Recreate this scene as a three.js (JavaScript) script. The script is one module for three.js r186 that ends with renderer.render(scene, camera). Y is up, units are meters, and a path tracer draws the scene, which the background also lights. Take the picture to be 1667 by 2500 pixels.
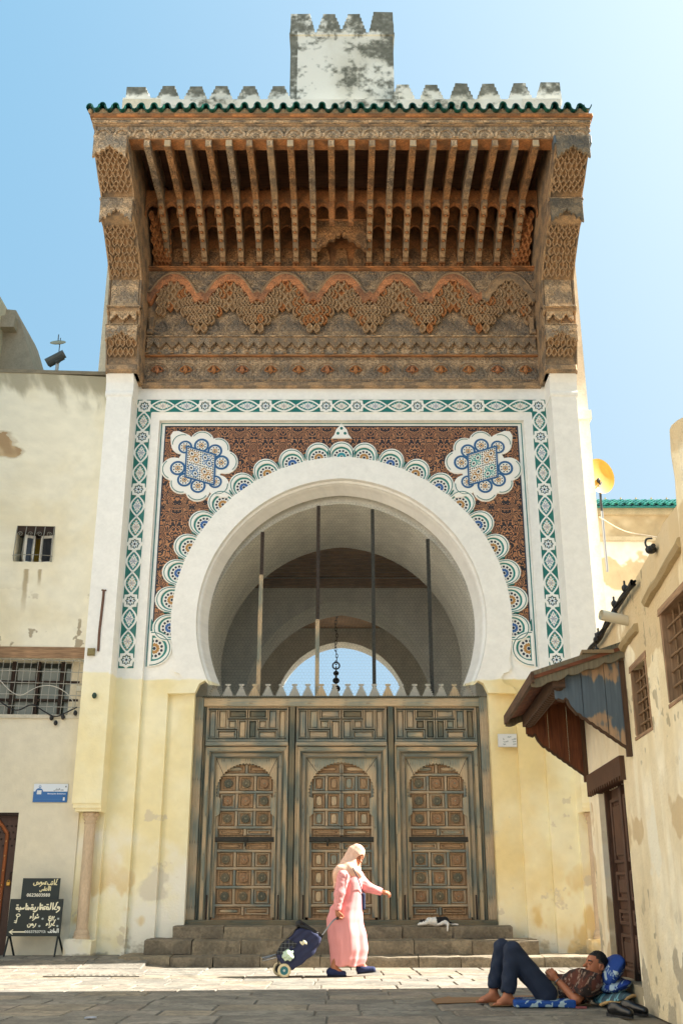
import * as THREE from 'three';
import { mergeGeometries } from 'three/addons/utils/BufferGeometryUtils.js';

// ---------- camera, sky, sun, exposure ----------
const scene = new THREE.Scene();
const camera = new THREE.PerspectiveCamera(52.06, 682 / 1024, 0.1, 2000);
const PITCH = THREE.MathUtils.degToRad(20.16);
camera.position.set(0, 0.97, 17.6);
camera.lookAt(0, 0.97 + Math.tan(PITCH), 16.6);
const EXPOSURE = 3.8;
const SUN = new THREE.Vector3(0.704, 0.66, -0.07).normalize();
const sun = new THREE.DirectionalLight(new THREE.Color(1, 0.955, 0.885), 5);
sun.position.copy(SUN).multiplyScalar(60); sun.castShadow = true;
sun.shadow.mapSize.set(4096, 4096);
Object.assign(sun.shadow.camera, { left: -25, right: 25, top: 25, bottom: -25, near: 1, far: 140 });
scene.add(sun);
{ // clear blue sky, paler towards the horizon and towards the sun
  const w = 512, h = 256, d = new Float32Array(w * h * 4), v = new THREE.Vector3();
  for (let j = 0; j < h; j++) for (let i = 0; i < w; i++) {
    const el = ((j + 0.5) / h - 0.5) * Math.PI, az = ((i + 0.5) / w - 0.5) * 2 * Math.PI;
    v.set(Math.cos(el) * Math.cos(az), Math.sin(el), Math.cos(el) * Math.sin(az));
    const g = Math.acos(Math.min(1, v.dot(SUN))), e = Math.max(0, Math.sin(el));
    const t = Math.pow(e, 0.42), glow = 1.55 * Math.exp(-Math.pow(g / 0.8, 2));
    const lo = [0.70, 0.86, 0.97], hi = [0.12, 0.47, 0.80], gc = [1.0, 0.80, 0.58];
    for (let k = 0; k < 3; k++) d[(j * w + i) * 4 + k] = (lo[k] * (1 - t) + hi[k] * t + glow * gc[k]) / EXPOSURE * 0.97;
    d[(j * w + i) * 4 + 3] = 1;
  }
  const t = new THREE.DataTexture(d, w, h, THREE.RGBAFormat, THREE.FloatType);
  t.mapping = THREE.EquirectangularReflectionMapping; t.magFilter = t.minFilter = THREE.LinearFilter; t.needsUpdate = true;
  scene.background = t; scene.environment = t;
}
const renderer = new THREE.WebGLRenderer({ antialias: true });
renderer.toneMapping = THREE.LinearToneMapping;
renderer.toneMappingExposure = EXPOSURE;
renderer.shadowMap.enabled = true;

// ---------- helpers ----------
const { PI, sin, cos, abs, min, max, sqrt, floor, pow, hypot, exp } = Math;
const V = (x, y, z) => new THREE.Vector3(x, y, z);
function rng(s) { return () => { s |= 0; s = (s + 0x6D2B79F5) | 0; let t = Math.imul(s ^ (s >>> 15), 1 | s); t = (t + Math.imul(t ^ (t >>> 7), 61 | t)) ^ t; return ((t ^ (t >>> 14)) >>> 0) / 4294967296; }; }
const rnd = rng(11), rr = (a, b) => a + (b - a) * rnd();
const lerp = (a, b, t) => a + (b - a) * t, clamp = (x, a = 0, b = 1) => min(b, max(a, x));
const smooth = (a, b, x) => { const t = clamp((x - a) / (b - a)); return t * t * (3 - 2 * t); };
// a pixel of the photograph (1667 x 2500) gives a direction; the plane z gives the distance
const CP = cos(PITCH), SP = sin(PITCH);
const ray = (px, py) => { const u = (px - 833.5) / 2560, v = (1250 - py) / 2560; return V(u, v * CP + SP, -(CP - v * SP)); };
const pt = (px, py, z) => { const d = ray(px, py), t = (z - 17.6) / d.z; return V(d.x * t, 0.97 + d.y * t, z); };
const onY = (px, py, y) => { const d = ray(px, py), t = (y - 0.97) / d.y; return V(d.x * t, y, 17.6 + d.z * t); };
const hY = (py, z) => pt(833.5, py, z).y;
const hx = (px, py, z) => pt(px, py, z).x;

function hash(x, y, s) { let h = Math.imul(x | 0, 374761393) + Math.imul(y | 0, 668265263) + Math.imul(s | 0, 1442695041); h = Math.imul(h ^ (h >>> 13), 1274126177); return ((h ^ (h >>> 16)) >>> 0) / 4294967296; }
function vn(x, y, s = 0, p = 0) {
  const xi = floor(x), yi = floor(y), fx = x - xi, fy = y - yi, u = fx * fx * (3 - 2 * fx), v = fy * fy * (3 - 2 * fy);
  const m = (a) => (p ? ((a % p) + p) % p : a), x0 = m(xi), x1 = m(xi + 1), y0 = m(yi), y1 = m(yi + 1);
  return lerp(lerp(hash(x0, y0, s), hash(x1, y0, s), u), lerp(hash(x0, y1, s), hash(x1, y1, s), u), v);
}
function fbm(x, y, o = 4, s = 0, p = 0) { let a = 0, w = 0.5, n = 0; for (let i = 0; i < o; i++) { a += w * vn(x, y, s + i * 17, p); n += w; w *= 0.5; x *= 2; y *= 2; p *= 2; } return a / n; }
function tex(w, h, fn, srgb = true, wrap = true) {
  const d = new Uint8Array(w * h * 4);
  for (let j = 0; j < h; j++) for (let i = 0; i < w; i++) {
    const c = fn((i + 0.5) / w, (j + 0.5) / h), k = (j * w + i) * 4;
    d[k] = clamp(c[0], 0, 255); d[k + 1] = clamp(c[1], 0, 255); d[k + 2] = clamp(c[2], 0, 255); d[k + 3] = c[3] === undefined ? 255 : c[3];
  }
  const t = new THREE.DataTexture(d, w, h); t.magFilter = THREE.LinearFilter; t.minFilter = THREE.LinearMipmapLinearFilter; t.generateMipmaps = true;
  if (wrap) t.wrapS = t.wrapT = THREE.RepeatWrapping;
  if (srgb) t.colorSpace = THREE.SRGBColorSpace;
  t.needsUpdate = true; return t;
}
function ctex(w, h, draw, wrap = false, srgb = true) {
  const c = document.createElement('canvas'); c.width = w; c.height = h; draw(c.getContext('2d'), w, h);
  const t = new THREE.CanvasTexture(c); if (srgb) t.colorSpace = THREE.SRGBColorSpace;
  if (wrap) t.wrapS = t.wrapT = THREE.RepeatWrapping; t.anisotropy = 4; return t;
}
const mixc = (a, b, t) => [lerp(a[0], b[0], t), lerp(a[1], b[1], t), lerp(a[2], b[2], t)];
const M = (o) => new THREE.MeshStandardMaterial({ roughness: 0.85, ...o });
const col = (r, g, b) => new THREE.Color(`rgb(${r},${g},${b})`);

// geometry
function wuv(g, s = 1, turn = false, ox = 0, oy = 0) {
  if (g.index) g = g.toNonIndexed();
  const p = g.attributes.position, n = g.attributes.normal, uv = new Float32Array(p.count * 2);
  for (let i = 0; i < p.count; i++) {
    const ax = abs(n.getX(i)), ay = abs(n.getY(i)), az = abs(n.getZ(i)); let a, b;
    if (ax > ay && ax > az) { a = p.getZ(i); b = p.getY(i); } else if (ay > az) { a = p.getX(i); b = p.getZ(i); } else { a = p.getX(i); b = p.getY(i); }
    if (turn) [a, b] = [b, a];
    uv[2 * i] = a * s + ox; uv[2 * i + 1] = b * s + oy;
  }
  g.setAttribute('uv', new THREE.BufferAttribute(uv, 2)); return g;
}
function box(x0, x1, y0, y1, z0, z1, turn = false, off = true) {
  const g = new THREE.BoxGeometry(abs(x1 - x0), abs(y1 - y0), abs(z1 - z0)); g.translate((x0 + x1) / 2, (y0 + y1) / 2, (z0 + z1) / 2);
  return wuv(g, 1, turn, off ? rnd() * 7 : 0, off ? rnd() * 7 : 0);
}
function quads(list) { // list of [a,b,c,d] corners, counter-clockwise, flat normals
  const p = [];
  for (const [a, b, c, d] of list) p.push(...a, ...b, ...c, ...a, ...c, ...d);
  const g = new THREE.BufferGeometry(); g.setAttribute('position', new THREE.Float32BufferAttribute(p, 3)); g.computeVertexNormals();
  g.setAttribute('uv', new THREE.Float32BufferAttribute(new Float32Array(p.length / 3 * 2), 2)); return g;
}
function ch(x0, x1, y0, y1, z0, z1, b = 0.01, turn = false) { // block whose front (+z) edges are chamfered
  const A = (x, y, z) => [x, y, z], zb = max(z0, z1 - b);
  const o = [A(x0, y0, z0), A(x1, y0, z0), A(x1, y1, z0), A(x0, y1, z0)], m = [A(x0, y0, zb), A(x1, y0, zb), A(x1, y1, zb), A(x0, y1, zb)];
  const f = [A(x0 + b, y0 + b, z1), A(x1 - b, y0 + b, z1), A(x1 - b, y1 - b, z1), A(x0 + b, y1 - b, z1)], q = [[f[0], f[1], f[2], f[3]], [o[1], o[0], o[3], o[2]]];
  for (let i = 0; i < 4; i++) { const j = (i + 1) % 4; q.push([o[i], o[j], m[j], m[i]], [m[i], m[j], f[j], f[i]]); }
  return wuv(quads(q), 1, turn, rnd() * 7, rnd() * 7);
}
function ext(shape, z0, z1, o = {}) {
  const { bevel = 0, seg = 12, turn = false, off = false } = o;
  const g = new THREE.ExtrudeGeometry(shape, { depth: z1 - z0 - (bevel ? bevel : 0), bevelEnabled: bevel > 0, bevelSize: bevel, bevelThickness: bevel, bevelOffset: -bevel, bevelSegments: 1, curveSegments: seg });
  g.translate(0, 0, z0); return wuv(g, 1, turn, off ? rnd() * 7 : 0, off ? rnd() * 7 : 0);
}
function poly(pts, holes = []) {
  const s = new THREE.Shape(pts.map(([x, y]) => new THREE.Vector2(x, y)));
  for (const h of holes) s.holes.push(new THREE.Path(h.map(([x, y]) => new THREE.Vector2(x, y))));
  return s;
}
function tube(pts, r, rad = 6, seg = 0, closed = false) {
  const c = new THREE.CatmullRomCurve3(pts.map((p) => (p.isVector3 ? p : V(...p))), closed, 'catmullrom', 0.5);
  return wuv(new THREE.TubeGeometry(c, seg || max(2, (pts.length - 1) * 5), r, rad, closed));
}
function rod(a, b, r0, r1 = r0, rad = 8) {
  const A = a.isVector3 ? a : V(...a), B = b.isVector3 ? b : V(...b), L = A.distanceTo(B), g = new THREE.CylinderGeometry(r1, r0, L, rad);
  g.applyQuaternion(new THREE.Quaternion().setFromUnitVectors(V(0, 1, 0), B.clone().sub(A).normalize())); g.translate(...A.clone().add(B).multiplyScalar(0.5).toArray()); return g.toNonIndexed();
}
const lathe = (prof, seg = 16) => new THREE.LatheGeometry(prof.map(([r, y]) => new THREE.Vector2(r, y)), seg).toNonIndexed();
function ball(x, y, z, rx, ry = rx, rz = rx, a = 10, b = 8) { const g = new THREE.SphereGeometry(1, a, b).toNonIndexed(); g.scale(rx, ry, rz); g.computeVertexNormals(); g.translate(x, y, z); return g; }
function mg(list) { return mergeGeometries(list.map((g) => { const h = g.index ? g.toNonIndexed() : g; for (const k of Object.keys(h.attributes)) if (!['position', 'normal', 'uv'].includes(k)) h.deleteAttribute(k); return h; })); }
function at(g, x = 0, y = 0, z = 0, ry = 0, rx = 0, rz = 0) { const h = g.clone(); if (rz) h.rotateZ(rz); if (rx) h.rotateX(rx); if (ry) h.rotateY(ry); h.translate(x, y, z); return h; }
function rough(g, amp, f = 3, s = 5) { // small unevenness, same for equal positions
  const p = g.attributes.position;
  for (let i = 0; i < p.count; i++) { const x = p.getX(i), y = p.getY(i), z = p.getZ(i);
    p.setXYZ(i, x + amp * (vn(y * f + z * 3.1, z * f, s) - 0.5) * 2, y + amp * (vn(x * f + z * 1.7, z * f + 9, s + 3) - 0.5) * 2, z + amp * (vn(x * f, y * f, s + 7) - 0.5) * 2); }
  g.computeVertexNormals(); return g;
}
// scene tree
const used = {};
function numbered(n) { const k = used[n] = (used[n] ?? -1) + 1; return k ? `${n}_${String(k).padStart(3, '0')}` : n; }
function shade(o) { o.traverse((m) => { if (m.isMesh) m.castShadow = m.receiveShadow = true; }); return o; }
function thing(name, label, category, p = [0, 0, 0], group) {
  const o = new THREE.Group(); o.name = numbered(name); o.position.set(...p); o.userData = { label, category }; if (group) o.userData.group = group; scene.add(o); return o;
}
function part(parent, name, g, m, label) {
  const o = new THREE.Mesh(g, m); o.name = name; if (label) o.userData.label = label; o.castShadow = o.receiveShadow = true; parent.add(o); return o;
}
function single(name, g, m, label, category, group) { const o = part(scene, numbered(name), g, m); o.userData = { label, category }; if (group) o.userData.group = group; return o; }
function struct(name, g, m) { const o = part(scene, name, g, m); o.userData.kind = 'structure'; return o; }
function base(g, o) { const p = o.position; g.translate(-p.x, -p.y, -p.z); return g; } // world geometry to a thing's own axes
// ---------- materials ----------
console.log('materials');
const grain = tex(512, 512, (u, v) => { // wood grain along v
  const w = fbm(u * 6, v * 2, 3, 3, 2) * 1.2, a = fbm(u * 40 + w * 2, v * 4, 3, 9, 4), b = fbm(u * 120 + w, v * 8, 2, 21, 8), k = fbm(u * 4, v * 4, 3, 31, 4);
  const c = 150 + 70 * (a - 0.5) + 55 * (b - 0.5) + 90 * (k - 0.5) + 60; return [c, c, c];
});
const grainBump = tex(512, 512, (u, v) => { const w = fbm(u * 6, v * 2, 3, 3, 2) * 1.2, c = 255 * (0.5 * fbm(u * 40 + w * 2, v * 4, 3, 9, 4) + 0.5 * fbm(u * 120 + w, v * 8, 2, 21, 8)); return [c, c, c]; }, false);
// weathered wood: warm brown where dry, green grey where the surface is worn
const oldWood = tex(1024, 1024, (u, v) => {
  const w = fbm(u * 6, v * 2, 3, 3, 2), a = fbm(u * 60 + w * 2, v * 3, 3, 9, 3), b = fbm(u * 200, v * 8, 2, 21, 8), k = fbm(u * 4, v * 2, 4, 41, 2), q = fbm(u * 16, v * 16, 3, 77, 16);
  let c = mixc([184, 162, 132], [116, 122, 114], smooth(0.36, 0.7, k * 0.6 + a * 0.4)); c = mixc(c, [70, 60, 50], 0.6 * smooth(0.62, 0.9, b * 0.6 + q * 0.4));
  const m = 0.84 + 0.32 * a; return [c[0] * m, c[1] * m, c[2] * m];
});
const fine = tex(256, 256, (u, v) => { const c = 255 * fbm(u * 32, v * 32, 4, 2, 32); return [c, c, c]; }, false);
const blotch = tex(512, 512, (u, v) => { const a = fbm(u * 5, v * 5, 5, 50, 5), b = fbm(u * 40, v * 40, 3, 60, 40), c = 238 + 36 * (a - 0.5) + 26 * (b - 0.5); return [c, c * 0.995, c * 0.985]; });
const plasterBump = tex(512, 512, (u, v) => { const c = 255 * (0.6 * fbm(u * 12, v * 12, 4, 70, 12) + 0.4 * fbm(u * 60, v * 60, 3, 80, 60)); return [c, c, c]; }, false);
function rep(t, x, y = x) { const c = t.clone(); c.repeat.set(x, y); c.needsUpdate = true; return c; }
const wood = (r, g, b, o = {}) => M({ color: col(r, g, b), map: grain, bumpMap: grainBump, bumpScale: 0.003, roughness: 0.8, ...o });
const W = {
  grey: M({ map: oldWood, bumpMap: grainBump, bumpScale: 0.004, roughness: 0.82 }),
  greyDark: M({ map: oldWood, color: col(176, 180, 174), bumpMap: grainBump, bumpScale: 0.004, roughness: 0.82 }),
  greyLight: M({ map: oldWood, color: new THREE.Color(1.22, 1.18, 1.1), bumpMap: grainBump, bumpScale: 0.003, roughness: 0.82 }),
  warm: wood(196, 160, 120), tan: wood(190, 150, 112), brown: wood(150, 92, 54), orange: wood(196, 112, 60), dark: wood(66, 48, 36), iron: M({ color: col(62, 60, 54), roughness: 0.7, metalness: 0.35, map: blotch }),
};
const plain = (r, g, b, o = {}) => M({ color: col(r, g, b), map: blotch, bumpMap: plasterBump, bumpScale: 0.004, roughness: 0.92, ...o });
const white = plain(255, 252, 240), whiteTrim = M({ color: col(250, 248, 241), roughness: 0.8, bumpMap: plasterBump, bumpScale: 0.002 });
const metal = M({ color: col(150, 150, 150), metalness: 0.9, roughness: 0.35 }), black = M({ color: col(28, 27, 28), roughness: 0.6 }), cable = M({ color: col(30, 30, 31), roughness: 0.55 });

// facade plaster, mapped over x -4.7..4.7, y 0..10.8
const FX = 9.4, FY = 10.8;
const facadeTex = tex(1024, 1176, (u, v) => {
  const x = u * FX - 4.7, y = v * FY;
  const n1 = fbm(x * 1.3, y * 1.3, 5, 101), n2 = fbm(x * 9, y * 9, 4, 102), n3 = fbm(x * 0.5, y * 0.5, 3, 103), n4 = fbm(x * 30, y * 30, 2, 104);
  let c = [250, 248, 241]; const dm = 1 + 0.05 * (n1 - 0.5) + 0.05 * (n2 - 0.5) + 0.03 * (n4 - 0.5); c = c.map((k) => k * dm);
  const edge = 4.43 + 0.05 * (n1 - 0.5) + 0.03 * (n2 - 0.5) + (abs(x) > 3.7 ? 0.03 : 0);
  let yel = mixc([252, 242, 204], [247, 232, 182], smooth(0.35, 0.7, n1)); if (x > 2) yel = mixc(yel, [226, 190, 116], 0.4 * smooth(0.3, 0.6, n3 * 0.5 + n1 * 0.5));
  yel = yel.map((k) => k * (1 + 0.05 * (n2 - 0.5)));
  c = mixc(c, yel, smooth(edge + 0.02, edge - 0.02, y));
  if (y < 2.6) { // salts have bleached the paint in clouds, flakes lost near the ground
    const salt = smooth(0.54, 0.78, fbm(x * 1.1 + 3, y * 0.8, 5, 107) + 0.16 * smooth(2.4, 1.0, y) - 0.26 * smooth(1.7, 2.5, y) - (x > 2 ? 0.02 : 0) + 0.1 * (n2 - 0.5));
    c = mixc(c, [247, 242, 228], 0.85 * salt);
    const och = smooth(0.58, 0.68, fbm(x * 2.2 + 8, y * 1.6, 4, 109)) * smooth(1.9, 0.7, y); c = mixc(c, [220, 180, 104], 0.6 * och);
    const hole = 0.8 * smooth(0.71, 0.79, 0.12 * (n4 - 0.5) + fbm(x * 4.1, y * 4.1, 5, 111) + 0.1 * smooth(0.6, 0.2, y)); c = mixc(c, [222, 208, 178], hole);
    const px = (x + 3.03) / 0.2, py = (y - 1.12) / 0.24, pp = 0.8 * smooth(1.15, 0.8, 0.5 * (n2 - 0.5) + hypot(px, py) + 1.0 * (fbm(x * 7, y * 7, 3, 113) - 0.5)); c = mixc(c, [224, 214, 192], pp);
    c = mixc(c, [150, 140, 118], 0.6 * smooth(0.55, 0.75, 0.15 * (n4 - 0.5) + fbm(x * 4, y * 8, 4, 117)) * smooth(0.5, 0.12, y));
  }
  return c;
}, true, false);
const facade = M({ map: facadeTex, bumpMap: rep(plasterBump, 6, 7), bumpScale: 0.006, roughness: 0.9 });
function fuv(g) { // facade uv from the front position
  if (g.index) g = g.toNonIndexed(); const p = g.attributes.position, uv = new Float32Array(p.count * 2);
  for (let i = 0; i < p.count; i++) { uv[2 * i] = (p.getX(i) + p.getZ(i) * 0.3 + 4.7) / FX; uv[2 * i + 1] = p.getY(i) / FY; }
  g.setAttribute('uv', new THREE.BufferAttribute(uv, 2)); return g;
}
// grey weathered roof plaster with black lichen
const lichenTex = tex(1024, 512, (u, v) => {
  const x = u * 9.6 - 4.8, y = v * 4 + 15.6, n1 = fbm(x * 1.2, y * 1.2, 5, 201), n2 = fbm(x * 5, y * 5, 4, 202), n3 = fbm(x * 14, y * 14, 3, 203);
  let c = mixc([238, 234, 220], [214, 208, 190], smooth(0.35, 0.7, n1)); const inTower = abs(x) < 1.12;
  const top = inTower ? smooth(18.72, 18.95, y) * 0.2 + 0.09 * smooth(0.3, 1.1, abs(x)) + (x > 0.2 ? 0.05 : 0) : 0.2 * smooth(16.8, 17.15, y) + (x < 0 ? 0.03 : 0);
  const l = smooth(0.53, 0.72, 0.42 * n1 + 0.38 * n2 + 0.2 * n3 + top); c = mixc(c, [86, 86, 74], l * (0.55 + 0.4 * n3)); return c;
}, true, false);
const lichen = M({ map: lichenTex, bumpMap: rep(plasterBump, 5, 2), bumpScale: 0.01, roughness: 0.95 });
function luv(g) { if (g.index) g = g.toNonIndexed(); const p = g.attributes.position, uv = new Float32Array(p.count * 2); for (let i = 0; i < p.count; i++) { uv[2 * i] = (p.getX(i) + p.getZ(i) * 0.4 + 4.8) / 9.6; uv[2 * i + 1] = (p.getY(i) - 15.6) / 4; } g.setAttribute('uv', new THREE.BufferAttribute(uv, 2)); return g; }

// carved scrollwork in mirrored halves
const carveBump = tex(512, 512, (u, v) => { const x = u * 2, y = v * 2, f = abs((((x + (floor(y) % 2) * 0.5) % 1) + 1) % 1 - 0.5) * 2, g = y % 1, n = fbm(f * 2.4 + 3, g * 4, 3, 911), d = hypot(f - 0.5, (g - 0.5) * 1.3), c = 255 * smooth(-0.5, 0.4, sin(n * 44 + d * 22) + 0.3 * sin(n * 80 + f * 20)); return [c, c, c]; }, false);
const carveTex = tex(512, 512, (u, v) => { const a = fbm(u * 5, v * 5, 5, 250, 5), b = fbm(u * 50, v * 50, 3, 260, 50); const c = mixc([182, 154, 122], [132, 118, 102], smooth(0.38, 0.66, a)); const m = 0.8 + 0.4 * b; return [c[0] * m, c[1] * m, c[2] * m]; });
const carved = M({ map: carveTex, bumpMap: carveBump, bumpScale: 0.03, roughness: 0.9 });
const carvedPale = M({ map: carveTex, color: new THREE.Color(1.45, 1.42, 1.36), bumpMap: carveBump, bumpScale: 0.03, roughness: 0.9 });
const carvedWarm = M({ map: carveTex, color: new THREE.Color(1.0, 0.72, 0.48), bumpMap: carveBump, bumpScale: 0.03, roughness: 0.9 });
const cWood = M({ map: carveTex, color: new THREE.Color(0.92, 0.86, 0.78), bumpMap: grainBump, bumpScale: 0.004, roughness: 0.88 });
const cWarm = M({ map: carveTex, color: new THREE.Color(1.0, 0.6, 0.34), bumpMap: grainBump, bumpScale: 0.004, roughness: 0.85 });
const cPink = M({ map: carveTex, color: new THREE.Color(1.35, 0.82, 0.6), bumpMap: carveBump, bumpScale: 0.008, roughness: 0.9 });
const cGrey = M({ map: carveTex, color: new THREE.Color(0.62, 0.68, 0.72), bumpMap: carveBump, bumpScale: 0.012, roughness: 0.85 });
// ---------- gatehouse: masonry ----------
console.log('gatehouse');
function arc(rs, yc, yTop, yEnd, n = 40) { // slightly pointed horseshoe, left foot over the top to the right foot
  const e = ((yTop - yc) ** 2 - rs * rs) / (2 * rs), r = rs + e, a0 = PI + Math.asin(clamp((yc - yEnd) / r, -1, 1)), a1 = Math.acos(-e / r), L = [];
  for (let i = 0; i <= n; i++) { const a = lerp(a0, a1, i / n); L.push([e + r * cos(a), yc + r * sin(a)]); }
  L[n][0] = 0; return [...L, ...L.slice(0, n).reverse().map(([x, y]) => [-x, y])];
}
const gate = thing('gatehouse', 'tall white and yellow plastered gatehouse with tiled horseshoe arch and small battlemented tower', 'gatehouse');
const ringIn = arc(2.51, 5.5, 8.1, 4.34), ringOut = arc(2.945, 5.5, 8.525, 4.76);
const mir = (l) => l.map(([x, y]) => [-x, y]).reverse();
{
  const L0 = poly([[-3.8, 0], [-3.36, 0], [-3.36, 9.24], [3.36, 9.24], [3.36, 0], [3.8, 0], [3.8, 9.93], [-3.8, 9.93]]);
  part(gate, 'outer_frame', fuv(ext(L0, -0.3, 0)), facade);
  const hole = arc(2.75, 5.5, 8.3, 4.3);
  const L1 = poly([[-3.36, 0], [-2.93, 0], [-2.93, 4.3], ...hole, [2.93, 4.3], [2.93, 0], [3.36, 0], [3.36, 9.24], [-3.36, 9.24]].map(([x, y]) => [x * 0.9995, y]));
  part(gate, 'inner_frame', fuv(ext(L1, -0.32, -0.1)), facade);
  for (const s of [-1, 1]) part(gate, 'door_jamb', fuv(box(s * 2.49, s * 2.929, 0, 4.21, -0.7, -0.2)), facade);
  const foot = [[-2.31, 4.41], [-2.4, 4.36], [-2.47, 4.2], [-2.94, 4.19], [-2.94, 4.24], [-2.9, 4.3], [-2.8, 4.33], [-2.72, 4.4], [-2.7, 4.47], [-2.75, 4.53], [-2.84, 4.56], [-2.89, 4.64]];
  const ring = poly([...foot, ...ringOut, ...mir(foot), ...ringIn.slice().reverse()]);
  part(gate, 'arch_ring', fuv(ext(ring, -0.2, -0.045, { seg: 4 })), facade);
  // moulded soffit of the arch, and the vault behind it
  const prof = [[0, -0.05], [0.015, -0.13], [0.05, -0.16], [0.045, -0.2], [0.065, -0.24], [0.09, -0.34], [0.11, -0.52]], A = ringIn, q = [];
  const off = (i, d) => { const a = A[max(0, i - 1)], b = A[min(A.length - 1, i + 1)], tx = b[0] - a[0], ty = b[1] - a[1], l = hypot(tx, ty); return [A[i][0] + ty / l * d, A[i][1] - tx / l * d]; };
  for (let i = 0; i < A.length - 1; i++) for (let k = 0; k < prof.length - 1; k++) {
    const P = (ii, kk) => [...off(ii, prof[kk][0] * (kk === 6 ? 1.4 : 1)), prof[kk][1]]; q.push([P(i, k), P(i, k + 1), P(i + 1, k + 1), P(i + 1, k)]);
  }
  part(gate, 'arch_moulding', fuv(quads(q)), facade);
  // passage behind: vault, two rooms with arched cross walls
  const hall = plain(244, 242, 230), ins = arc(2.42, 5.3, 7.85, 4.7, 28);
  const slab = (z0, z1, a, X, Y) => ext(poly([[-X, 0], [a[0][0], 0], ...a, [a[a.length - 1][0], 0], [X, 0], [X, Y], [-X, Y]]), z0, z1);
  part(gate, 'vault', slab(-3.3, -0.69, ins, 4.4, 9.4), hall);
  part(gate, 'cross_wall', slab(-7.8, -6.4, arc(2.22, 5.1, 7.55, 4.2, 28), 4.4, 9.4), hall);
  part(gate, 'back_wall', slab(-13.2, -12.4, arc(1.9, 5.95, 7.95, 5.0, 28), 4.4, 9.4), hall);
  for (const s of [-1, 1]) { part(gate, 'hall_wall', box(s * 3.6, s * 4.4, 0, 9.4, -6.4, -3.3), hall); part(gate, 'hall_wall', box(s * 3.4, s * 4.4, 0, 9.4, -12.4, -7.8), hall); }
  part(gate, 'hall_ceiling', box(-3.6, 3.6, 8.2, 8.4, -6.4, -3.3), W.tan); part(gate, 'hall_ceiling', box(-3.4, 3.4, 8.35, 8.55, -12.4, -7.8), W.tan);
  for (let i = 0; i < 9; i++) part(gate, 'ceiling_beam', box(-3.6, 3.6, 8.06, 8.2, -6.2 + i * 0.34, -6.1 + i * 0.34, true), W.tan);
  part(gate, 'cornice', box(-3.6, 3.6, 7.86, 8.06, -6.4, -6.28, true), W.tan);
  for (const s of [-1, 1]) { const g = at(box(-0.5, 0.5, -0.9, 0.9, -0.03, 0.03), 0, 0, 0, -s * 1.2); part(gate, 'shutter', at(g, s * 2.2, 4.9, -9.2), W.brown); for (const d of [-0.35, 0.1]) part(gate, 'shutter_brace', rod([s * 2.2 - 0.12, 4.3 + d, -8.95], [s * 2.2 + 0.05, 4.9 + d, -8.8], 0.035), W.dark); }
  part(gate, 'floor', box(-4.4, 4.4, 0.2, 0.5, -13.2, -0.5), plain(150, 140, 120));
  // body
  const body = plain(244, 238, 222);
  for (const s of [-1, 1]) {
    part(gate, 'side_wall', box(s * 3.801, s * 4.6, 0, 16.74, -13.2, -0.12), s < 0 ? plain(243, 232, 205) : body);
    part(gate, 'string_course', box(s * 4.26, s * 4.64, 9.3, 9.48, -0.6, -0.06), body);
  }
  part(gate, 'canopy_wall', luv(box(-3.8, 3.8, 9.94, 16.74, -0.6, -0.13)), lichen);
  part(gate, 'roof', box(-3.8, 3.8, 16.4, 16.7, -13.2, -0.6), body); part(gate, 'back_upper_wall', box(-4.4, 4.4, 9.4, 16.4, -13.2, -12.9), body);
  part(gate, 'side_parapet', luv(box(-4.6, -3.8, 16.74, 16.78, -0.6, -0.13)), lichen); part(gate, 'side_parapet', luv(box(3.8, 4.6, 16.74, 16.78, -0.6, -0.13)), lichen);
  // pilasters with abacus, pier and engaged column
  for (const s of [-1, 1]) {
    part(gate, 'pilaster', fuv(box(s * 3.8, s * 4.26, 2.36, 9.5, -0.2, 0.45)), facade);
    const cap = poly([[0, 9.5], [0.45, 9.5], [0.47, 9.53], [0.47, 9.58], [0.45, 9.62], [0.46, 9.78], [0.53, 9.93], [0, 9.93]]), g = ext(cap, 0, 0.5); g.rotateY(-PI / 2); g.translate(s > 0 ? 4.285 : -3.785, 0, 0);
    part(gate, 'pilaster_cap', fuv(g), facade);
    part(gate, 'abacus', fuv(mg([box(s * 3.799, s * 4.24, 2.29, 2.36, -0.2, 0.43), box(s * 3.7995, s * 4.21, 2.24, 2.29, -0.2, 0.4)])), facade);
    part(gate, 'pier', fuv(box(s * 3.8, s * 4.22, 0, 2.24, -0.2, 0.1)), facade);
    const stone = plain(226, 200, 168, { bumpScale: 0.01 });
    const colm = part(gate, 'column', at(lathe([[0.088, 0.5], [0.089, 1.2], [0.084, 2.06]], 20), s * 3.99, 0, 0.24), stone);
    part(colm, 'base', at(lathe([[0.13, 0.36], [0.13, 0.4], [0.115, 0.42], [0.12, 0.44], [0.095, 0.5]], 20), s * 3.99, 0, 0.24), stone);
    const capital = [lathe([[0.085, 2.06], [0.1, 2.075], [0.085, 2.09], [0.09, 2.12], [0.105, 2.2], [0.12, 2.24], [0, 2.24]], 20)];
    for (let k = 0; k < 8; k++) { const a = k * PI / 4 + 0.39; capital.push(ball(0.1 * cos(a), 2.205, 0.1 * sin(a), 0.036, 0.034, 0.036, 7, 6), ball(0.088 * cos(a + 0.39), 2.14, 0.088 * sin(a + 0.39), 0.024, 0.034, 0.024, 6, 5)); }
    part(colm, 'capital', at(mg(capital.map((g) => { g.deleteAttribute('uv'); g.setAttribute('uv', new THREE.Float32BufferAttribute(new Float32Array(g.attributes.position.count * 2), 2)); return g; })), s * 3.99, 0, 0.24), stone);
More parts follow.
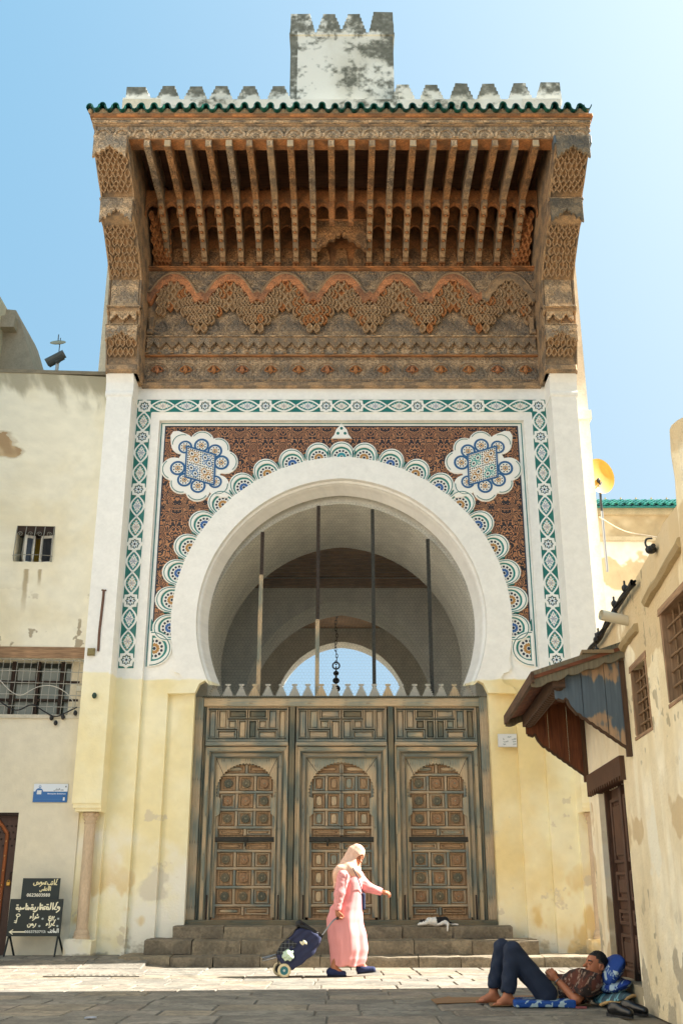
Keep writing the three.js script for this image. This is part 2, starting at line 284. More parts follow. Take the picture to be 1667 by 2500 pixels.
    part(gate, 'pier_foot', fuv(rough(new THREE.BoxGeometry(0.42, 0.4, 0.34, 6, 6, 5).translate(s * 4.0, 0.16, 0.24), 0.025, 6)), facade);
  }
  // battlements
  const merlon = (x, hw, tw, y0, y1, endSide, n = 4) => { // stepped block; the outer side of an end one is straight
    const R = [], L = [], h = (y1 - y0) / n;
    for (let k = 0; k < n; k++) { const a = lerp(hw, tw + 0.02, k / (n - 1)), b = a - 0.012; R.push([x + (endSide > 0 ? hw - k * 0.004 : a), y0 + k * h], [x + (endSide > 0 ? hw - k * 0.004 - 0.002 : a - 0.004), y0 + (k + 0.96) * h]); L.push([x - (endSide < 0 ? hw - k * 0.004 : a), y0 + k * h], [x - (endSide < 0 ? hw - k * 0.004 - 0.002 : a - 0.004), y0 + (k + 0.96) * h]); }
    return poly([...R, [x + (endSide > 0 ? hw - 0.02 : tw), y1], [x - (endSide < 0 ? hw - 0.02 : tw), y1], ...L.reverse()]);
  };
  const mx = [-4.31, -3.68, -3.107, -2.55, -1.963, -1.34, 1.31, 1.93, 2.54, 3.14, 3.78, 4.36];
  mx.forEach((x, i) => { const endS = i === 0 ? -1 : i === 11 ? 1 : 0, dy = rr(-0.02, 0.02) + 0.012 * x; part(gate, 'merlon', luv(rough(ext(merlon(x + rr(-0.02, 0.02), endS ? 0.28 : 0.27, endS ? 0.13 : 0.115, 16.74, 17.2 + dy, endS, 5), -0.5, -0.22), 0.008, 9, i)), lichen); });
  const tw = part(gate, 'tower', luv(box(-1.11, 1.13, 16.7, 18.72, -1.7, -0.4)), lichen); part(tw, 'string_course', luv(box(-1.14, 1.16, 18.72, 18.78, -1.72, -0.37)), lichen);
  for (const [x, e] of [[-0.86, -1], [-0.27, 0], [0.27, 0], [0.88, 1]]) for (const z of [-0.62]) part(tw, 'merlon', luv(rough(ext(merlon(x, 0.27, e ? 0.16 : 0.12, 18.78, 19.3 + (e > 0 ? 0.06 : 0), e, 5), z, z + 0.25), 0.008, 9, 30 + x * 9)), lichen);
}
// hanging lantern chain in the passage
{
  const t = thing('hanging_lantern', 'black chain with hanging lantern of stacked balls seen through the arch', 'lantern', [-0.14, 5.6, -9.4]);
  const ch1 = []; for (let i = 0; i < 20; i++) { const g = new THREE.TorusGeometry(0.035, 0.011, 5, 8).toNonIndexed(); g.scale(0.8, 1.5, 1); if (i % 2) g.rotateY(PI / 2); g.translate(0.02 * sin(i), 1.1 + i * 0.09, 0); ch1.push(g); }
  part(t, 'chain', mg(ch1), black); part(t, 'ring', at(new THREE.TorusGeometry(0.09, 0.02, 6, 14), 0, 1.02, 0), black);
  [[0.82, 0.075], [0.63, 0.09], [0.42, 0.11], [0.16, 0.12]].forEach(([y, r]) => part(t, 'ball', mg([ball(0, y, 0, r, r * 0.9, r, 14, 10), lathe([[0.02, y - r - 0.05], [0.03, y - r - 0.02], [0.02, y - r + 0.03]], 8)]), black));
  part(t, 'stem', rod([0, 0, 0], [0, 1.0, 0], 0.018), black);
}
// ---------- glazed tile decoration on the gatehouse ----------
console.log('tiles');
const TEAL = '#1f8279', TEALD = '#176a66', NAVY = '#1c2233', GOLD = '#b9863f', BLUE = '#2f5f9e', WH = '#eeeae0';
const glaze = (o) => M({ roughness: 0.28, ...o });
const teal = glaze({ color: col(28, 128, 118), map: rep(blotch, 2), roughness: 0.3 }), tealLine = glaze({ color: col(30, 118, 112) });
const dot = (c, x, y, r, f) => { c.fillStyle = f; c.beginPath(); c.arc(x, y, r, 0, 7); c.fill(); };
function rosette(c, x, y, R, a, b, n = 10) { // star mosaic: centre, petals, ring of dark pieces
  dot(c, x, y, R, WH);
  for (let k = 0; k < n; k++) { const t = k / n * 2 * PI; for (const [d, w, l, f] of [[0.36, 0.12, 0.2, a], [0.72, 0.13, 0.16, NAVY]]) { c.save(); c.translate(x + R * d * cos(t + (d > 0.5 ? PI / n : 0)), y + R * d * sin(t + (d > 0.5 ? PI / n : 0))); c.rotate(t); c.fillStyle = f; c.beginPath(); c.ellipse(0, 0, R * l * 0.8, R * w, 0, 0, 7); c.fill(); c.restore(); } }
  dot(c, x, y, R * 0.15, NAVY);
}
const lensTex = (a) => ctex(128, 256, (c, w, h) => {
  c.fillStyle = TEAL; c.fillRect(0, 0, w, h); c.fillStyle = WH; c.beginPath(); c.moveTo(w / 2, h * 0.13); c.lineTo(w * 0.86, h / 2); c.lineTo(w / 2, h * 0.87); c.lineTo(w * 0.14, h / 2); c.fill();
  const N = 6; for (let i = 0; i <= N; i++) for (let j = 0; j <= N; j++) { const u = i / N - 0.5, v = j / N - 0.5, x = w / 2 + (u - v) * w * 0.66, y = h / 2 + (u + v) * h * 0.66; if (abs(u) > 0.5) continue; const e = max(abs(u), abs(v)); dot(c, x, y, w * 0.042, e > 0.4 ? NAVY : e < 0.1 ? NAVY : (i + j) % 2 ? a : e > 0.25 ? '#dfe4e2' : a); }
  for (let k = 0; k < 8; k++) dot(c, w / 2 + w * 0.12 * cos(k * PI / 4), h / 2 + w * 0.12 * sin(k * PI / 4), w * 0.035, k % 2 ? a : BLUE);
});
const lensMat = [GOLD, BLUE].map((a) => glaze({ map: lensTex(a) }));
const starTex = ctex(128, 128, (c, w) => { c.fillStyle = TEALD; c.fillRect(0, 0, w, w); c.fillStyle = '#24584c'; c.fillRect(0, 0, w, w); for (let k = 0; k < 8; k++) { const t = k * PI / 4; c.save(); c.translate(w / 2 + 26 * cos(t), w / 2 + 26 * sin(t)); c.rotate(t); c.fillStyle = k % 2 ? WH : '#d5dfe6'; c.beginPath(); c.ellipse(0, 0, 17, 9, 0, 0, 7); c.fill(); c.restore(); dot(c, w / 2 + 44 * cos(t + 0.39), w / 2 + 44 * sin(t + 0.39), 7, NAVY); } dot(c, w / 2, w / 2, 12, NAVY); });
const starMat = glaze({ map: starTex });
const scallopMat = [GOLD, BLUE, '#23909a'].map((a) => glaze({ map: ctex(256, 160, (c, w, h) => { c.fillStyle = TEAL; c.fillRect(0, 0, w, h); rosette(c, w / 2, h - 26, 106, a, NAVY, 12); c.fillStyle = TEAL; c.fillRect(0, h - 10, w, 10); }) }));
const lensPts = (l, w, n = 14) => { const P = []; for (let i = 0; i < n; i++) { const t = i / n; P.push([w * sin(t * PI), l * (0.5 - t)]); } for (let i = 0; i < n; i++) { const t = i / n; P.push([-w * sin(t * PI), l * (-0.5 + t)]); } return P; };
const star8 = (r, q = 0.72) => Array.from({ length: 16 }, (_, k) => { const a = k * PI / 8 + PI / 2, d = k % 2 ? r * q : r; return [d * cos(a), d * sin(a)]; });
function uvBox(g, x0, x1, y0, y1) { const p = g.attributes.position, u = new Float32Array(p.count * 2); for (let i = 0; i < p.count; i++) { u[2 * i] = (p.getX(i) - x0) / (x1 - x0); u[2 * i + 1] = (p.getY(i) - y0) / (y1 - y0); } g.setAttribute('uv', new THREE.BufferAttribute(u, 2)); return g; }
function flat(shape, z, x0, x1, y0, y1) { const g = new THREE.ShapeGeometry(shape, 10).toNonIndexed(); g.translate(0, 0, z); return uvBox(g, x0, x1, y0, y1); }
{
  const fr = part(gate, 'tile_border', mg([box(-3.79, -3.51, 4.61, 9.39, -0.01, 0.004), box(3.51, 3.79, 4.61, 9.39, -0.01, 0.004), box(-3.79, 3.79, 9.391, 9.66, -0.01, 0.0045)]), teal, 'teal glazed ground of the tile border');
  const lensRing = ext(poly(lensPts(0.475, 0.166), [lensPts(0.4, 0.13)]), 0, 0.022, { bevel: 0.004 }), lensIn = [0, 1].map(() => flat(poly(lensPts(0.41, 0.134)), 0.009, -0.134, 0.134, -0.205, 0.205));
  const starFrame = ext(poly(star8(0.152, 0.8), [star8(0.095, 0.78)]), 0, 0.024, { bevel: 0.004 }), starIn = flat(poly(star8(0.102, 0.78)), 0.01, -0.105, 0.105, -0.105, 0.105), plug = box(-0.06, 0.06, -0.14, 0.14, 0, 0.02);
  const star = (x, y, top) => { const f = part(fr, 'star_frame', starFrame, whiteTrim); f.position.set(x, y, 0); const i = part(fr, 'star_tile', starIn, starMat); i.position.set(x, y, 0); };
  let alt = 0;
  const lens = (x, y, top, l) => { const f = part(fr, 'almond_frame', lensRing, whiteTrim); f.position.set(x, y, 0); f.scale.set(top ? 0.74 : 0.81, l / 0.47, 1); if (top) f.rotation.z = PI / 2; const i = part(fr, 'almond_tile', lensIn[0], lensMat[alt++ % 2]); i.position.copy(f.position); i.scale.copy(f.scale); i.rotation.copy(f.rotation); };
  const run = (from, segs, place) => { let p = from; for (const [d, n] of segs) { const inner = d - 0.24; for (let k = 0; k < n; k++) place('l', p + 0.12 + inner * (k + 0.5) / n, inner / n * 1.08); p += d; place('s', p); } };
  const tops = [[1.122, 2], [1.122, 2], [1.122, 2], [0.57, 1], [1.122, 2], [1.122, 2], [1.122, 2]];
  star(-3.65, 9.52, 1); run(-3.65, tops, (k, x, l) => (k === 's' ? star(x, 9.525, 1) : lens(x, 9.525, 1, l)));
  for (const s of [-1, 1]) { alt = 0; run(0, [[0.62, 1], [1.037, 2], [1.037, 2], [1.037, 2], [1.037, 2]], (k, d, l) => (k === 's' ? star(s * 3.65, 9.52 - d) : lens(s * 3.65, 9.52 - d, 0, l))); }
  for (const s of [-1, 1]) for (const x of [3.51, 3.79]) part(fr, 'edge_bead', box(s * (x - 0.008), s * (x + 0.008), 4.61, x > 3.6 ? 9.66 : 9.39, 0, 0.014), whiteTrim);
  part(fr, 'edge_bead', mg([box(-3.5, 3.5, 9.383, 9.399, 0, 0.014), box(-3.8, 3.8, 9.654, 9.67, 0, 0.014)]), whiteTrim);
}
{ // spandrel of cut arabesque tile, bordered by dark and teal lines
  // leaf scrolls in mirrored halves, tan on near black
  const arab = tex(1024, 1024, (u, v) => { const x = u * 3, y = v * 3, f = abs((((x + (floor(y) % 2) * 0.5) % 1) + 1) % 1 - 0.5) * 2, g = y % 1, n = fbm(f * 2.2 + 3, g * 4 + floor(y) % 3 * 9, 3, 901), d = hypot(f - 0.45, (g - 0.5) * 1.2), w1 = sin(n * 46 + d * 24) + 0.35 * sin(n * 90 + f * 20), t = smooth(-0.12, 0.28, w1); const e = fbm(u * 20, v * 20, 2, 903, 20); return mixc([34, 27, 28], mixc([196, 140, 92], [172, 112, 68], e), t); }), am = glaze({ map: rep(arab, 0.62), roughness: 0.4, bumpMap: rep(fine, 4), bumpScale: 0.002 });
  const hole = arc(2.8, 5.5, 8.35, 5.3);
  const sp = part(gate, 'spandrel', ext(poly([[-3.24, 5.3], ...hole, [3.24, 5.3], [3.24, 9.14], [-3.24, 9.14]]), -0.11, -0.092), am, 'dark brown and tan arabesque tile spandrel');
  part(sp, 'dark_line', mg([box(-3.262, 3.262, 9.14, 9.165, -0.11, -0.09), box(-3.262, -3.24, 5.3, 9.14, -0.11, -0.09), box(3.24, 3.262, 5.3, 9.14, -0.11, -0.09)]), glaze({ color: col(26, 32, 48) }));
  part(sp, 'teal_line', mg([box(-3.335, 3.335, 9.205, 9.222, -0.11, -0.094), box(-3.335, -3.318, 4.66, 9.205, -0.11, -0.094), box(3.318, 3.335, 4.66, 9.205, -0.11, -0.094)]), tealLine);
  
  // one scallop, tangent along x, outward along y
  const arch2 = (a, h, n = 12) => Array.from({ length: n + 1 }, (_, k) => { const t = k / n * PI; return [a * cos(t), h * pow(sin(t), 0.78)]; });
  const lobe = ext(poly([...arch2(0.243, 0.335), [-0.243, -0.02], [0.243, -0.02]], [arch2(0.19, 0.235)]), 0, 0.045, { bevel: 0.01 }), lin = ext(poly([...arch2(0.224, 0.292), ...arch2(0.212, 0.278).reverse()].map(([x, y]) => [x, y + 0.012])), 0.03, 0.05), half = flat(poly(arch2(0.198, 0.243)), 0.012, -0.198, 0.198, 0, 0.243), bud = ball(0, 0, 0, 0.014, 0.06, 0.006, 8, 6);
  const cx = 0.08, R = 3.025;
  for (let k = -10; k <= 10; k++) {
    const a = abs(k) * 0.1625 * 1.0, s = Math.sign(k); // angle from the top, about the arch centre
    const ang = PI / 2 - a * 1.0; const x = s ? s * (-cx + R * cos(ang)) : 0, y = 5.5 + R * sin(ang) - (s ? 0 : 0.02);
    const t = new THREE.Group(); t.name = 'scallop'; t.position.set(x * 0.995, y, -0.1); t.rotation.z = -s * a; gate.add(t);
    const b = part(t, 'lobe', lobe, whiteTrim); part(t, 'half_rosette_tile', half, k === 0 ? scallopMat[2] : scallopMat[(abs(k) + 1) % 2 ? 1 : 0]); part(t, 'teal_line', lin, tealLine);
    if (abs(k) < 10) { const q = part(t, 'teal_bud', bud, teal); q.position.set(s >= 0 ? 0.246 : -0.246, 0.09, 0.05); if (k === 0) { const q2 = part(t, 'teal_bud', bud, teal); q2.position.set(-0.246, 0.09, 0.05); } }
  }
  { // small finial over the middle scallop
    const f = part(gate, 'finial', ext(poly([[-0.19, 8.9], [0.19, 8.9], [0.13, 8.98], [0.1, 9.08], [0.04, 9.15], [0, 9.21], [-0.04, 9.15], [-0.1, 9.08], [-0.13, 8.98]]), -0.1, -0.058, { bevel: 0.008 }), whiteTrim);
    for (const [x, y] of [[-0.065, 9.0], [0.065, 9.0], [0, 9.1]]) part(f, 'teal_dot', ball(x, y, -0.056, 0.028, 0.03, 0.006, 10, 6), teal);
  }
  // the last scallop on each side turns over onto the border
  for (const s of [-1, 1]) {
    const m = ([x, y]) => [s * x, y], out = []; for (let k = 0; k <= 14; k++) { const t = -PI / 2 + k / 14 * PI; out.push([3.26 - 0.36 * cos(t), 4.96 + 0.31 * sin(t)]); }
    const inn = []; for (let k = 0; k <= 14; k++) { const t = -PI / 2 + k / 14 * PI; inn.push([3.25 - 0.27 * cos(t), 4.97 + 0.225 * sin(t)]); }
    const sh = poly([...out, [3.3, 5.27], [3.3, 4.65]].map(m), [[...inn].map(m)]), g = part(gate, 'turned_scallop', ext(sh, -0.1, -0.058, { bevel: 0.006 }), whiteTrim);
    part(g, 'half_rosette_tile', (() => { const h = flat(poly(inn.map(m)), -0.085, -1, 1, -1, 1), p = h.attributes.position, u = h.attributes.uv; for (let i = 0; i < p.count; i++) { u.setXY(i, (p.getY(i) - 4.745) / 0.45, (3.25 - s * p.getX(i)) / 0.27); } return h; })(), scallopMat[0]);
    const ln = []; for (let k = 0; k <= 14; k++) { const t = -PI / 2 + k / 14 * PI * 1; ln.push([s * (3.27 - 0.335 * cos(t)), 4.96 + 0.285 * sin(t), -0.056]); } part(g, 'teal_line', tube(ln, 0.008, 4), tealLine);
    part(g, 'teal_panel', flat(poly([[3.0, 5.21], [3.29, 5.24], [3.29, 5.5], [3.2, 5.33]].map(m)), -0.086, 2, 4, 4, 6), teal);
  }
  // corner medallions: ten lobes round a lozenge
  const lobeTex = glaze({ map: ctex(128, 128, (c, w) => { c.fillStyle = '#2c5f8f'; c.fillRect(0, 0, w, w); rosette(c, w / 2, w / 2, 46, GOLD, NAVY, 8); }) });
  const lozTex = (a, b) => glaze({ map: ctex(256, 256, (c, w) => {
    c.fillStyle = '#2c5f8f'; c.fillRect(0, 0, w, w); c.fillStyle = WH; c.fillRect(14, 14, w - 28, w - 28);
    for (let i = 0; i < 2; i++) for (let j = 0; j < 2; j++) { const cxx = 72 + i * 112, cy = 72 + j * 112, k = (i + j) % 2 ? a : b; for (let n = 0; n < 2; n++) { const ox = cxx - 18 + n * 36, oy = cy - 18 + n * 36; for (let q = 0; q < 10; q++) { const t = q / 10 * 2 * PI; dot(c, ox + 24 * cos(t), oy + 24 * sin(t), 6.4, k); } dot(c, ox, oy, 9, NAVY); } for (const [x, y] of [[-36, 36], [36, -36]]) for (let q = 0; q < 5; q++) dot(c, cxx + x * 0.75 + 12 * cos(q * 1.26), cy + y * 0.75 + 12 * sin(q * 1.26), 5.5, k); }
    for (let k = 0; k < 13; k++) for (const p of [22, 128, 234]) { dot(c, p, 22 + k * 17.7, 5.6, NAVY); dot(c, 22 + k * 17.7, p, 5.6, NAVY); }
  }) });
  const lozM = { '-1': lozTex('#2f6aa0', GOLD), 1: lozTex('#2a9a93', GOLD) };
  for (const s of [-1, 1]) {
    const med = new THREE.Group(); med.name = 'medallion'; med.position.set(s * 2.58, 8.36, -0.095); gate.add(med);
    // lobes as angle, distance, radius
    const T = [[128, 0.55, 0.21], [88, 0.47, 0.225], [47, 0.46, 0.22], [8, 0.47, 0.23], [-48, 0.52, 0.2], [-92, 0.48, 0.225], [-133, 0.46, 0.22], [-172, 0.48, 0.23]].map(([a, d, r]) => [s < 0 ? a : 180 - a, d, r]);
    const geo = [ext(poly(Array.from({ length: 20 }, (_, k) => [0.42 * cos(k * PI / 10), 0.42 * sin(k * PI / 10)])), 0, 0.028)];
    T.forEach(([a, d, r], i) => { const t = a * PI / 180, x = d * cos(t), y = d * sin(t), sharp = i === 0 || i === 4, P = Array.from({ length: 20 }, (_, k) => { const q = k * PI / 10; let e = r; if (sharp) e *= 1 + 0.5 * pow(max(0, cos(q - t)), 8); return [x + e * cos(q), y + e * sin(q)]; }); geo.push(ext(poly(P), 0, 0.03 + 0.0006 * i, { bevel: 0.008 })); });
    part(med, 'white_lobes', mg(geo), whiteTrim);
    T.forEach(([a, d, r], i) => { const t = a * PI / 180, x = d * cos(t), y = d * sin(t); part(med, 'lobe_tile', (() => { const g = new THREE.CircleGeometry(r * 0.62, 18).toNonIndexed(); g.translate(x * 0.84, y * 0.84, 0.037 + 0.0006 * i); return g; })(), lobeTex);
      const L = []; for (let k = -5; k <= 5; k++) { const q = t + k * 0.2; L.push([x + r * 0.86 * cos(q), y + r * 0.86 * sin(q), 0.036 + 0.0006 * i]); } part(med, 'teal_line', tube(L, 0.007, 4, 12), tealLine); });
    const lz = [[-0.27, 0.4], [0.29, 0.22], [0.29, -0.41], [-0.27, -0.24]].map(([x, y]) => [s < 0 ? x : -x, y]), g = quads([[[...lz[3], 0.046], [...lz[2], 0.046], [...lz[1], 0.046], [...lz[0], 0.046]].slice(0)]);
    const uvs = [0, 0, 1, 0, 1, 1, 0, 0, 1, 1, 0, 1]; g.setAttribute('uv', new THREE.Float32BufferAttribute(uvs, 2)); if (s > 0) { /* mirrored corners: turn the face to the front */ const ix = g.attributes.position.array; for (let i = 0; i < 18; i += 9) for (let k = 0; k < 3; k++) { const t = ix[i + 3 + k]; ix[i + 3 + k] = ix[i + 6 + k]; ix[i + 6 + k] = t; } const ua = g.attributes.uv.array; for (let i = 0; i < 12; i += 6) for (let k = 0; k < 2; k++) { const t = ua[i + 2 + k]; ua[i + 2 + k] = ua[i + 4 + k]; ua[i + 4 + k] = t; } g.computeVertexNormals(); }
    part(med, 'lozenge_tile', g, lozM[s]);
  }
}
// ---------- wooden gate screen under the arch, its grille ----------
console.log('door');
const gd = thing('wooden_gate', 'weathered grey wooden gate screen with three arched panelled doors and toothed cresting', 'gate', [0, 0.5, -0.5]);
{
  const P = (n, g, m) => part(gd, n, base(g, gd), m), woods = [W.grey, W.grey, W.greyLight, W.greyDark], anyW = () => woods[floor(rnd() * 4)];
  const zb = -0.56; // panel ground
  P('back_board', box(-2.48, 2.48, 0.6, 4.1, -0.74, -0.68), W.dark);
  P('sill', ch(-2.52, 2.52, 0.5, 0.62, -0.62, -0.3, 0.015, true), W.greyDark);
  for (const s of [-1, 1]) { P('post', ch(s > 0 ? 2.35 : -2.49, s > 0 ? 2.49 : -2.35, 0.62, 4.19, -0.62, -0.36, 0.01), W.grey); P('post_moulding', mg([ch(s * 2.33 - 0.014, s * 2.33 + 0.014, 0.62, 4.02, -0.6, -0.4, 0.008), ch(s * 2.3 - 0.012, s * 2.3 + 0.012, 0.62, 4.02, -0.6, -0.43, 0.006)]), W.greyDark); }
  P('top_beam', ch(-2.35, 2.35, 4.03, 4.17, -0.62, -0.37, 0.01, true), W.greyLight);
  { const g = []; for (let i = 0; i < 120; i++) { const b = ball(0, 0, 0, 0.03, 0.013, 0.018, 6, 4); b.rotateZ(0.5); b.translate(-2.36 + i * 0.0397, 4.19, -0.36); g.push(b); } P('rope_moulding', mg([...g, box(-2.49, 2.49, 4.171, 4.2, -0.62, -0.37)]), W.greyDark); }
  const tooth = (() => { const R = []; for (let k = 0; k < 5; k++) { const w = 0.11 - k * 0.017; R.push([w, 0.02 + k * 0.036], [w - 0.034, 0.036 + k * 0.036]); } R.push([0.05, 0.2], [0.045, 0.225]); return ext(poly([[-0.1, 0], [0.1, 0], ...R, ...R.slice().reverse().map(([x, y]) => [-x, y])]), -0.012, 0.012); })();
  const zinc = M({ color: col(186, 182, 170), metalness: 0.0, roughness: 0.6, map: blotch });
  for (let i = 0; i < 20; i++) { const o = part(gd, 'crest_tooth', tooth, i % 5 === 3 ? W.greyLight : zinc); o.position.set(-2.185 + i * 0.2295, 3.7, 0.06); o.rotation.z = rr(-0.02, 0.02); }
  for (const s of [-1, 1]) { P('mullion', ch(s * 0.835 - 0.045, s * 0.835 + 0.045, 0.62, 4.03, -0.6, -0.38, 0.008), W.greyDark); for (const d of [-0.072, 0.072]) P('mullion_bead', ch(s * 0.835 + d - 0.014, s * 0.835 + d + 0.014, 0.62, 3.42, -0.6, -0.41, 0.01), W.greyLight); }
  const bays = [[-2.3, -0.9], [-0.77, 0.77], [0.9, 2.3]];
  const cells = [[240, 318, 285, 560], [340, 425, 285, 465], [445, 625, 285, 360], [650, 830, 285, 360], [850, 938, 285, 465], [955, 1030, 285, 560], [440, 525, 385, 465], [545, 625, 388, 560], [650, 730, 388, 560], [750, 832, 385, 465], [335, 520, 490, 560], [748, 935, 492, 562]];
  bays.forEach(([x0, x1], b) => {
    const y0 = 3.44, y1 = 4.03, U = (v) => lerp(x0 + 0.02, x1 - 0.02, (v - 230) / 815), Y = (v) => lerp(y1 - 0.04, y0 + 0.05, (v - 275) / 295);
    P('panel_frame', ext(poly([[x0, y0], [x1, y0], [x1, y1], [x0, y1]], [[[x0 + 0.03, y0 + 0.04], [x0 + 0.03, y1 - 0.03], [x1 - 0.03, y1 - 0.03], [x1 - 0.03, y0 + 0.04]]]), -0.6, -0.42, { bevel: 0.008 }), W.grey);
    P('panel_ground', box(x0, x1, y0, y1, -0.62, -0.53), W.grey);
    for (const [a, c, d, e] of cells) { P('raised_panel', ch(U(a) + 0.012, U(c) - 0.012, Y(e) + 0.008, Y(d) - 0.008, -0.53, -0.47, 0.022, (c - a) > (e - d)), anyW()); P('panel_bead', ext(poly([[U(a) - 0.012, Y(e) - 0.01], [U(c) + 0.012, Y(e) - 0.01], [U(c) + 0.012, Y(d) + 0.01], [U(a) - 0.012, Y(d) + 0.01]], [[[U(a) + 0.008, Y(e) + 0.006], [U(a) + 0.008, Y(d) - 0.006], [U(c) - 0.008, Y(d) - 0.006], [U(c) - 0.008, Y(e) + 0.006]]]), -0.54, -0.445, { bevel: 0.007 }), W.grey); }
    P('rail', ch(x0, x1, 3.37, 3.435, -0.6, -0.39, 0.012, true), W.grey);
    // mitred mouldings framing the door
    const bx = [[0, 0.075, -0.44, W.greyLight], [0.075, 0.1, -0.42, W.greyDark], [0.1, 0.165, -0.47, W.grey], [0.165, 0.185, -0.45, W.greyDark]], yt = 3.36;
    for (const [a, c, z, m] of bx) {
      const q = [[[x0 + a, yt - a], [x1 - a, yt - a], [x1 - c, yt - c], [x0 + c, yt - c]], [[x0 + a, 0.62], [x0 + a, yt - a], [x0 + c, yt - c], [x0 + c, 0.62]], [[x1 - a, yt - a], [x1 - a, 0.62], [x1 - c, 0.62], [x1 - c, yt - c]]];
      q.forEach((s, i) => P('door_moulding', ext(poly(s.map(([x, y]) => [x + (i === 1 ? -1e-4 : 1e-4), y])), -0.6, z, { bevel: min(0.006, (c - a) * 0.25), turn: i === 0, off: true }), m));
    }
    // board with the scalloped arch opening
    const cx = (x0 + x1) / 2, w = b === 1 ? 0.5 : 0.455, il = x0 + 0.185, ir = x1 - 0.185, ys = 2.62, yh = b === 1 ? 0.47 : 0.45, edge = [];
    const teeth = 31; for (let k = 0; k <= teeth * 4; k++) { const t = k / (teeth * 4), a = PI * 1.12 * (t - 0.5), bump = 0.024 * abs(sin(t * teeth * PI)); const ex = sin(a) * (w + 0.025 + bump), ey = cos(a) * (yh + bump); edge.push([cx + ex, ys + ey]); }
    const lo = edge[0][1], jam = w - 0.03, open = [[cx - w - 0.035, 0.66], [cx - w - 0.035, 2.22], [cx - jam, 2.27], [cx - jam, lo - 0.01], ...edge, [cx + jam, lo - 0.01], [cx + jam, 2.27], [cx + w + 0.035, 2.22], [cx + w + 0.035, 0.66]];
    P('arch_board', ext(poly([[il, 0.66], ...open, [ir, 0.66], [ir, yt - 0.185], [il, yt - 0.185]]), -0.6, -0.5, { off: true }), W.greyLight);
    for (const s of [-1, 1]) P('mitre_groove', rod([cx + s * (ir - cx), yt - 0.186, -0.499], [cx + s * 0.38, 2.9, -0.499], 0.004, 0.004, 4), W.dark);
    // the leaf: rails, stiles and panels
    const leaf = new THREE.Group(); leaf.name = 'door_leaf'; gd.add(leaf); const Q = (n, g, m) => part(leaf, n, base(g, gd), m);
    Q('board', box(cx - w - 0.04, cx + w + 0.04, 0.64, 3.12, -0.66, -0.6), W.warm);
    const L = cx - w, Rr = cx + w; for (const s of [-1, 1]) Q('side_stile', ch(cx + s * (w + 0.018) - 0.022, cx + s * (w + 0.018) + 0.022, 0.645, 3.1, -0.61, -0.54, 0.008), W.grey);
    const R2 = [[2.93, 3.08, 2], [2.645, 2.885, 3], [2.36, 2.6, 3], [2.075, 2.315, 3], [1.925, 2.03, 2], [1.705, 1.81, 2], [1.43, 1.66, 3], [1.14, 1.385, 3], [0.86, 1.095, 3], [0.69, 0.815, 2]];
    for (const [a, c, n] of R2) {
      Q('rail', ch(L, Rr, c, c + 0.042, -0.61, -0.545, 0.012, true), W.grey);
      const mid = b === 1, N = mid ? (n === 3 ? 4 : 2) : n, cw = (Rr - L) / N;
      for (let i = 0; i < N; i++) {
        const p0 = L + i * cw, p1 = p0 + cw; if (i) Q('stile', ch(p0 - (mid && i === N / 2 ? 0.034 : 0.02), p0 + (mid && i === N / 2 ? 0.034 : 0.02), a - 0.002, c, -0.61, mid && i === N / 2 ? -0.53 : -0.55, 0.01), W.grey);
        const u0 = p0 + 0.03, u1 = p1 - 0.03, v0 = a + 0.008, v1 = c - 0.008;
        Q('panel_frame', ext(poly([[u0, v0], [u1, v0], [u1, v1], [u0, v1]], [[[u0 + 0.03, v0 + 0.025], [u0 + 0.03, v1 - 0.025], [u1 - 0.03, v1 - 0.025], [u1 - 0.03, v0 + 0.025]]]), -0.61, -0.572, { bevel: 0.01, off: true }), rnd() < 0.3 ? W.grey : W.warm);
        const mx = (u0 + u1) / 2, my = (v0 + v1) / 2;
        if (n === 3 && !mid) { // rosette in a notched square
          const r = min(u1 - u0, v1 - v0) * 0.33, d = W[rnd() < 0.65 ? 'greyDark' : 'tan'];
          const pet = []; for (let k = 0; k < 40; k++) { const t = k / 40 * 2 * PI, q = r * (0.93 + 0.08 * abs(cos(t * 5))); pet.push([mx + q * cos(t), my + q * sin(t)]); }
          const ro = Q('rosette', ext(poly(pet), -0.6, -0.563, { bevel: 0.012, off: true }), d), kn = ball(mx, my, -0.562, r * 0.17, r * 0.17, 0.014, 8, 6);
          const rays = []; for (let k = 0; k < 14; k++) { const t = k / 14 * 2 * PI; rays.push(rod([mx + r * 0.25 * cos(t), my + r * 0.25 * sin(t), -0.563], [mx + r * 0.86 * cos(t), my + r * 0.86 * sin(t), -0.566], 0.003, 0.009, 4)); }
          Q('rosette_petals', mg(rays), d); Q('rosette_knob', kn, W.greyLight);
        } else if (n === 3) { const rx = (u1 - u0) * 0.23, ry = (v1 - v0) * 0.33, O = []; for (let k = 0; k < 28; k++) { const t = k / 28 * 2 * PI; O.push([mx + rx * Math.sign(cos(t)) * pow(abs(cos(t)), 0.6), my + ry * Math.sign(sin(t)) * pow(abs(sin(t)), 0.75)]); } Q('oval_panel', ext(poly(O), -0.605, -0.572, { bevel: 0.008, off: true }), rnd() < 0.5 ? W.warm : W.greyLight); } else { const rx = (u1 - u0) * 0.36, ry = (v1 - v0) * 0.2, O = []; for (let k = 0; k < 28; k++) { const t = k / 28 * 2 * PI; O.push([mx + rx * Math.sign(cos(t)) * pow(abs(cos(t)), 0.45), my + ry * Math.sign(sin(t)) * pow(abs(sin(t)), 0.8)]); } Q('long_panel', ext(poly(O), -0.605, -0.57, { bevel: 0.008, turn: true, off: true }), b === 2 && a < 0.7 && i === 0 ? W.tan : rnd() < 0.6 ? W.warm : W.greyLight); }
      }
    }
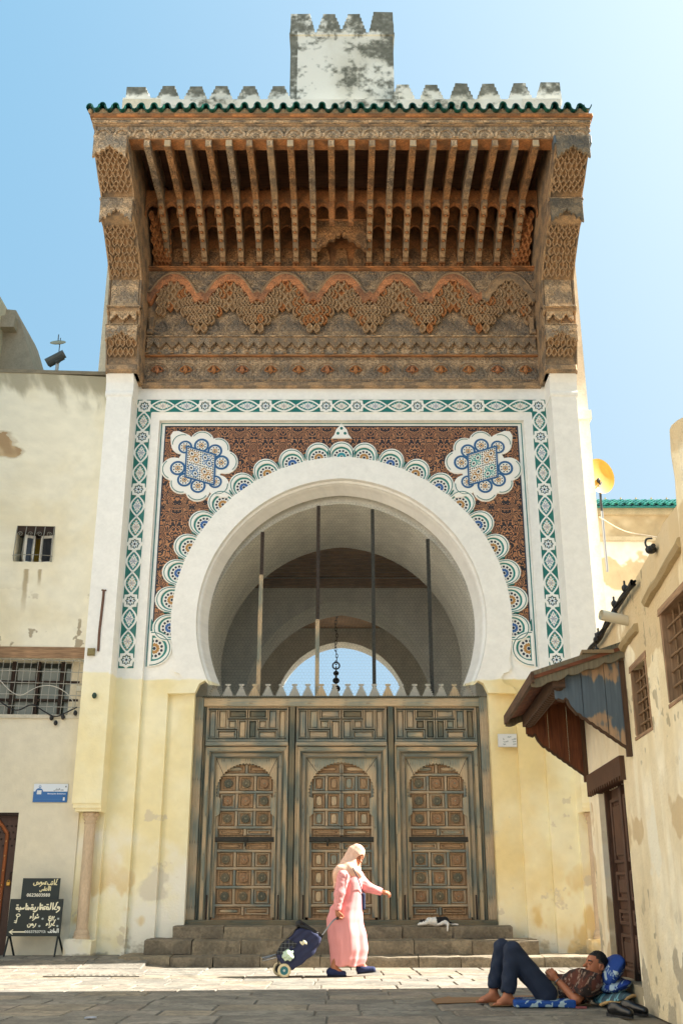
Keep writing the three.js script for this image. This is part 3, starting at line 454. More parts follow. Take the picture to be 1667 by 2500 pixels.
    Q('bottom_rail', ch(L - 0.04, Rr + 0.04, 0.6201, 0.645, -0.62, -0.47, 0.008, true), W.tan);
    const bar = Q('iron_bar', ch(cx - w - 0.05, cx + w + 0.05, 1.822, 1.9, -0.6, -0.515, 0.01, true), W.iron);
    if (b < 2) Q('lock', mg([ball(cx - (b === 1 ? 0.23 : -0.02), 1.855, -0.505, 0.035, 0.04, 0.02, 10, 8), ball(cx - (b === 1 ? 0.23 : -0.02), 1.79, -0.505, 0.02, 0.045, 0.018, 10, 8)]), W.iron);
    if (b === 1) Q('leaf_gap', box(cx - 0.006, cx + 0.006, 0.66, 3.07, -0.6, -0.527), W.dark);
    for (const s of [-1, 1]) P('bolt_slot', box(cx + s * (w + 0.12) - 0.012, cx + s * (w + 0.12) + 0.012, 0.63, 1.0, -0.5, -0.462), W.dark);
  });
}
{ // bars and wire netting across the upper arch
  const g = thing('arch_grille', 'wire netting on four thin upright bars across the upper arch opening', 'grille', [0, 4.2, -0.62]);
  for (const [dx, top, cut] of [[597, 1222, 1352], [729, 1162, 1455], [858, 1170, 1600], [988, 1238, 1600]]) {
    const x = hx(dx * 1.0631, 1450 * 1.0631, -0.62), y1 = hY(top * 1.0631, -0.62), yc = hY(cut * 1.0631, -0.62), b = part(g, 'bar', base(box(x - 0.032, x + 0.032, max(4.2, yc), y1, -0.65, -0.6), g), cut > 1500 ? W.iron : W.dark);
    if (yc > 4.25) part(g, 'bar_extension', base(box(x - 0.036, x + 0.036, 4.2, yc + 0.25, -0.6, -0.575), g), W.greyLight);
  }
  const net = tex(64, 64, (u, v) => { const hexd = (x, y) => { const q = [x, y / 1.732]; let a = [((q[0] % 1) + 1) % 1 - 0.5, (((q[1]) % 1) + 1) % 1 - 0.5], b = [(((q[0] + 0.5) % 1) + 1) % 1 - 0.5, (((q[1] + 0.5) % 1) + 1) % 1 - 0.5]; const d = ([m, n]) => { n *= 1.732; return max(abs(m), abs(m) * 0.5 + abs(n) * 0.866); }; return min(d(a), d(b)); }; const e = hexd(u, v * 1.732); const o = e > 0.478 ? 255 : 0; return [o, o, o]; }, false);
  const nm = M({ color: col(120, 122, 116), roughness: 0.7, metalness: 0.3, alphaMap: rep(net, 1 / 0.06, 1 / 0.104), transparent: true, side: THREE.DoubleSide });
  const a = arc(2.43, 5.4, 7.84, 4.2, 24), sh = new THREE.ShapeGeometry(poly(a), 6).toNonIndexed(); sh.translate(0, 0, -0.57); part(g, 'wire_netting', base(sh, g), nm);
}
// ---------- carved timber canopy over the gate ----------
console.log('canopy');
const cn = thing('timber_canopy', 'carved brown timber canopy with rafters and honeycomb brackets under green eave tiles', 'canopy', [0, 9.9, 0]);
{
  const P = (n, g, m, p = cn) => part(p, n, base(g, cn), m), k5 = (a) => a;
  // frieze on the wall, bottom to top
  P('bottom_beam', ch(-3.72, 3.72, 9.885, 9.985, -0.13, 0.1, 0.02, true), cWood);
  P('carved_panel', box(-3.7, 3.7, 9.985, 10.52, -0.13, 0.06, false, false), carved);
  for (const [y0, y1, z, m] of [[10.515, 10.545, 0.12, cWarm], [10.545, 10.575, 0.1, cWood], [10.885, 10.915, 0.12, cWood], [10.915, 10.945, 0.15, carvedPale], [12.27, 12.295, 0.34, cWarm], [12.295, 12.325, 0.37, cWarm]]) P('moulding', ch(-3.7, 3.7, y0, y1, -0.13, z, 0.008, true), m);
  for (const [y, z] of [[10.02, 0.064], [10.46, 0.064], [12.2, 0.262]]) { const g = []; for (let i = 0; i < 150; i++) g.push(box(-3.68 + i * 0.049, -3.65 + i * 0.049, y, y + 0.022, z - 0.01, z + 0.008)); const o = P('bead_row', mg(g), cWood); o.userData.kind = 'stuff'; }
  for (let i = -6; i <= 7; i++) { // hanging leaf bosses
    const x = (i - 0.5) * 0.53, g = [ball(x, 10.235, 0.1, 0.045, 0.085, 0.05, 8, 8)]; for (const s of [-1, 1]) { const b = ball(0, 0, 0, 0.02, 0.085, 0.03, 6, 6); b.rotateZ(s * 0.8); b.translate(x + s * 0.07, 10.28, 0.075); g.push(b); const c = ball(0, 0, 0, 0.018, 0.06, 0.02, 6, 6); c.rotateZ(s * 1.9); c.translate(x + s * 0.06, 10.21, 0.07); g.push(c); } g.push(rod([x, 10.14, 0.1], [x, 10.18, 0.1], 0.004, 0.02, 6));
    P('leaf_boss', mg(g), i % 3 ? cWarm : cPink);
    const ring = []; for (let k = 0; k <= 12; k++) { const a = k / 12 * PI; ring.push([x + 0.19 * cos(a), 10.2 + 0.19 * sin(a), 0.062]); } P('boss_arch', tube(ring, 0.013, 4, 16), cWood);
  }
  // row of small pointed niches
  { const w = 0.236, n = 31, a = (q) => [[-q, 0], [-q, 0.11], [-q * 0.85, 0.135], [-q * 0.62, 0.145], [-q * 0.5, 0.18], [-q * 0.2, 0.195], [0, 0.235], [q * 0.2, 0.195], [q * 0.5, 0.18], [q * 0.62, 0.145], [q * 0.85, 0.135], [q, 0.11], [q, 0]];
    const unit = ext(poly([[-w / 2, 0.1], ...a(w / 2 * 0.8).slice(1, -1).map(([x, y]) => [x, y]), [w / 2, 0.1], [w / 2, 0.31], [-w / 2, 0.31]]), 0.06, 0.15, { bevel: 0.008 }), post = mg([box(-0.012, 0.012, 0.03, 0.11, 0.08, 0.11), ch(-0.032, 0.032, 0.0, 0.035, 0.06, 0.135, 0.01), box(-0.026, 0.026, 0.1, 0.115, 0.07, 0.13)]), bud = ball(0, 0.24, 0.152, 0.03, 0.03, 0.012, 8, 6), back = P('niche_ground', box(-3.7, 3.7, 10.57, 10.89, -0.13, 0.062, false, false), carvedPale);
    for (let i = 0; i < n; i++) { const o = part(cn, 'small_arch', unit, i % 4 ? cWood : carvedPale); o.position.set((i - 15) * w, 0.675, 0); const q = part(cn, 'colonnette', post, rnd() < 0.7 ? cWood : cWood); q.position.set((i - 15.5) * w, 0.675, 0); const e = part(cn, 'arch_bud', bud, cWood); e.position.copy(q.position); }
  }
  // carved wall behind the honeycomb, boards joined
  for (const [x0, x1] of [[-3.7, -1.6], [-1.6, 0.53], [0.53, 2.1], [2.1, 3.7]]) { P('carved_panel', box(x0 + 0.003, x1 - 0.003, 10.945, 11.22, -0.13, 0.05, false, false), carved); P('carved_panel', box(x0 + 0.003, x1 - 0.003, 11.225, 12.3, -0.13, 0.045, false, false), carved); }
  // pink arched boards and honeycomb cells
  const per = 1.068, cell = (() => { // a small pointed hollow with a raised rim that leans out at the top
    const O = [[0, 0.085], [0.03, 0.06], [0.05, 0.03], [0.0675, -0.02], [0.045, -0.06], [0, -0.105], [-0.045, -0.06], [-0.0675, -0.02], [-0.05, 0.03], [-0.03, 0.06]], q = [], z = (y) => 0.055 + 0.2 * (y + 0.1), I = O.map(([x, y]) => [x * 0.74, -0.006 + (y + 0.006) * 0.76]);
    for (let i = 0; i < 10; i++) { const j = (i + 1) % 10, o = O[i], p = O[j], a = I[i], b = I[j]; q.push([[o[0], o[1], z(o[1]) - 0.07], [o[0], o[1], z(o[1])], [p[0], p[1], z(p[1])], [p[0], p[1], z(p[1]) - 0.07]], [[o[0], o[1], z(o[1])], [a[0], a[1], z(a[1])], [b[0], b[1], z(b[1])], [p[0], p[1], z(p[1])]], [[a[0], a[1], z(a[1])], [a[0] * 0.5, a[1] * 0.6, z(a[1]) - 0.06], [b[0] * 0.5, b[1] * 0.6, z(b[1]) - 0.06], [b[0], b[1], z(b[1])]], [[a[0] * 0.5, a[1] * 0.6, z(a[1]) - 0.06], [0, 0, 0.005], [b[0] * 0.5, b[1] * 0.6, z(b[1]) - 0.06], [b[0] * 0.5, b[1] * 0.6, z(b[1]) - 0.06]]); }
    return wuv(quads(q)); })();
  const topY = (x) => { const t = abs(((x / per + 0.5) % 1 + 1) % 1 - 0.5) * 2; return t < 0.84 ? 12.06 - 0.5 * pow(t / 0.84, 1.7) : 11.56 + 0.12 * smooth(0.84, 1, t); };
  const cm = [cWood, cWood, carvedPale, cWood, cWood, cWarm];
  for (let r = 0; r < 6; r++) for (let i = -26; i <= 26; i++) {
    const x = (i + (r % 2) * 0.5) * 0.1335; if (abs(x) > 3.6) continue; const o = part(cn, 'muqarnas_cell', cell, cm[floor(rnd() * 6)]); o.position.set(x, topY(x) - 0.03 - r * 0.088 - 9.9, 0.2 - r * 0.022);
  }
  for (let k = -3; k <= 3; k++) {
    const x = k * per, low = [], up = []; for (let i = 0; i <= 32; i++) { const u = -0.5 + i / 32, z = abs(((i + (4)) % 4) - 2) / 2; low.push([x + u * per, topY(x + u * per) + 0.012 - 0.045 * z]); }
    for (let i = 0; i <= 32; i++) { const u = -0.5 + i / 32, t = abs(u) * 2; up.push([x + u * per, t < 0.84 ? 12.19 - 0.44 * pow(t / 0.84, 2.2) : 11.75 + 0.06 * smooth(0.84, 1, t)]); }
    const half = (pts) => (k === 3 || k === -3 ? pts.map(([a, b]) => [clamp(a, -3.69, 3.69), b]) : pts);
    P('arch_board', ext(poly([...half(low), ...half(up).slice().reverse()]), 0.1, 0.29 + 0.001 * (k & 1)), k === 3 ? cWood : cPink);
    { const lo2 = low.map(([a, b]) => [a, b - 0.42]), q = []; for (let i = 0; i < 32; i++) q.push([[lo2[i][0], lo2[i][1], 0.05], [lo2[i + 1][0], lo2[i + 1][1], 0.05], [low[i + 1][0], low[i + 1][1] + 0.05, 0.13], [low[i][0], low[i][1] + 0.05, 0.13]].map(([a, b, c]) => [clamp(a, -3.69, 3.69), b, c])); P('honeycomb_ground', wuv(quads(q)), cWood); }
    P('arch_rib', tube(up.filter((_, i) => i % 2 === 0).map(([a, b]) => [clamp(a, -3.69, 3.69), b + 0.03, 0.275]), 0.03, 5, 32), cWood);
    P('arch_spandrel', ext(poly([...half(up), [min(3.69, x + per / 2), 12.27], [max(-3.69, x - per / 2), 12.27]]), 0.04, 0.26), carved);
  }
  // back wall above the ledge, soffit and roof
  for (const s of [-1, 1]) P('side_board', box(s * 3.7, s * 4.25, 13.585, 14.2, -0.1, 2.42), cWood);
  P('back_wall_boards', box(-3.7, 3.7, 12.325, 14.2, -0.13, 0.0), cWarm);
  const ceilM = wood(128, 88, 62);
  for (let i = 0; i < 10; i++) P('ceiling_board', box(-3.7, 3.7, 14.13 - i * 0.043, 14.18 - i * 0.043, 0.03 + i * 0.243, 0.03 + (i + 1) * 0.243 - 0.006, true), ceilM);
  const rx = (i) => (i - 9.5) * 0.355;
  // rafters and their stepped brackets
  const raf = mg([ch(-0.055, 0.055, 13.19, 13.335, 1.08, 2.7, 0.01), box(-0.045, 0.045, 13.335, 13.74, 1.08, 2.44)]);
  const brk = (() => { // bracket: pair of colonnettes, then corbels stepping out
    const pr = [[0.03, 12.56], [0.1, 12.56], [0.16, 12.62]]; for (let k = 0; k < 6; k++) { const t = k / 6, z = 0.16 + 1.0 * t, y = 12.62 + 0.44 * pow(t, 0.85); pr.push([z + 0.05, y + 0.005], [z + 0.13, y + 0.075]); } pr.push([1.24, 13.1], [1.24, 13.25], [0.03, 13.25]);
    const g = ext(poly(pr), -0.05, 0.05, { bevel: 0.008 }); g.rotateY(-PI / 2); return g; })();
  const brkTip = (() => { const g = []; for (let k = 0; k < 6; k++) { const t = (k + 0.6) / 6, z = 0.16 + 1.0 * t, y = 12.62 + 0.44 * pow(t, 0.85); const b = ball(0, 0, 0, 0.038, 0.03, 0.05, 6, 5); b.rotateX(0.5); b.translate(0, y + 0.02, z + 0.09); g.push(b); } return mg(g); })();
  const foot = mg([box(-0.05, -0.018, 12.36, 12.56, 0.05, 0.1), box(0.018, 0.05, 12.36, 12.56, 0.05, 0.1), ch(-0.062, 0.062, 12.54, 12.57, 0.03, 0.15, 0.01)]), block = ch(-0.065, 0.065, 12.325, 12.375, 0.03, 0.17, 0.014), cap = ch(-0.055, 0.055, 13.2, 13.33, 2.7, 2.73, 0.012);
  for (const g of [raf, brk, brkTip, foot, block, cap]) g.translate(0, -9.9, 0);
  for (let i = 0; i < 20; i++) {
    const ra = part(cn, 'rafter', raf, [carved, carvedWarm, cWood, carvedWarm][i % 4]), q = [ra]; if (i !== 9 && i !== 10) { const b = part(cn, 'rafter_bracket', brk, cWood); part(b, 'corbel_tips', brkTip, cWarm).userData.kind = 'stuff'; part(b, 'colonnettes', foot, cWarm); part(b, 'foot_block', block, cWood); q.push(b); } else { q.push(part(cn, 'pendant', base(mg([ch(-0.05, 0.05, 12.72, 13.2, 1.08, 1.2, 0.01)]), cn), cWarm)); }
    part(ra, 'end_cap', cap, [carvedPale, W.greyLight, cWood][i % 3]); for (const o of q) o.position.x = rx(i);
  }
  // board of little arches between the brackets
  for (let i = 0; i < 21; i++) {
    const x0 = rx(i - 1) + 0.052, x1 = min(3.69, rx(i) - 0.052), xa = max(-3.69, x0); if (x1 - xa < 0.1) continue; const c = (xa + x1) / 2, h = (x1 - xa) / 2 - 0.012, A = []; for (let k = 0; k <= 20; k++) { const t = k / 20 * PI; A.push([c - h * cos(t), 13.08 + (h * 1.25 + 0.012 * abs(sin(t * 6))) * sin(t)]); }
    P('bracket_arch', ext(poly([[xa, 12.97], [c - h, 12.97], ...A, [c + h, 12.97], [x1, 12.97], [x1, 13.5], [xa, 13.5]]), 0.98, 1.1), cWarm);
    P('inner_arch', (() => { const B = A.map(([x, y]) => [c + (x - c) * 0.98, y - 0.02]); return ext(poly([[xa, 12.8], ...B, [x1, 12.8], [x1, 14.1], [xa, 14.1]]), 0.36, 0.42); })(), cWarm);
    const T = []; for (let k = 0; k <= 10; k++) { const t = k / 10 * PI; T.push([c + h * 0.9 * cos(t), 12.86 + h * 0.75 * sin(t)]); }
    P('back_panel', ext(poly([[xa - 0.04, 12.325], [x1 + 0.04, 12.325], ...T]), -0.1, 0.035 + 0.003 * (i % 2)), carvedWarm);
  }
  { // middle pediment between the two widest set brackets
    const x0 = rx(8) + 0.055, x1 = rx(11) - 0.055, lo = []; const st = [[-0.5, 12.56], [-0.44, 12.58], [-0.38, 12.67], [-0.3, 12.68], [-0.25, 12.78], [-0.15, 12.79], [-0.11, 12.87], [-0.04, 12.87], [0, 12.94]]; for (const [u, y] of st) lo.push([lerp(x0, x1, u + 0.5), y]); for (const [u, y] of st.slice(0, -1).reverse()) lo.push([lerp(x0, x1, 0.5 - u), y]);
    P('middle_pediment', ext(poly([...lo, [x1, 13.2], [x0, 13.2]]), 0.46, 0.56), carvedWarm); P('pediment_shelf', ch(x0, x1, 13.2, 13.24, 0.05, 0.6, 0.01, true), cWarm);
  }
  // front beam
  P('front_beam', box(-3.7, 3.7, 13.335, 13.6, 2.44, 2.72, true), cWarm);
  for (let i = 0; i < 9; i++) P('fascia_board', box(-4.3 + i * 0.9556 + 0.003, -4.3 + (i + 1) * 0.9556 - 0.003, 13.34, 13.585, 2.66, 2.75 + 0.003 * (i % 3), false, false), carvedPale);
  { const n = 26, w = 8.6 / n; for (let i = 0; i < n; i++) { const c = -4.3 + (i + 0.5) * w, A = [], B = []; for (let k = 0; k <= 24; k++) { const t = k / 24 * PI, q = 1 + 0.07 * abs(sin(t * 3.5)); A.push([c + 0.155 * q * cos(t), 13.35 + 0.185 * q * sin(t)]); B.push([c + 0.115 * q * cos(t), 13.35 + 0.14 * q * sin(t)]); } P('fascia_arch', ext(poly([...A, ...B.reverse()]), 2.74, 2.775, { bevel: 0.006 }), carvedPale); P('fascia_shell', mg([ball(c, 13.39, 2.755, 0.055, 0.045, 0.02, 8, 6), ball(c + w / 2, 13.5, 2.755, 0.03, 0.055, 0.018, 8, 6), ball(c + w / 2, 13.39, 2.755, 0.02, 0.03, 0.018, 6, 5)]), carvedPale); } }
  for (const [y0, y1, z, m] of [[13.585, 13.615, 2.79, cWood], [13.615, 13.665, 2.83, carvedPale], [13.665, 13.69, 2.86, cWood]]) P('eave_moulding', ch(-4.33, 4.33, y0, y1, 2.42, z, 0.01, true), m);
  P('eave_board', ch(-4.36, 4.36, 13.69, 13.76, 2.4, 2.9, 0.02, true), cWarm);
  // side consoles: body in profile, honeycomb hollows and carved bands on the front
  const prof = [[-0.13, 9.93], [0.52, 9.93], [0.58, 10.04], [0.58, 10.08], [0.6, 10.14], [0.6, 10.2], [0.72, 10.5], [0.8, 10.56], [0.8, 10.72], [0.74, 10.73], [0.74, 11.0], [0.84, 11.04], [0.86, 11.1], [0.8, 11.12], [0.84, 11.7], [1.1, 11.95], [1.45, 12.2], [1.62, 12.3], [1.92, 12.34], [1.95, 12.62], [1.9, 12.66], [2.0, 12.75], [2.2, 12.85], [2.45, 13.02], [2.62, 13.12], [2.74, 13.16], [2.745, 13.585], [-0.13, 13.585]];
  for (const s of [-1, 1]) {
    const X = (a) => s * a, g = ext(poly(prof), -0.27, 0.27); g.rotateY(-PI / 2); g.translate(X(3.99), 0, 0); const cs = P('side_console', g, cWood);
    P('console_cheek', (() => { const h = ext(poly(prof.map(([a, b]) => [a + 0.03, b - 0.012])), -0.015, 0.015); h.rotateY(-PI / 2); h.translate(X(3.705), 0, 0); return h; })(), cWood);
    P('console_cheek', (() => { const h = ext(poly(prof.map(([a, b]) => [a + 0.03, b - 0.012])), -0.015, 0.015); h.rotateY(-PI / 2); h.translate(X(4.275), 0, 0); return h; })(), cWood);
    P('cheek_rib', tube(prof.slice(3, 25).map(([a, b]) => [X(3.685), b + 0.08, a - 0.1]), 0.02, 5, 60), cWood);
    P('console_foot', ch(X(3.99) - 0.29, X(3.99) + 0.29, 9.93, 10.07, 0.2, 0.64, 0.03, true), cWood);
    // honeycomb on the three hollow slopes
    const zone = (pts, rows, colsN) => { const L = []; for (let r = 0; r < rows; r++) { const t = (r + 0.5) / rows * (pts.length - 1), i = min(pts.length - 2, floor(t)), f = t - i, z = lerp(pts[i][0], pts[i + 1][0], f), y = lerp(pts[i][1], pts[i + 1][1], f); for (let c = 0; c < colsN; c++) { const u = ((c + 0.5 + (r % 2 ? 0.25 : -0.25)) / colsN - 0.5) * 0.5; const h = cell.clone(); h.scale(0.8, 0.95, 0.9); h.rotateX(0.35 + 0.25 * rnd()); h.rotateY(rr(-0.4, 0.4)); h.translate(X(3.99) + u, y + 0.03, z + 0.05); L.push(h); } } return mg(L); };
    [[[[0.58, 10.2], [0.72, 10.5], [0.76, 10.56]], 4, 5, 'cWarm'], [[[0.86, 11.72], [1.1, 11.96], [1.45, 12.2], [1.62, 12.32]], 8, 5, 'cWarm'], [[[2.0, 12.76], [2.2, 12.86], [2.45, 13.02], [2.66, 13.14]], 8, 5, 'cWood']].forEach(([p, r, c, m]) => { const o = P('muqarnas_hollow', zone(p, r, c), cWood); });
    // toothed arch boards in front of each hollow
    const board = (y0, y1, z, m, teeth = 1) => { const w = 0.285, h = y1 - y0, e = [[-1, 0], [-0.9, 0.06], [-0.78, 0.3], [-0.66, 0.3], [-0.58, 0.24], [-0.5, 0.5], [-0.36, 0.55], [-0.28, 0.5], [-0.22, 0.7], [-0.08, 0.74], [0, 0.9]].map(([a, b]) => [a * w, y0 + b * h * 0.62]), sh = poly([...e, ...e.slice(0, -1).reverse().map(([a, b]) => [-a, b]), [w, y1], [-w, y1]].map(([a, b]) => [a + X(3.99), b])); return P('toothed_board', ext(sh, z - 0.04, z + 0.02, { bevel: 0.006 }), m); };
    board(10.42, 10.76, 0.86, carvedPale); board(12.16, 12.64, 2.0, s < 0 ? carvedPale : cGrey); board(12.9, 13.345, 2.8, s < 0 ? carvedPale : cGrey);
    P('console_moulding', ch(X(3.99) - 0.3, X(3.99) + 0.3, 10.72, 10.75, 0.5, 0.88, 0.008, true), carvedPale); P('console_moulding', ch(X(3.99) - 0.3, X(3.99) + 0.3, 11.1, 11.13, 0.5, 0.92, 0.008, true), carvedPale); P('console_moulding', ch(X(3.99) - 0.31, X(3.99) + 0.31, 12.62, 12.66, 1.6, 2.02, 0.008, true), carvedPale);
    P('console_panel', (() => { const h = box(-0.25, 0.25, 0, 0.56, 0, 0.02, false, false); h.rotateX(0.06); h.translate(X(3.99), 11.14, 0.805); return h; })(), carvedPale);
    for (let i = 0; i < 2; i++) { const w = 0.24, x = X(3.99) + (i - 0.5) * w, a = [[-0.09, 0.1], [-0.08, 0.13], [-0.05, 0.14], [-0.04, 0.17], [0, 0.22], [0.04, 0.17], [0.05, 0.14], [0.08, 0.13], [0.09, 0.1]]; P('small_arch', ext(poly([[-w / 2, 0.1], ...a, [w / 2, 0.1], [w / 2, 0.32], [-w / 2, 0.32]].map(([u, v]) => [u + x, v + 10.77])), 0.76, 0.84, { bevel: 0.006 }), carvedPale); for (const e of i ? [-0.5, 0.5] : [-0.5]) P('colonnette', mg([box(x + e * w - 0.012, x + e * w + 0.012, 10.78, 10.88, 0.76, 0.8), ch(x + e * w - 0.03, x + e * w + 0.03, 10.752, 10.79, 0.7, 0.83, 0.01)]), cWood); }
    const R = []; for (let k = 0; k <= 14; k++) { const a = k / 14 * PI; R.push([X(3.99) + 0.24 * cos(a), 12.4 + 0.17 * sin(a), 1.99]); } P('carved_arch', tube(R, 0.018, 4, 18), s < 0 ? carvedPale : cGrey);
    if (s > 0) P('lead_sheet', ch(X(3.99) - 0.32, X(3.99) + 0.33, 13.2, 13.36, 2.6, 2.8, 0.01, true), M({ color: col(120, 128, 132), roughness: 0.65, metalness: 0.3, map: blotch, bumpMap: plasterBump, bumpScale: 0.01 })).userData.label = 'grey lead sheet nailed over the corner';
    // inner honeycomb pendentive in the corner behind the console
    const L = []; for (let r = 0; r < 9; r++) for (let c = 0; c < 4; c++) { const h = cell.clone(); h.scale(0.8, 1, 0.8); h.translate(X(3.6 - c * 0.075 - (r % 2) * 0.035), 12.52 + r * 0.075, 0.1 + r * 0.09 * (1 - c * 0.18)); L.push(h); } P('corner_muqarnas', mg(L), cWarm);
    P('corner_bracket', mg([box(X(3.6) - 0.04, X(3.6) + 0.04, 11.05, 11.32, 0.05, 0.16), ch(X(3.62) - 0.06, X(3.62) + 0.06, 10.96, 11.05, 0.05, 0.2, 0.02)]), cWood);
  }
  // glazed roof tiles
  const tg = [[16, 100, 88], [20, 88, 76], [14, 78, 70], [26, 104, 86]].map(([r, g, b]) => M({ color: col(r, g, b), roughness: 0.32, map: rep(blotch, 3), bumpMap: rep(plasterBump, 2), bumpScale: 0.004 }));
  const halfTube = (r0, r1, z0, z1, up, th = 0.014) => { const q = [], N = 10; for (let i = 0; i < N; i++) { const f = (k) => { const a = PI * k / N; return [cos(a), up * sin(a)]; }, a = f(i), b = f(i + 1), pnt = (c, r, z, y) => [c[0] * r, c[1] * r + y, z]; q.push([pnt(a, r0, z0, 0), pnt(a, r1, z1, 0), pnt(b, r1, z1, 0), pnt(b, r0, z0, 0)], [pnt(b, r0 - th, z0, 0), pnt(b, r1 - th, z1, 0), pnt(a, r1 - th, z1, 0), pnt(a, r0 - th, z0, 0)], [pnt(a, r1, z1, 0), pnt(a, r1 - th, z1, 0), pnt(b, r1 - th, z1, 0), pnt(b, r1, z1, 0)]); } return wuv(quads(q)); };
  const cover = halfTube(0.055, 0.066, -0.5, 0.0, 1.25), pan = halfTube(0.08, 0.072, -0.5, 0.02, -1.2); cover.rotateX(0.22); pan.rotateX(0.22);
  const N = 39, pitch = 8.74 / N;
  for (let i = 0; i < N; i++) for (let r = 0; r < 2; r++) {
    const x = -4.37 + (i + 0.5) * pitch, dy = rr(-0.008, 0.008), dz = rr(-0.025, 0.025), y = 13.835 + r * 0.095 - 9.9;
    const a = part(cn, 'cover_tile', cover, tg[floor(rnd() * 4)]); a.position.set(x - pitch / 2, y + dy + 0.025, 2.93 + dz - r * 0.42); a.rotation.z = rr(-0.05, 0.05);
    const b = part(cn, 'pan_tile', pan, tg[floor(rnd() * 4)]); b.position.set(x, y + 0.02 + rr(-0.008, 0.008), 2.97 + rr(-0.02, 0.02) - r * 0.42); b.rotation.z = rr(-0.04, 0.04);
    if (!r) P('mortar_plug', at(ball(0, 0, 0, 0.045, 0.04, 0.05, 7, 6), x - pitch / 2, 13.84 + dy, 2.84), plain(196, 168, 132));
  }
  P('roof_bed', (() => { const g = box(-4.3, 4.3, -0.04, 0.04, -3.0, 0, true); g.rotateX(0.22); g.translate(0, 13.81, 2.86); return g; })(), plain(170, 150, 120));
}
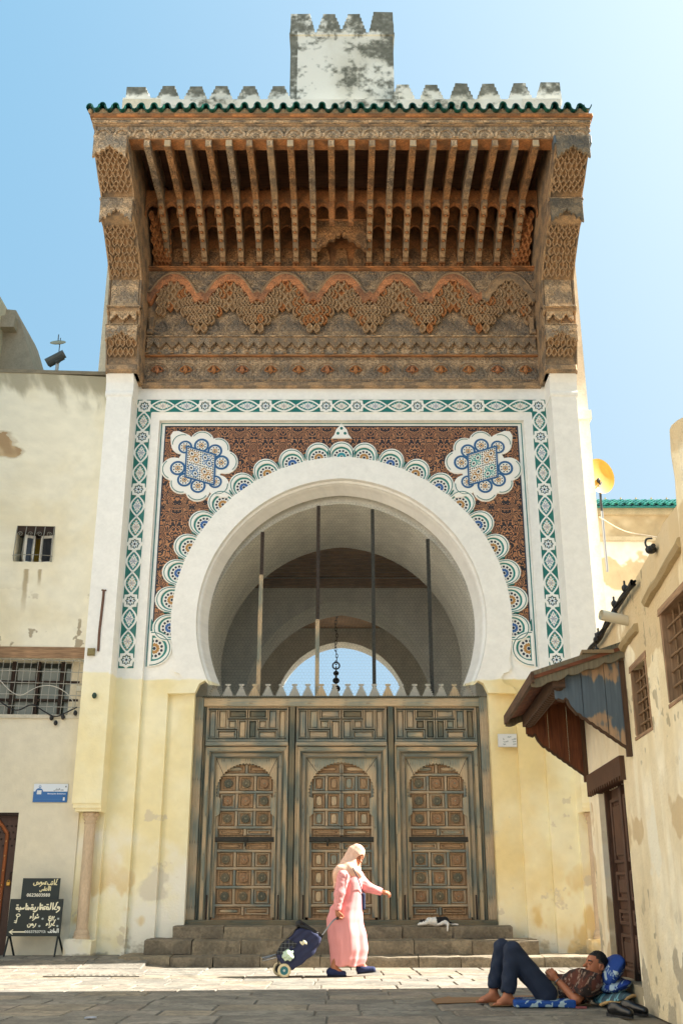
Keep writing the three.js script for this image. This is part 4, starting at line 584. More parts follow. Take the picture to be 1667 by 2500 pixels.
// ---------- ground, paving, steps ----------
console.log('ground');
const gy = (x, z) => 0.13 * smooth(-2.2, -3.2, x) * smooth(1.9, 0.5, z); // the paving rises a little towards the left wall
{
  const g = new THREE.PlaneGeometry(400, 400); g.rotateX(-PI / 2); g.translate(0, -0.03, -60);
  const p = g.attributes.position, uv = g.attributes.uv; for (let i = 0; i < p.count; i++) uv.setXY(i, p.getX(i) * 0.5, p.getZ(i) * 0.5);
  struct('ground', g, plain(118, 108, 94));
  const stone = tex(512, 512, (u, v) => { const a = fbm(u * 4, v * 4, 5, 301, 4), b = fbm(u * 40, v * 40, 3, 302, 40), k = fbm(u * 10, v * 10, 4, 303, 10); let c = mixc([140, 132, 118], [116, 110, 99], smooth(0.35, 0.65, a)); c = mixc(c, [104, 97, 86], 0.6 * smooth(0.58, 0.72, k)); const m = 0.86 + 0.28 * b; return c.map((q) => q * m); });
  const sm = [[1, 1, 1], [0.92, 0.94, 0.95], [1.08, 1.02, 0.92], [0.85, 0.86, 0.85], [1.04, 0.98, 0.94]].map(([r, gg, b]) => M({ map: rep(stone, 0.9), color: new THREE.Color(r, gg, b), bumpMap: rep(plasterBump, 1.5), bumpScale: 0.012, roughness: 0.86 }));
  const pv = struct('pavement', (() => { const N = 40, h = new THREE.PlaneGeometry(10.4, 11, N, N); h.rotateX(-PI / 2); h.translate(-1.6, 0, 5.4); const q = h.attributes.position; for (let i = 0; i < q.count; i++) q.setY(i, gy(q.getX(i), q.getZ(i)) - 0.014); h.computeVertexNormals(); return wuv(h); })(), plain(128, 118, 102));
  const r2 = rng(77); let z = -0.1, row = 0;
  while (z < 10.2) { const d = 0.42 + 0.22 * r2(); let x = -6.6 + r2() * 0.5; while (x < 3.5) {
    const w = 0.4 + 0.6 * r2() * (r2() < 0.3 ? 1.5 : 1); const x1 = x + w, cx = x + w / 2, cz = z + d / 2;
    const inStep = cx > -3.3 && cx < 4 && cz < 0.85, wall = cx > 2.6 && cz > 5.5; if (!inStep && !wall) {
      const j = 0.004 + 0.004 * r2(), h = ch(x + j, x1 - j, -(z + d - j), -(z + j), -0.04, 0, 0.008 + 0.006 * r2(), r2() < 0.5); h.rotateX(-PI / 2); // lay flat
      const pp = h.attributes.position; for (let i = 0; i < pp.count; i++) { const X = pp.getX(i), Z = pp.getZ(i), e = 0.012; pp.setX(i, X + e * (vn(X * 5, Z * 5, 4) - 0.5)); pp.setZ(i, Z + e * (vn(X * 5, Z * 5, 5) - 0.5)); }
      const ty = gy(cx, cz) + 0.004 * (r2() - 0.5); h.computeVertexNormals(); 
      const o = part(pv, 'paving_stone', h, sm[floor(r2() * 5)]); o.position.y = ty; const sl = gy(cx, cz + 0.2) - gy(cx, cz - 0.2); if (abs(sl) > 0.004) { o.geometry.translate(0, 0, -cz); o.position.z = cz; o.rotation.x = -Math.atan(sl / 0.4); }
    }
    x = x1; } z += d; row++; }
  // manhole plate
  const mh = single('drain_cover', (() => { const c = onY(235, 2382, 0.0), g = [box(c.x - 0.62, c.x + 0.62, 0.004, 0.016, c.z - 0.3, c.z + 0.3, false)]; for (let i = 0; i < 14; i++) g.push(box(c.x - 0.52 + i * 0.08, c.x - 0.48 + i * 0.08, 0.016, 0.024, c.z - 0.22, c.z + 0.22)); return mg(g); })(), M({ map: rep(stone, 1), color: new THREE.Color(0.92, 0.92, 0.92), roughness: 0.8 }), 'pale ribbed drain cover set in the sunlit paving', 'drain cover');
  // steps up to the gate: each course of separate blocks
  const st = thing('stone_steps', 'three worn stone steps of separate blocks leading up to the wooden gate', 'steps');
  const sw = [[1.1, 1.0, 0.84], [0.98, 0.9, 0.78], [1.18, 1.08, 0.9]].map(([r, gg, b]) => M({ map: rep(stone, 0.9), color: new THREE.Color(r, gg, b), bumpMap: rep(plasterBump, 1.5), bumpScale: 0.016, roughness: 0.9 }));
  const course = (y0, y1, z0, z1, xs, m) => { for (let i = 0; i < xs.length - 1; i++) { const g = new THREE.BoxGeometry(xs[i + 1] - xs[i] - 0.012, y1 - y0, z1 - z0, 6, 3, 3); g.translate((xs[i] + xs[i + 1]) / 2, (y0 + y1) / 2 + rr(-0.004, 0.004), (z0 + z1) / 2 + rr(-0.008, 0.008)); const p = g.attributes.position; for (let k = 0; k < p.count; k++) { const yy = p.getY(k), zz = p.getZ(k); if (yy > y1 - 0.03 && zz > z1 - 0.04) { p.setY(k, yy - 0.012 - 0.012 * vn(p.getX(k) * 6, 1, 8)); p.setZ(k, zz - 0.008); } } rough(g, 0.006, 9, i); part(st, 'step_block', wuv(g, 1, false, rnd() * 5, rnd() * 5), sw[floor(rnd() * 3)]); } };
  const split = (a, b, d) => { const L = [a]; while (L[L.length - 1] < b - d * 1.4) L.push(L[L.length - 1] + d * rr(0.75, 1.3)); L.push(b); return L; };
  course(-0.05, 0.155, 0.0, 0.9, split(-3.28, 4.0, 0.75)); course(0.155, 0.365, -0.2, 0.5, split(-2.98, 2.98, 0.85)); course(0.365, 0.55, -0.6, 0.12, split(-2.62, 2.66, 0.95));
  part(st, 'landing', box(-2.5, 2.5, 0.3, 0.54, -0.7, -0.3), sm[1]);
}
// ---------- neighbouring house on the left ----------
console.log('left house');
function locator(o) { // pixel -> the object's own axes, on its plane z = off
  o.updateMatrixWorld(true); const inv = o.matrixWorld.clone().invert(), c = V(0, 0.97, 17.6).applyMatrix4(inv);
  return (px, py, off = 0) => { const d = ray(px, py).add(V(0, 0.97, 17.6)).applyMatrix4(inv).sub(c), t = (off - c.z) / d.z; return [c.x + d.x * t, c.y + d.y * t]; };
}
const lh = thing('plaster_house', 'cream plastered house with rusty grilled windows joining the gatehouse pilaster', 'house', [-4.265, 0, 0.14]); lh.rotation.y = 0.06;
const lp = locator(lh);
{
  const T = tex(512, 2048, (u, v) => {
    const x = u * 2.4 - 2.3, y = v * 10.4, n1 = fbm(x * 1.1, y * 1.1, 5, 401), n2 = fbm(x * 8, y * 8, 4, 402), n3 = fbm(x * 2.2, y * 0.7, 4, 403);
    let c = mixc([248, 240, 216], [240, 228, 196], smooth(0.35, 0.68, n1)); c = mixc(c, [228, 218, 194], 0.8 * smooth(4.1, 3.7, y + 0.5 * (n1 - 0.5)));
    c = c.map((k) => k * (1 + 0.07 * (n2 - 0.5)));
    c = mixc(c, [142, 132, 106], 0.6 * smooth(0.42, 0.8, fbm(x * 6, y * 1.3, 5, 404) + 0.4 * smooth(9.5, 9.95, y) - 0.1) * smooth(9.2, 9.6, y)); // mould under the coping
    const run = (sx, sy, len, w) => smooth(w, w * 0.3, abs(x - sx + 0.04 * (n2 - 0.5))) * smooth(sy - len, sy - len * 0.3, y) * (y < sy ? 1 : 0); c = mixc(c, [150, 128, 92], 0.6 * max(run(-1.18, 6.3, 0.9, 0.06), run(-0.95, 6.3, 0.35, 0.04)) * (0.5 + n3));
    const d = hypot((x + 1.62) / 0.42, (y - 8.66) / 0.32) + 0.9 * (fbm(x * 4, y * 4, 4, 406) - 0.5); if (d < 1) c = mixc(mixc([220, 196, 158], [196, 166, 124], n2), [180, 150, 112], smooth(0.5, 0.7, fbm(x * 6, y * 2, 3, 408))); else c = mixc(c, [180, 160, 126], 0.5 * smooth(1.14, 1.0, d));
    c = mixc(c, [150, 134, 108], 0.7 * smooth(0.7, 0.76, fbm(x * 5, y * 5, 4, 410)) * smooth(4.6, 5.0, y) * smooth(6.1, 5.4, y));
    c = mixc(c, [128, 120, 98], 0.7 * smooth(0.52, 0.66, fbm(x * 3, y * 3, 4, 412)) * smooth(0.75, 0.3, y)); return c;
  }, true, false);
  const m = M({ map: T, bumpMap: rep(plasterBump, 2, 8), bumpScale: 0.008, roughness: 0.93 });
  const uvL = (g) => { const p = g.attributes.position, uv = g.attributes.uv; for (let i = 0; i < p.count; i++) uv.setXY(i, clamp((p.getX(i) - p.getZ(i) * 0.3 + 2.3) / 2.4, 0.002, 0.998), clamp(p.getY(i) / 10.4, 0.002, 0.998)); return g; };
  const w1 = [lp(40, 1371), lp(127, 1372), lp(131, 1287), lp(43, 1283)], w2 = [lp(-60, 1746), lp(197, 1748), lp(205, 1609), lp(-60, 1608)], dr = [lp(-75, 2306), lp(14, 2306), lp(47, 1984), lp(-75, 1984)];
  const yTop = lp(116 * 1.063, 857 * 1.063)[1], wx0 = w1[0][0], wx1 = w1[1][0];
  const R = (a) => { const x0 = min(...a.map((p) => p[0])), x1 = max(...a.map((p) => p[0])), y0 = min(...a.map((p) => p[1])), y1 = max(...a.map((p) => p[1])); return [x0, x1, y0, y1]; };
  const q1 = R(w1), q2 = R(w2), qd = R(dr); q2[1] = -0.02; const hole = ([a, b, c, d]) => [[a, c], [a, d], [b, d], [b, c]];
  const sh = poly([[-4, 0], [qd[0], 0], [qd[0], qd[3]], [qd[1], qd[3]], [qd[1], 0], [0.06, 0], [0.06, yTop - 0.05], [-4, yTop + 0.05]], [hole(q1), hole(q2)]);
  part(lh, 'wall', uvL(ext(sh, -0.4, 0)), m); part(lh, 'coping', rough(box(-4, 0.03, yTop - 0.02, yTop + 0.05, -0.42, 0.015), 0.012, 7), plain(150, 140, 118));
  part(lh, 'side_body', box(-4, 0.0, 0.0, yTop - 0.05, -6, -1.7), plain(150, 140, 122)); part(lh, 'roof', box(-4, 0.0, yTop - 0.25, yTop - 0.06, -1.7, -0.4), plain(190, 178, 150)); part(lh, 'inner_wall', box(-0.1, 0.04, 0.0, yTop - 0.25, -1.7, -0.41), plain(190, 178, 150));
  const stoneD = plain(190, 178, 150);
  { // small window: casements, curtain and bowed grille
    const [a, b, c, d] = q1, f = new THREE.Group(); f.name = 'window'; lh.add(f); const Z = -0.14;
    part(f, 'lintel', box(a, b, d - 0.12, d, -0.3, -0.02, true), W.dark); 
    for (const [e, h, ry] of [[a + 0.12, a + 0.3, 0.5], [a + 0.4, b - 0.02, -0.25]]) { const mid = (e + h) / 2, hw = (h - e) / 2, hh = d - 0.14 - c; const g = ext(poly([[-hw, 0], [hw, 0], [hw, hh], [-hw, hh]], [[[-hw + 0.04, 0.04], [-hw + 0.04, hh - 0.05], [hw - 0.03, hh - 0.05], [hw - 0.03, 0.04]]]), -0.02, 0.02); const o = part(f, 'casement', at(g, mid, c + 0.005, Z, ry), plain(236, 232, 222)); part(f, 'pane', at(box(-hw + 0.035, hw - 0.025, 0.04, hh - 0.04, -0.004, 0.004), mid, c + 0.005, Z, ry), M({ color: col(30, 34, 40), roughness: 0.05, metalness: 0.0 })); }
    const cur = []; for (let i = 0; i < 14; i++) { const x = a + 0.27 + i * 0.012; cur.push([[x, c + 0.01, -0.33 + 0.02 * (i % 2)], [x + 0.012, c + 0.01, -0.33 + 0.02 * ((i + 1) % 2)], [x + 0.012, d - 0.14, -0.33 + 0.02 * ((i + 1) % 2)], [x, d - 0.14, -0.33 + 0.02 * (i % 2)]]); } part(f, 'curtain', quads(cur), M({ color: col(170, 140, 50), roughness: 0.95, side: THREE.DoubleSide }));
    const bar = plain(170, 168, 158, { metalness: 0.4, roughness: 0.6 }); for (let i = 0; i < 5; i++) { const x = lerp(a + 0.01, b - 0.01, i / 4), bow = i === 0 || i === 4 ? 0.6 : 1; part(f, 'grille_bar', tube([[x, d - 0.01, 0.01], [x, d - 0.1, 0.03], [x, (c + d) / 2 - 0.03, 0.1 * bow], [x, c + 0.08, 0.13 * bow], [x, c, 0.02]], 0.008, 5, 20), bar); }
    for (let i = 0; i < 4; i++) { const x = lerp(a, b, (i + 0.5) / 4), S = []; for (let k = 0; k < 18; k++) { const t = k / 17 * PI * 2.6, r = 0.045 - k * 0.0019; S.push([x + (i % 2 ? 1 : -1) * r * cos(t), d - 0.17 + r * sin(t), 0.05]); } part(f, 'grille_scroll', tube(S, 0.005, 4, 40), bar); }
    part(f, 'grille_rail', tube([[a, c + 0.09, 0.02], [a + 0.02, c + 0.09, 0.09], [(a + b) / 2, c + 0.09, 0.13], [b - 0.02, c + 0.09, 0.09], [b, c + 0.09, 0.02]], 0.006, 4, 24), bar);
  }
  { // wide window under a timber lintel
    const [a, b, c, d] = q2, f = new THREE.Group(); f.name = 'window'; lh.add(f);
    part(f, 'lintel', rough(box(a - 0.1, b + 0.01, d, d + 0.19, -0.3, 0.02, true), 0.008, 5), W.tan); 
    for (let i = 0; i < 5; i++) { const x = lerp(a, b, 0.1 + i * 0.22); part(f, 'window_post', box(x - 0.03, x + 0.03, c, d, -0.34, -0.26), i === 4 ? W.orange : W.dark); } for (const y of [0.3, 0.62]) part(f, 'window_rail', box(a, b, c + (d - c) * y, c + (d - c) * y + 0.04, -0.33, -0.27, true), W.dark);
    for (let i = 0; i < 4; i++) part(f, 'pane', box(lerp(a, b, 0.13 + i * 0.22), lerp(a, b, 0.29 + i * 0.22), c + 0.05, d - 0.1, -0.35, -0.345), M({ color: col(128, 136, 128), roughness: 0.25 }));
    const gb = plain(196, 194, 184, { metalness: 0.5, roughness: 0.5 }); const nV = 17; for (let i = 0; i < nV; i++) { const x = lerp(a, b - 0.02, i / (nV - 1)); part(f, 'grille_bar', rod([x + 0.02, d - 0.01, 0.0], [x - 0.0, c + 0.02, 0.01], 0.005, 0.005, 5), gb); } for (let i = 0; i < 5; i++) { const y = lerp(d - 0.02, c + 0.1, i / 4.3); part(f, 'grille_rail', rod([a, y + 0.01, 0.012], [b, y - 0.02, 0.012], 0.007, 0.007, 5), gb); }
    part(f, 'sill', rough(box(a, b, c - 0.05, c + 0.01, -0.3, 0.03, true), 0.008, 6), plain(228, 220, 200));
    part(f, 'white_cable', tube([lp(0, 1660), lp(30, 1690), lp(55, 1698), lp(90, 1680), lp(125, 1675), lp(160, 1690), lp(180, 1715), lp(172, 1735), lp(150, 1752)].map(([x, y]) => [x, y, 0.04]), 0.008, 5, 50), plain(226, 222, 210));
    part(f, 'black_cable', tube([lp(-10, 1705), lp(40, 1735), lp(80, 1722), lp(110, 1738), lp(140, 1750), lp(190, 1728)].map(([x, y]) => [x, y, 0.05]), 0.012, 5, 40), cable);
    part(f, 'cable_clamp', mg([[138, 1766], [128, 1754], [156, 1752], [186, 1742]].map(([px, py]) => { const [x, y] = lp(px, py); return ball(x, y, 0.05, 0.035, 0.045, 0.03, 7, 5); })), cable);
    const [jx, jy] = lp(196, 1683); part(f, 'switch_box', ch(jx - 0.05, jx + 0.03, jy - 0.045, jy + 0.045, 0, 0.05, 0.01), plain(226, 220, 200));
  }
  { // studded brown door
    const [a, b, c, d] = qd, f = new THREE.Group(); f.name = 'door'; lh.add(f); const br = M({ color: col(84, 58, 46), roughness: 0.6, map: blotch, bumpMap: plasterBump, bumpScale: 0.003 });
    part(f, 'leaf', box(a, b, 0.12, d - 0.03, -0.2, -0.12), br); part(f, 'head', box(a, b, d - 0.04, d, -0.2, -0.01, true), W.dark);
    for (let r = 0; r < 4; r++) for (let k = 0; k < 7; k++) { const x = b - 0.05 - k * 0.07 - (r % 2) * 0.035; part(f, 'stud', ball(x, d - 0.2 - r * 0.1, -0.118, 0.017, 0.017, 0.014, 8, 5), W.dark); }
    const e = lp(19, 2035, -0.1), e0 = lp(-8, 1995, -0.1), e1 = lp(-3, 2290, -0.1); part(f, 'wood_strip', mg([rod([e0[0], e0[1], -0.1], [e[0], e[1], -0.1], 0.03, 0.03, 4), rod([e[0], e[1], -0.1], [e[0] - 0.005, 0.3, -0.1], 0.03, 0.03, 4)]), W.orange);
    for (let k = 0; k < 6; k++) part(f, 'stud', ball(e[0], e[1] - 0.12 - k * 0.22, -0.066, 0.014, 0.014, 0.012, 8, 5), M({ color: col(200, 150, 90), metalness: 0.6, roughness: 0.4 }));
    const [kx, ky] = lp(20, 2157, -0.06); part(f, 'padlock', mg([ch(kx - 0.03, kx + 0.03, ky - 0.035, ky + 0.025, -0.12, -0.07, 0.008), at(new THREE.TorusGeometry(0.02, 0.006, 5, 10), kx, ky + 0.03, -0.09).toNonIndexed()]), M({ color: col(206, 160, 80), metalness: 0.7, roughness: 0.35 }));
    part(f, 'handle', tube([[kx + 0.05, ky + 0.17, -0.115], [kx + 0.02, ky + 0.15, -0.07], [kx + 0.02, ky + 0.06, -0.07]], 0.009, 5, 12), W.dark); part(f, 'threshold', box(a, b, 0, 0.12, -0.3, -0.05, true), stoneD);
  }
}
// blue and white wall plate
const arabicStroke = (c, list, x, y, s, lw, colr) => { c.strokeStyle = colr; c.lineWidth = lw; c.lineCap = c.lineJoin = 'round'; for (const p of list) { c.beginPath(); if (p.length === 1) { c.arc(x + p[0][0] * s, y + p[0][1] * s, lw * 0.55, 0, 7); c.fillStyle = colr; c.fill(); continue; } c.moveTo(x + p[0][0] * s, y + p[0][1] * s); for (let i = 1; i < p.length - 1; i++) { const a = p[i], b = p[i + 1]; c.quadraticCurveTo(x + a[0] * s, y + a[1] * s, x + (a[0] + b[0]) / 2 * s, y + (a[1] + b[1]) / 2 * s); } const e = p[p.length - 1]; c.lineTo(x + e[0] * s, y + e[1] * s); c.stroke(); } };
// letter shapes written right to left; each returns strokes with its width
const AR = {
  alif: [[[[0, -1], [0, 0]]], 0.3], waw: [[[[-0.1, -0.3], [-0.35, -0.5], [-0.45, -0.25], [-0.2, -0.15], [-0.1, -0.3], [-0.1, 0.1], [-0.5, 0.45]]], 0.55], kaf: [[[[0, 0], [-0.5, 0], [-0.1, -0.5], [-0.05, -1.0]], [[-0.05, -1.0], [0.1, -1.1]]], 0.55], lam: [[[[0, -1], [-0.02, 0], [-0.3, 0.02]]], 0.32],
  ta: [[[[0, -0.35], [-0.05, 0], [-0.3, 0]], [[-0.05, -0.6]], [[-0.22, -0.6]]], 0.32], ba: [[[[0, -0.35], [-0.05, 0], [-0.3, 0]], [[-0.13, 0.3]]], 0.32], ya: [[[[0, -0.35], [-0.05, 0], [-0.3, 0]], [[-0.05, 0.3]], [[-0.22, 0.3]]], 0.32], nun: [[[[0, -0.35], [-0.05, 0], [-0.3, 0]], [[-0.12, -0.6]]], 0.32], teh: [[[[0, -0.1], [-0.05, -0.45], [-0.35, -0.3], [-0.3, 0], [0, 0]], [[-0.1, -0.75]], [[-0.26, -0.75]]], 0.45],
  bab: [[[[0, -0.35], [-0.1, 0.02], [-0.7, 0.02], [-0.75, -0.3]], [[-0.4, 0.32]]], 0.85], ain: [[[[-0.05, -0.45], [-0.35, -0.5], [-0.35, -0.2], [-0.1, 0], [-0.45, 0]]], 0.5], ainE: [[[[0, -0.4], [-0.3, -0.4], [-0.35, -0.15], [0, 0], [-0.4, 0.1], [-0.3, 0.5], [0.1, 0.5]]], 0.5], mim: [[[[0, 0], [-0.08, -0.3], [-0.32, -0.2], [-0.25, 0.05], [-0.45, 0]]], 0.42], yaE: [[[[0, -0.4], [-0.3, -0.4], [-0.1, 0.0], [-0.5, 0.3], [-0.9, 0.1], [-0.8, -0.2]]], 0.95], dal: [[[[-0.05, -0.5], [-0.25, -0.1], [-0.4, 0], [-0.05, 0]]], 0.42], sin: [[[[0, -0.3], [-0.05, 0], [-0.2, -0.25], [-0.25, 0], [-0.4, -0.25], [-0.45, 0.05], [-0.6, 0.4], [-1, 0.3], [-1, 0]]], 1.1], sinM: [[[[0, -0.3], [-0.05, 0], [-0.2, -0.25], [-0.25, 0], [-0.4, -0.25], [-0.45, 0], [-0.6, 0]]], 0.6], shin: [[[[0, -0.3], [-0.05, 0], [-0.2, -0.25], [-0.25, 0], [-0.4, -0.25], [-0.45, 0], [-0.6, 0]], [[-0.2, -0.6]], [[-0.3, -0.6]], [[-0.25, -0.78]]], 0.6],
  qaf: [[[[0, 0], [-0.05, -0.4], [-0.3, -0.35], [-0.3, 0], [-0.45, 0]], [[-0.1, -0.7]], [[-0.26, -0.7]]], 0.45], fa: [[[[0, -0.1], [-0.1, -0.4], [-0.3, -0.25], [-0.1, -0.05], [-0.1, 0], [-0.7, 0.02], [-0.75, -0.25]], [[-0.2, -0.7]]], 0.85], ra: [[[[0, -0.35], [-0.05, 0.1], [-0.45, 0.4]]], 0.42], hamza: [[[[0, -0.3], [-0.2, -0.4], [-0.2, -0.2], [-0.02, -0.15], [-0.25, -0.02]]], 0.35], ha: [[[[0, 0], [-0.2, -0.5], [-0.45, -0.1], [-0.15, 0], [-0.3, -0.35], [-0.55, 0]]], 0.55], nunE: [[[[0, -0.3], [-0.05, 0.3], [-0.5, 0.4], [-0.6, -0.1]], [[-0.3, -0.3]]], 0.75], space: [[], 0.35],
};
function arabic(c, word, right, y, s, lw, colr) { let x = right; for (const k of word.split(' ')) { const [st, w] = AR[k]; arabicStroke(c, st, x, y, s, lw, colr); x -= w * s; } return x; }
{
  const [x0, y1] = lp(85, 1914), [x1, y0] = lp(164, 1959), t = ctex(512, 300, (c, w, h) => {
    c.fillStyle = '#dfe6ee'; c.fillRect(0, 0, w, h); c.fillStyle = '#1d64a8'; c.fillRect(0, h * 0.42, w, h * 0.58); c.beginPath(); c.arc(85, 130, 58, PI, 0); c.fill();
    c.strokeStyle = '#3a6fa6'; c.lineWidth = 6; c.beginPath(); c.arc(92, 42, 16, 0, 7); c.stroke(); c.fillStyle = '#3a6fa6'; c.fillRect(76, 48, 34, 16); c.fillStyle = '#d8dde2'; c.fillRect(52, 106, 68, 66);
    c.fillStyle = '#e8eef4'; c.font = 'bold 30px sans-serif'; c.fillText('Mosquée Andalous', 212, 172); arabic(c, 'mim sinM dal space alif lam nun dal lam sin', 448, 104, 32, 5, '#333a44'); arabic(c, 'kaf alif alif', 492, 54, 22, 5, '#333a44');
    c.fillStyle = '#4d8ac2'; c.fillRect(30, h - 48, w - 60, 3); c.fillStyle = '#e4e9ee'; c.beginPath(); c.arc(464, 232, 15, 0, 7); c.fill(); c.fillRect(450, 250, 28, 22); c.fillStyle = '#333'; c.fillRect(448, 210, 32, 10);
  });
  const g = thing('wall_plate', 'blue and white enamel plate with mosque name on cream wall', 'sign', [0, 0, 0]); lh.updateMatrixWorld(true); g.position.copy(V((x0 + x1) / 2, (y0 + y1) / 2, 0.012).applyMatrix4(lh.matrixWorld)); g.rotation.y = 0.06;
  const hw = (x1 - x0) / 2, hh = (y1 - y0) / 2; part(g, 'plate', box(-hw, hw, -hh, hh, -0.014, 0.004), plain(60, 100, 150)); part(g, 'printed_face', uvBox(new THREE.PlaneGeometry(hw * 2, hh * 2).toNonIndexed().translate(0, 0, 0.008), -hw, hw, -hh, hh), M({ map: t, roughness: 0.35 }));
}
{ // painted black boards on a stand
  const board = (t, n, pxs, txt, dz) => { };
  const A = onY(60, 2325, 0.11), zb = 0.55, q = (px, py) => pt(px, py, zb);
  const s = thing('sign_board', 'large black painted board on iron legs with key and arrow', 'sign', [(q(30, 2195).x + q(157, 2203).x) / 2 - 0.02, 0.1, zb]);
  const c1 = q(30, 2195), c2 = q(157, 2203), c3 = q(150, 2290), c4 = q(24, 2286), W1 = c2.x - c1.x, H1 = c1.y - c4.y;
  const t1 = ctex(512, 384, (c, w, h) => { c.fillStyle = '#1b2421'; c.fillRect(0, 0, w, h); for (let i = 0; i < 600; i++) { c.fillStyle = `rgba(70,90,80,${0.05 + 0.1 * rnd()})`; c.fillRect(rnd() * w, rnd() * h, 10 * rnd(), 3); } const C = '#ece4c4';
    let x = arabic(c, 'waw kaf alif lam teh', 490, 108, 66, 13, C); x = arabic(c, 'ain qaf alif ra ya teh', x + 6, 108, 62, 13, C); arabic(c, 'mim nun alif sinM ba teh', x + 2, 108, 60, 13, C);
    arabic(c, 'ba ya ainE', 440, 200, 52, 11, C); arabic(c, 'shin ra alif hamza', 290, 200, 52, 11, C); arabic(c, 'kaf ra alif hamza', 450, 274, 52, 11, C); arabic(c, 'ra ha nunE', 270, 274, 50, 11, C);
    c.fillStyle = C; c.font = 'bold 46px sans-serif'; for (const [sx, sy] of [[480, 205], [330, 205], [478, 280], [306, 280]]) { c.strokeStyle = '#cfd8d0'; c.lineWidth = 4; for (let k = 0; k < 3; k++) { const a = k * PI / 3 + 0.3; c.beginPath(); c.moveTo(sx - 11 * cos(a), sy - 11 * sin(a)); c.lineTo(sx + 11 * cos(a), sy + 11 * sin(a)); c.stroke(); } }
    arabic(c, 'alif lam ha alif ta fa', 492, 346, 38, 9, '#dfe0d8'); c.fillStyle = '#dfe0d8'; c.font = 'bold 36px sans-serif'; c.fillText('0663753713:', 168, 350);
    c.strokeStyle = C; c.lineWidth = 9; c.beginPath(); c.ellipse(92, 168, 18, 13, 0, 0, 7); c.stroke(); c.beginPath(); c.moveTo(88, 180); c.lineTo(78, 248); c.moveTo(84, 228); c.lineTo(64, 226); c.moveTo(81, 244); c.lineTo(62, 242); c.stroke();
    c.lineWidth = 14; c.beginPath(); c.moveTo(30, 340); c.lineTo(170, 340); c.stroke(); c.lineWidth = 9; c.beginPath(); c.moveTo(56, 318); c.lineTo(24, 340); c.lineTo(56, 362); c.stroke(); });
  const face = (g, w, h, x, y, z, t) => part(g, 'painted_face', uvBox(new THREE.PlaneGeometry(w, h).toNonIndexed(), -w / 2, w / 2, -h / 2, h / 2).translate(x, y, z), M({ map: t, roughness: 0.55 }));
  const bl = M({ color: col(30, 38, 36), roughness: 0.6 }), by = c4.y - 0.1 + H1 / 2, lean = -0.06;
  const fr = new THREE.Group(); part(s, 'board', at(box(-W1 / 2, W1 / 2, -H1 / 2, H1 / 2, -0.02, 0), 0, by, 0, 0.05, lean), bl); const f1 = face(s, W1, H1, 0, 0, 0.004, t1); f1.position.set(0, by, 0); f1.rotation.set(lean, 0.05, 0, 'YXZ');
  for (const x of [-1, 1]) for (const k of [0, 1]) part(s, 'leg', rod([x * (W1 / 2 - 0.03), by - H1 / 2 + 0.04, -0.01], [x * (W1 / 2 - 0.02) + (k ? 0.03 : -0.03), 0.02, k ? -0.3 : 0.03], 0.015, 0.015, 6), bl);
  for (const x of [-1, 1]) part(s, 'foot_bar', rod([x * (W1 / 2 - 0.02) - 0.04, 0.015, 0.1], [x * (W1 / 2 - 0.02) + 0.06, 0.015, -0.34], 0.012, 0.012, 6), bl);
  const d1 = q(56, 2144), d2 = q(146, 2150), d4 = q(54, 2200), W2 = d2.x - d1.x, H2 = d1.y - d4.y + 0.04;
  const u = thing('sign_board', 'smaller black board with phone number standing on the larger board', 'sign', [(d1.x + d2.x) / 2 - 0.01, d4.y - 0.04, zb - 0.06]);
  const t2 = ctex(512, 330, (c, w, h) => { c.fillStyle = '#1a2625'; c.fillRect(0, 0, w, h); const C = '#e6d9a8'; let x = arabic(c, 'kaf alif ta bab', 470, 84, 66, 13, C); arabic(c, 'ain mim waw mim yaE', x - 4, 78, 66, 13, C); arabic(c, 'alif lam alif nun dal lam sin', 390, 158, 48, 11, C); c.fillStyle = '#efe9d6'; c.font = 'bold 58px sans-serif'; c.fillText('0623603980', 74, 238); });
  part(u, 'board', at(box(-W2 / 2, W2 / 2, 0, H2, -0.02, 0), 0, 0, 0, 0.05, lean), bl); const f2 = face(u, W2, H2, 0, H2 / 2, 0.004, t2); f2.rotation.set(lean, 0.05, 0, 'YXZ');
}
{ // marble tablet on the right jamb
  const a = pt(1214, 1792, -0.09), b = pt(1262, 1824, -0.09), w = b.x - a.x, h = a.y - b.y, g = thing('marble_tablet', 'small white marble tablet with inscription on the yellow wall', 'tablet', [(a.x + b.x) / 2, (a.y + b.y) / 2, -0.09]);
  const t = ctex(384, 256, (c, W2, H2) => { c.fillStyle = '#d9d9d6'; c.fillRect(0, 0, W2, H2); for (let i = 0; i < 300; i++) { c.fillStyle = `rgba(150,150,160,${0.1 * rnd()})`; c.fillRect(rnd() * W2, rnd() * H2, 40 * rnd(), 2); } const C = '#4a5c5a'; arabic(c, 'ta sinM ra waw nun ya', 270, 60, 30, 5, C); arabic(c, 'alif lam waw lam ra sin', 370, 108, 30, 5, C); arabic(c, 'sinM ba alif', 130, 108, 30, 5, C); arabic(c, 'mim sinM mim ra qaf', 370, 158, 30, 5, C); arabic(c, 'alif lam mim dal ra sin teh', 200, 160, 28, 5, C); arabic(c, 'ta sinM alif ra ainE', 370, 210, 30, 5, C); arabic(c, 'ha ra ya teh', 150, 212, 30, 5, C); c.fillStyle = C; c.font = 'bold 30px sans-serif'; c.fillText('٧٤٢', 170, 214); });
  part(g, 'slab', ch(-w / 2, w / 2, -h / 2, h / 2, -0.02, 0.012, 0.004), plain(224, 224, 220)); part(g, 'inscription', uvBox(new THREE.PlaneGeometry(w * 0.96, h * 0.94).toNonIndexed().translate(0, 0, 0.0145), -w * 0.48, w * 0.48, -h * 0.47, h * 0.47), M({ map: t, roughness: 0.5 }));
}
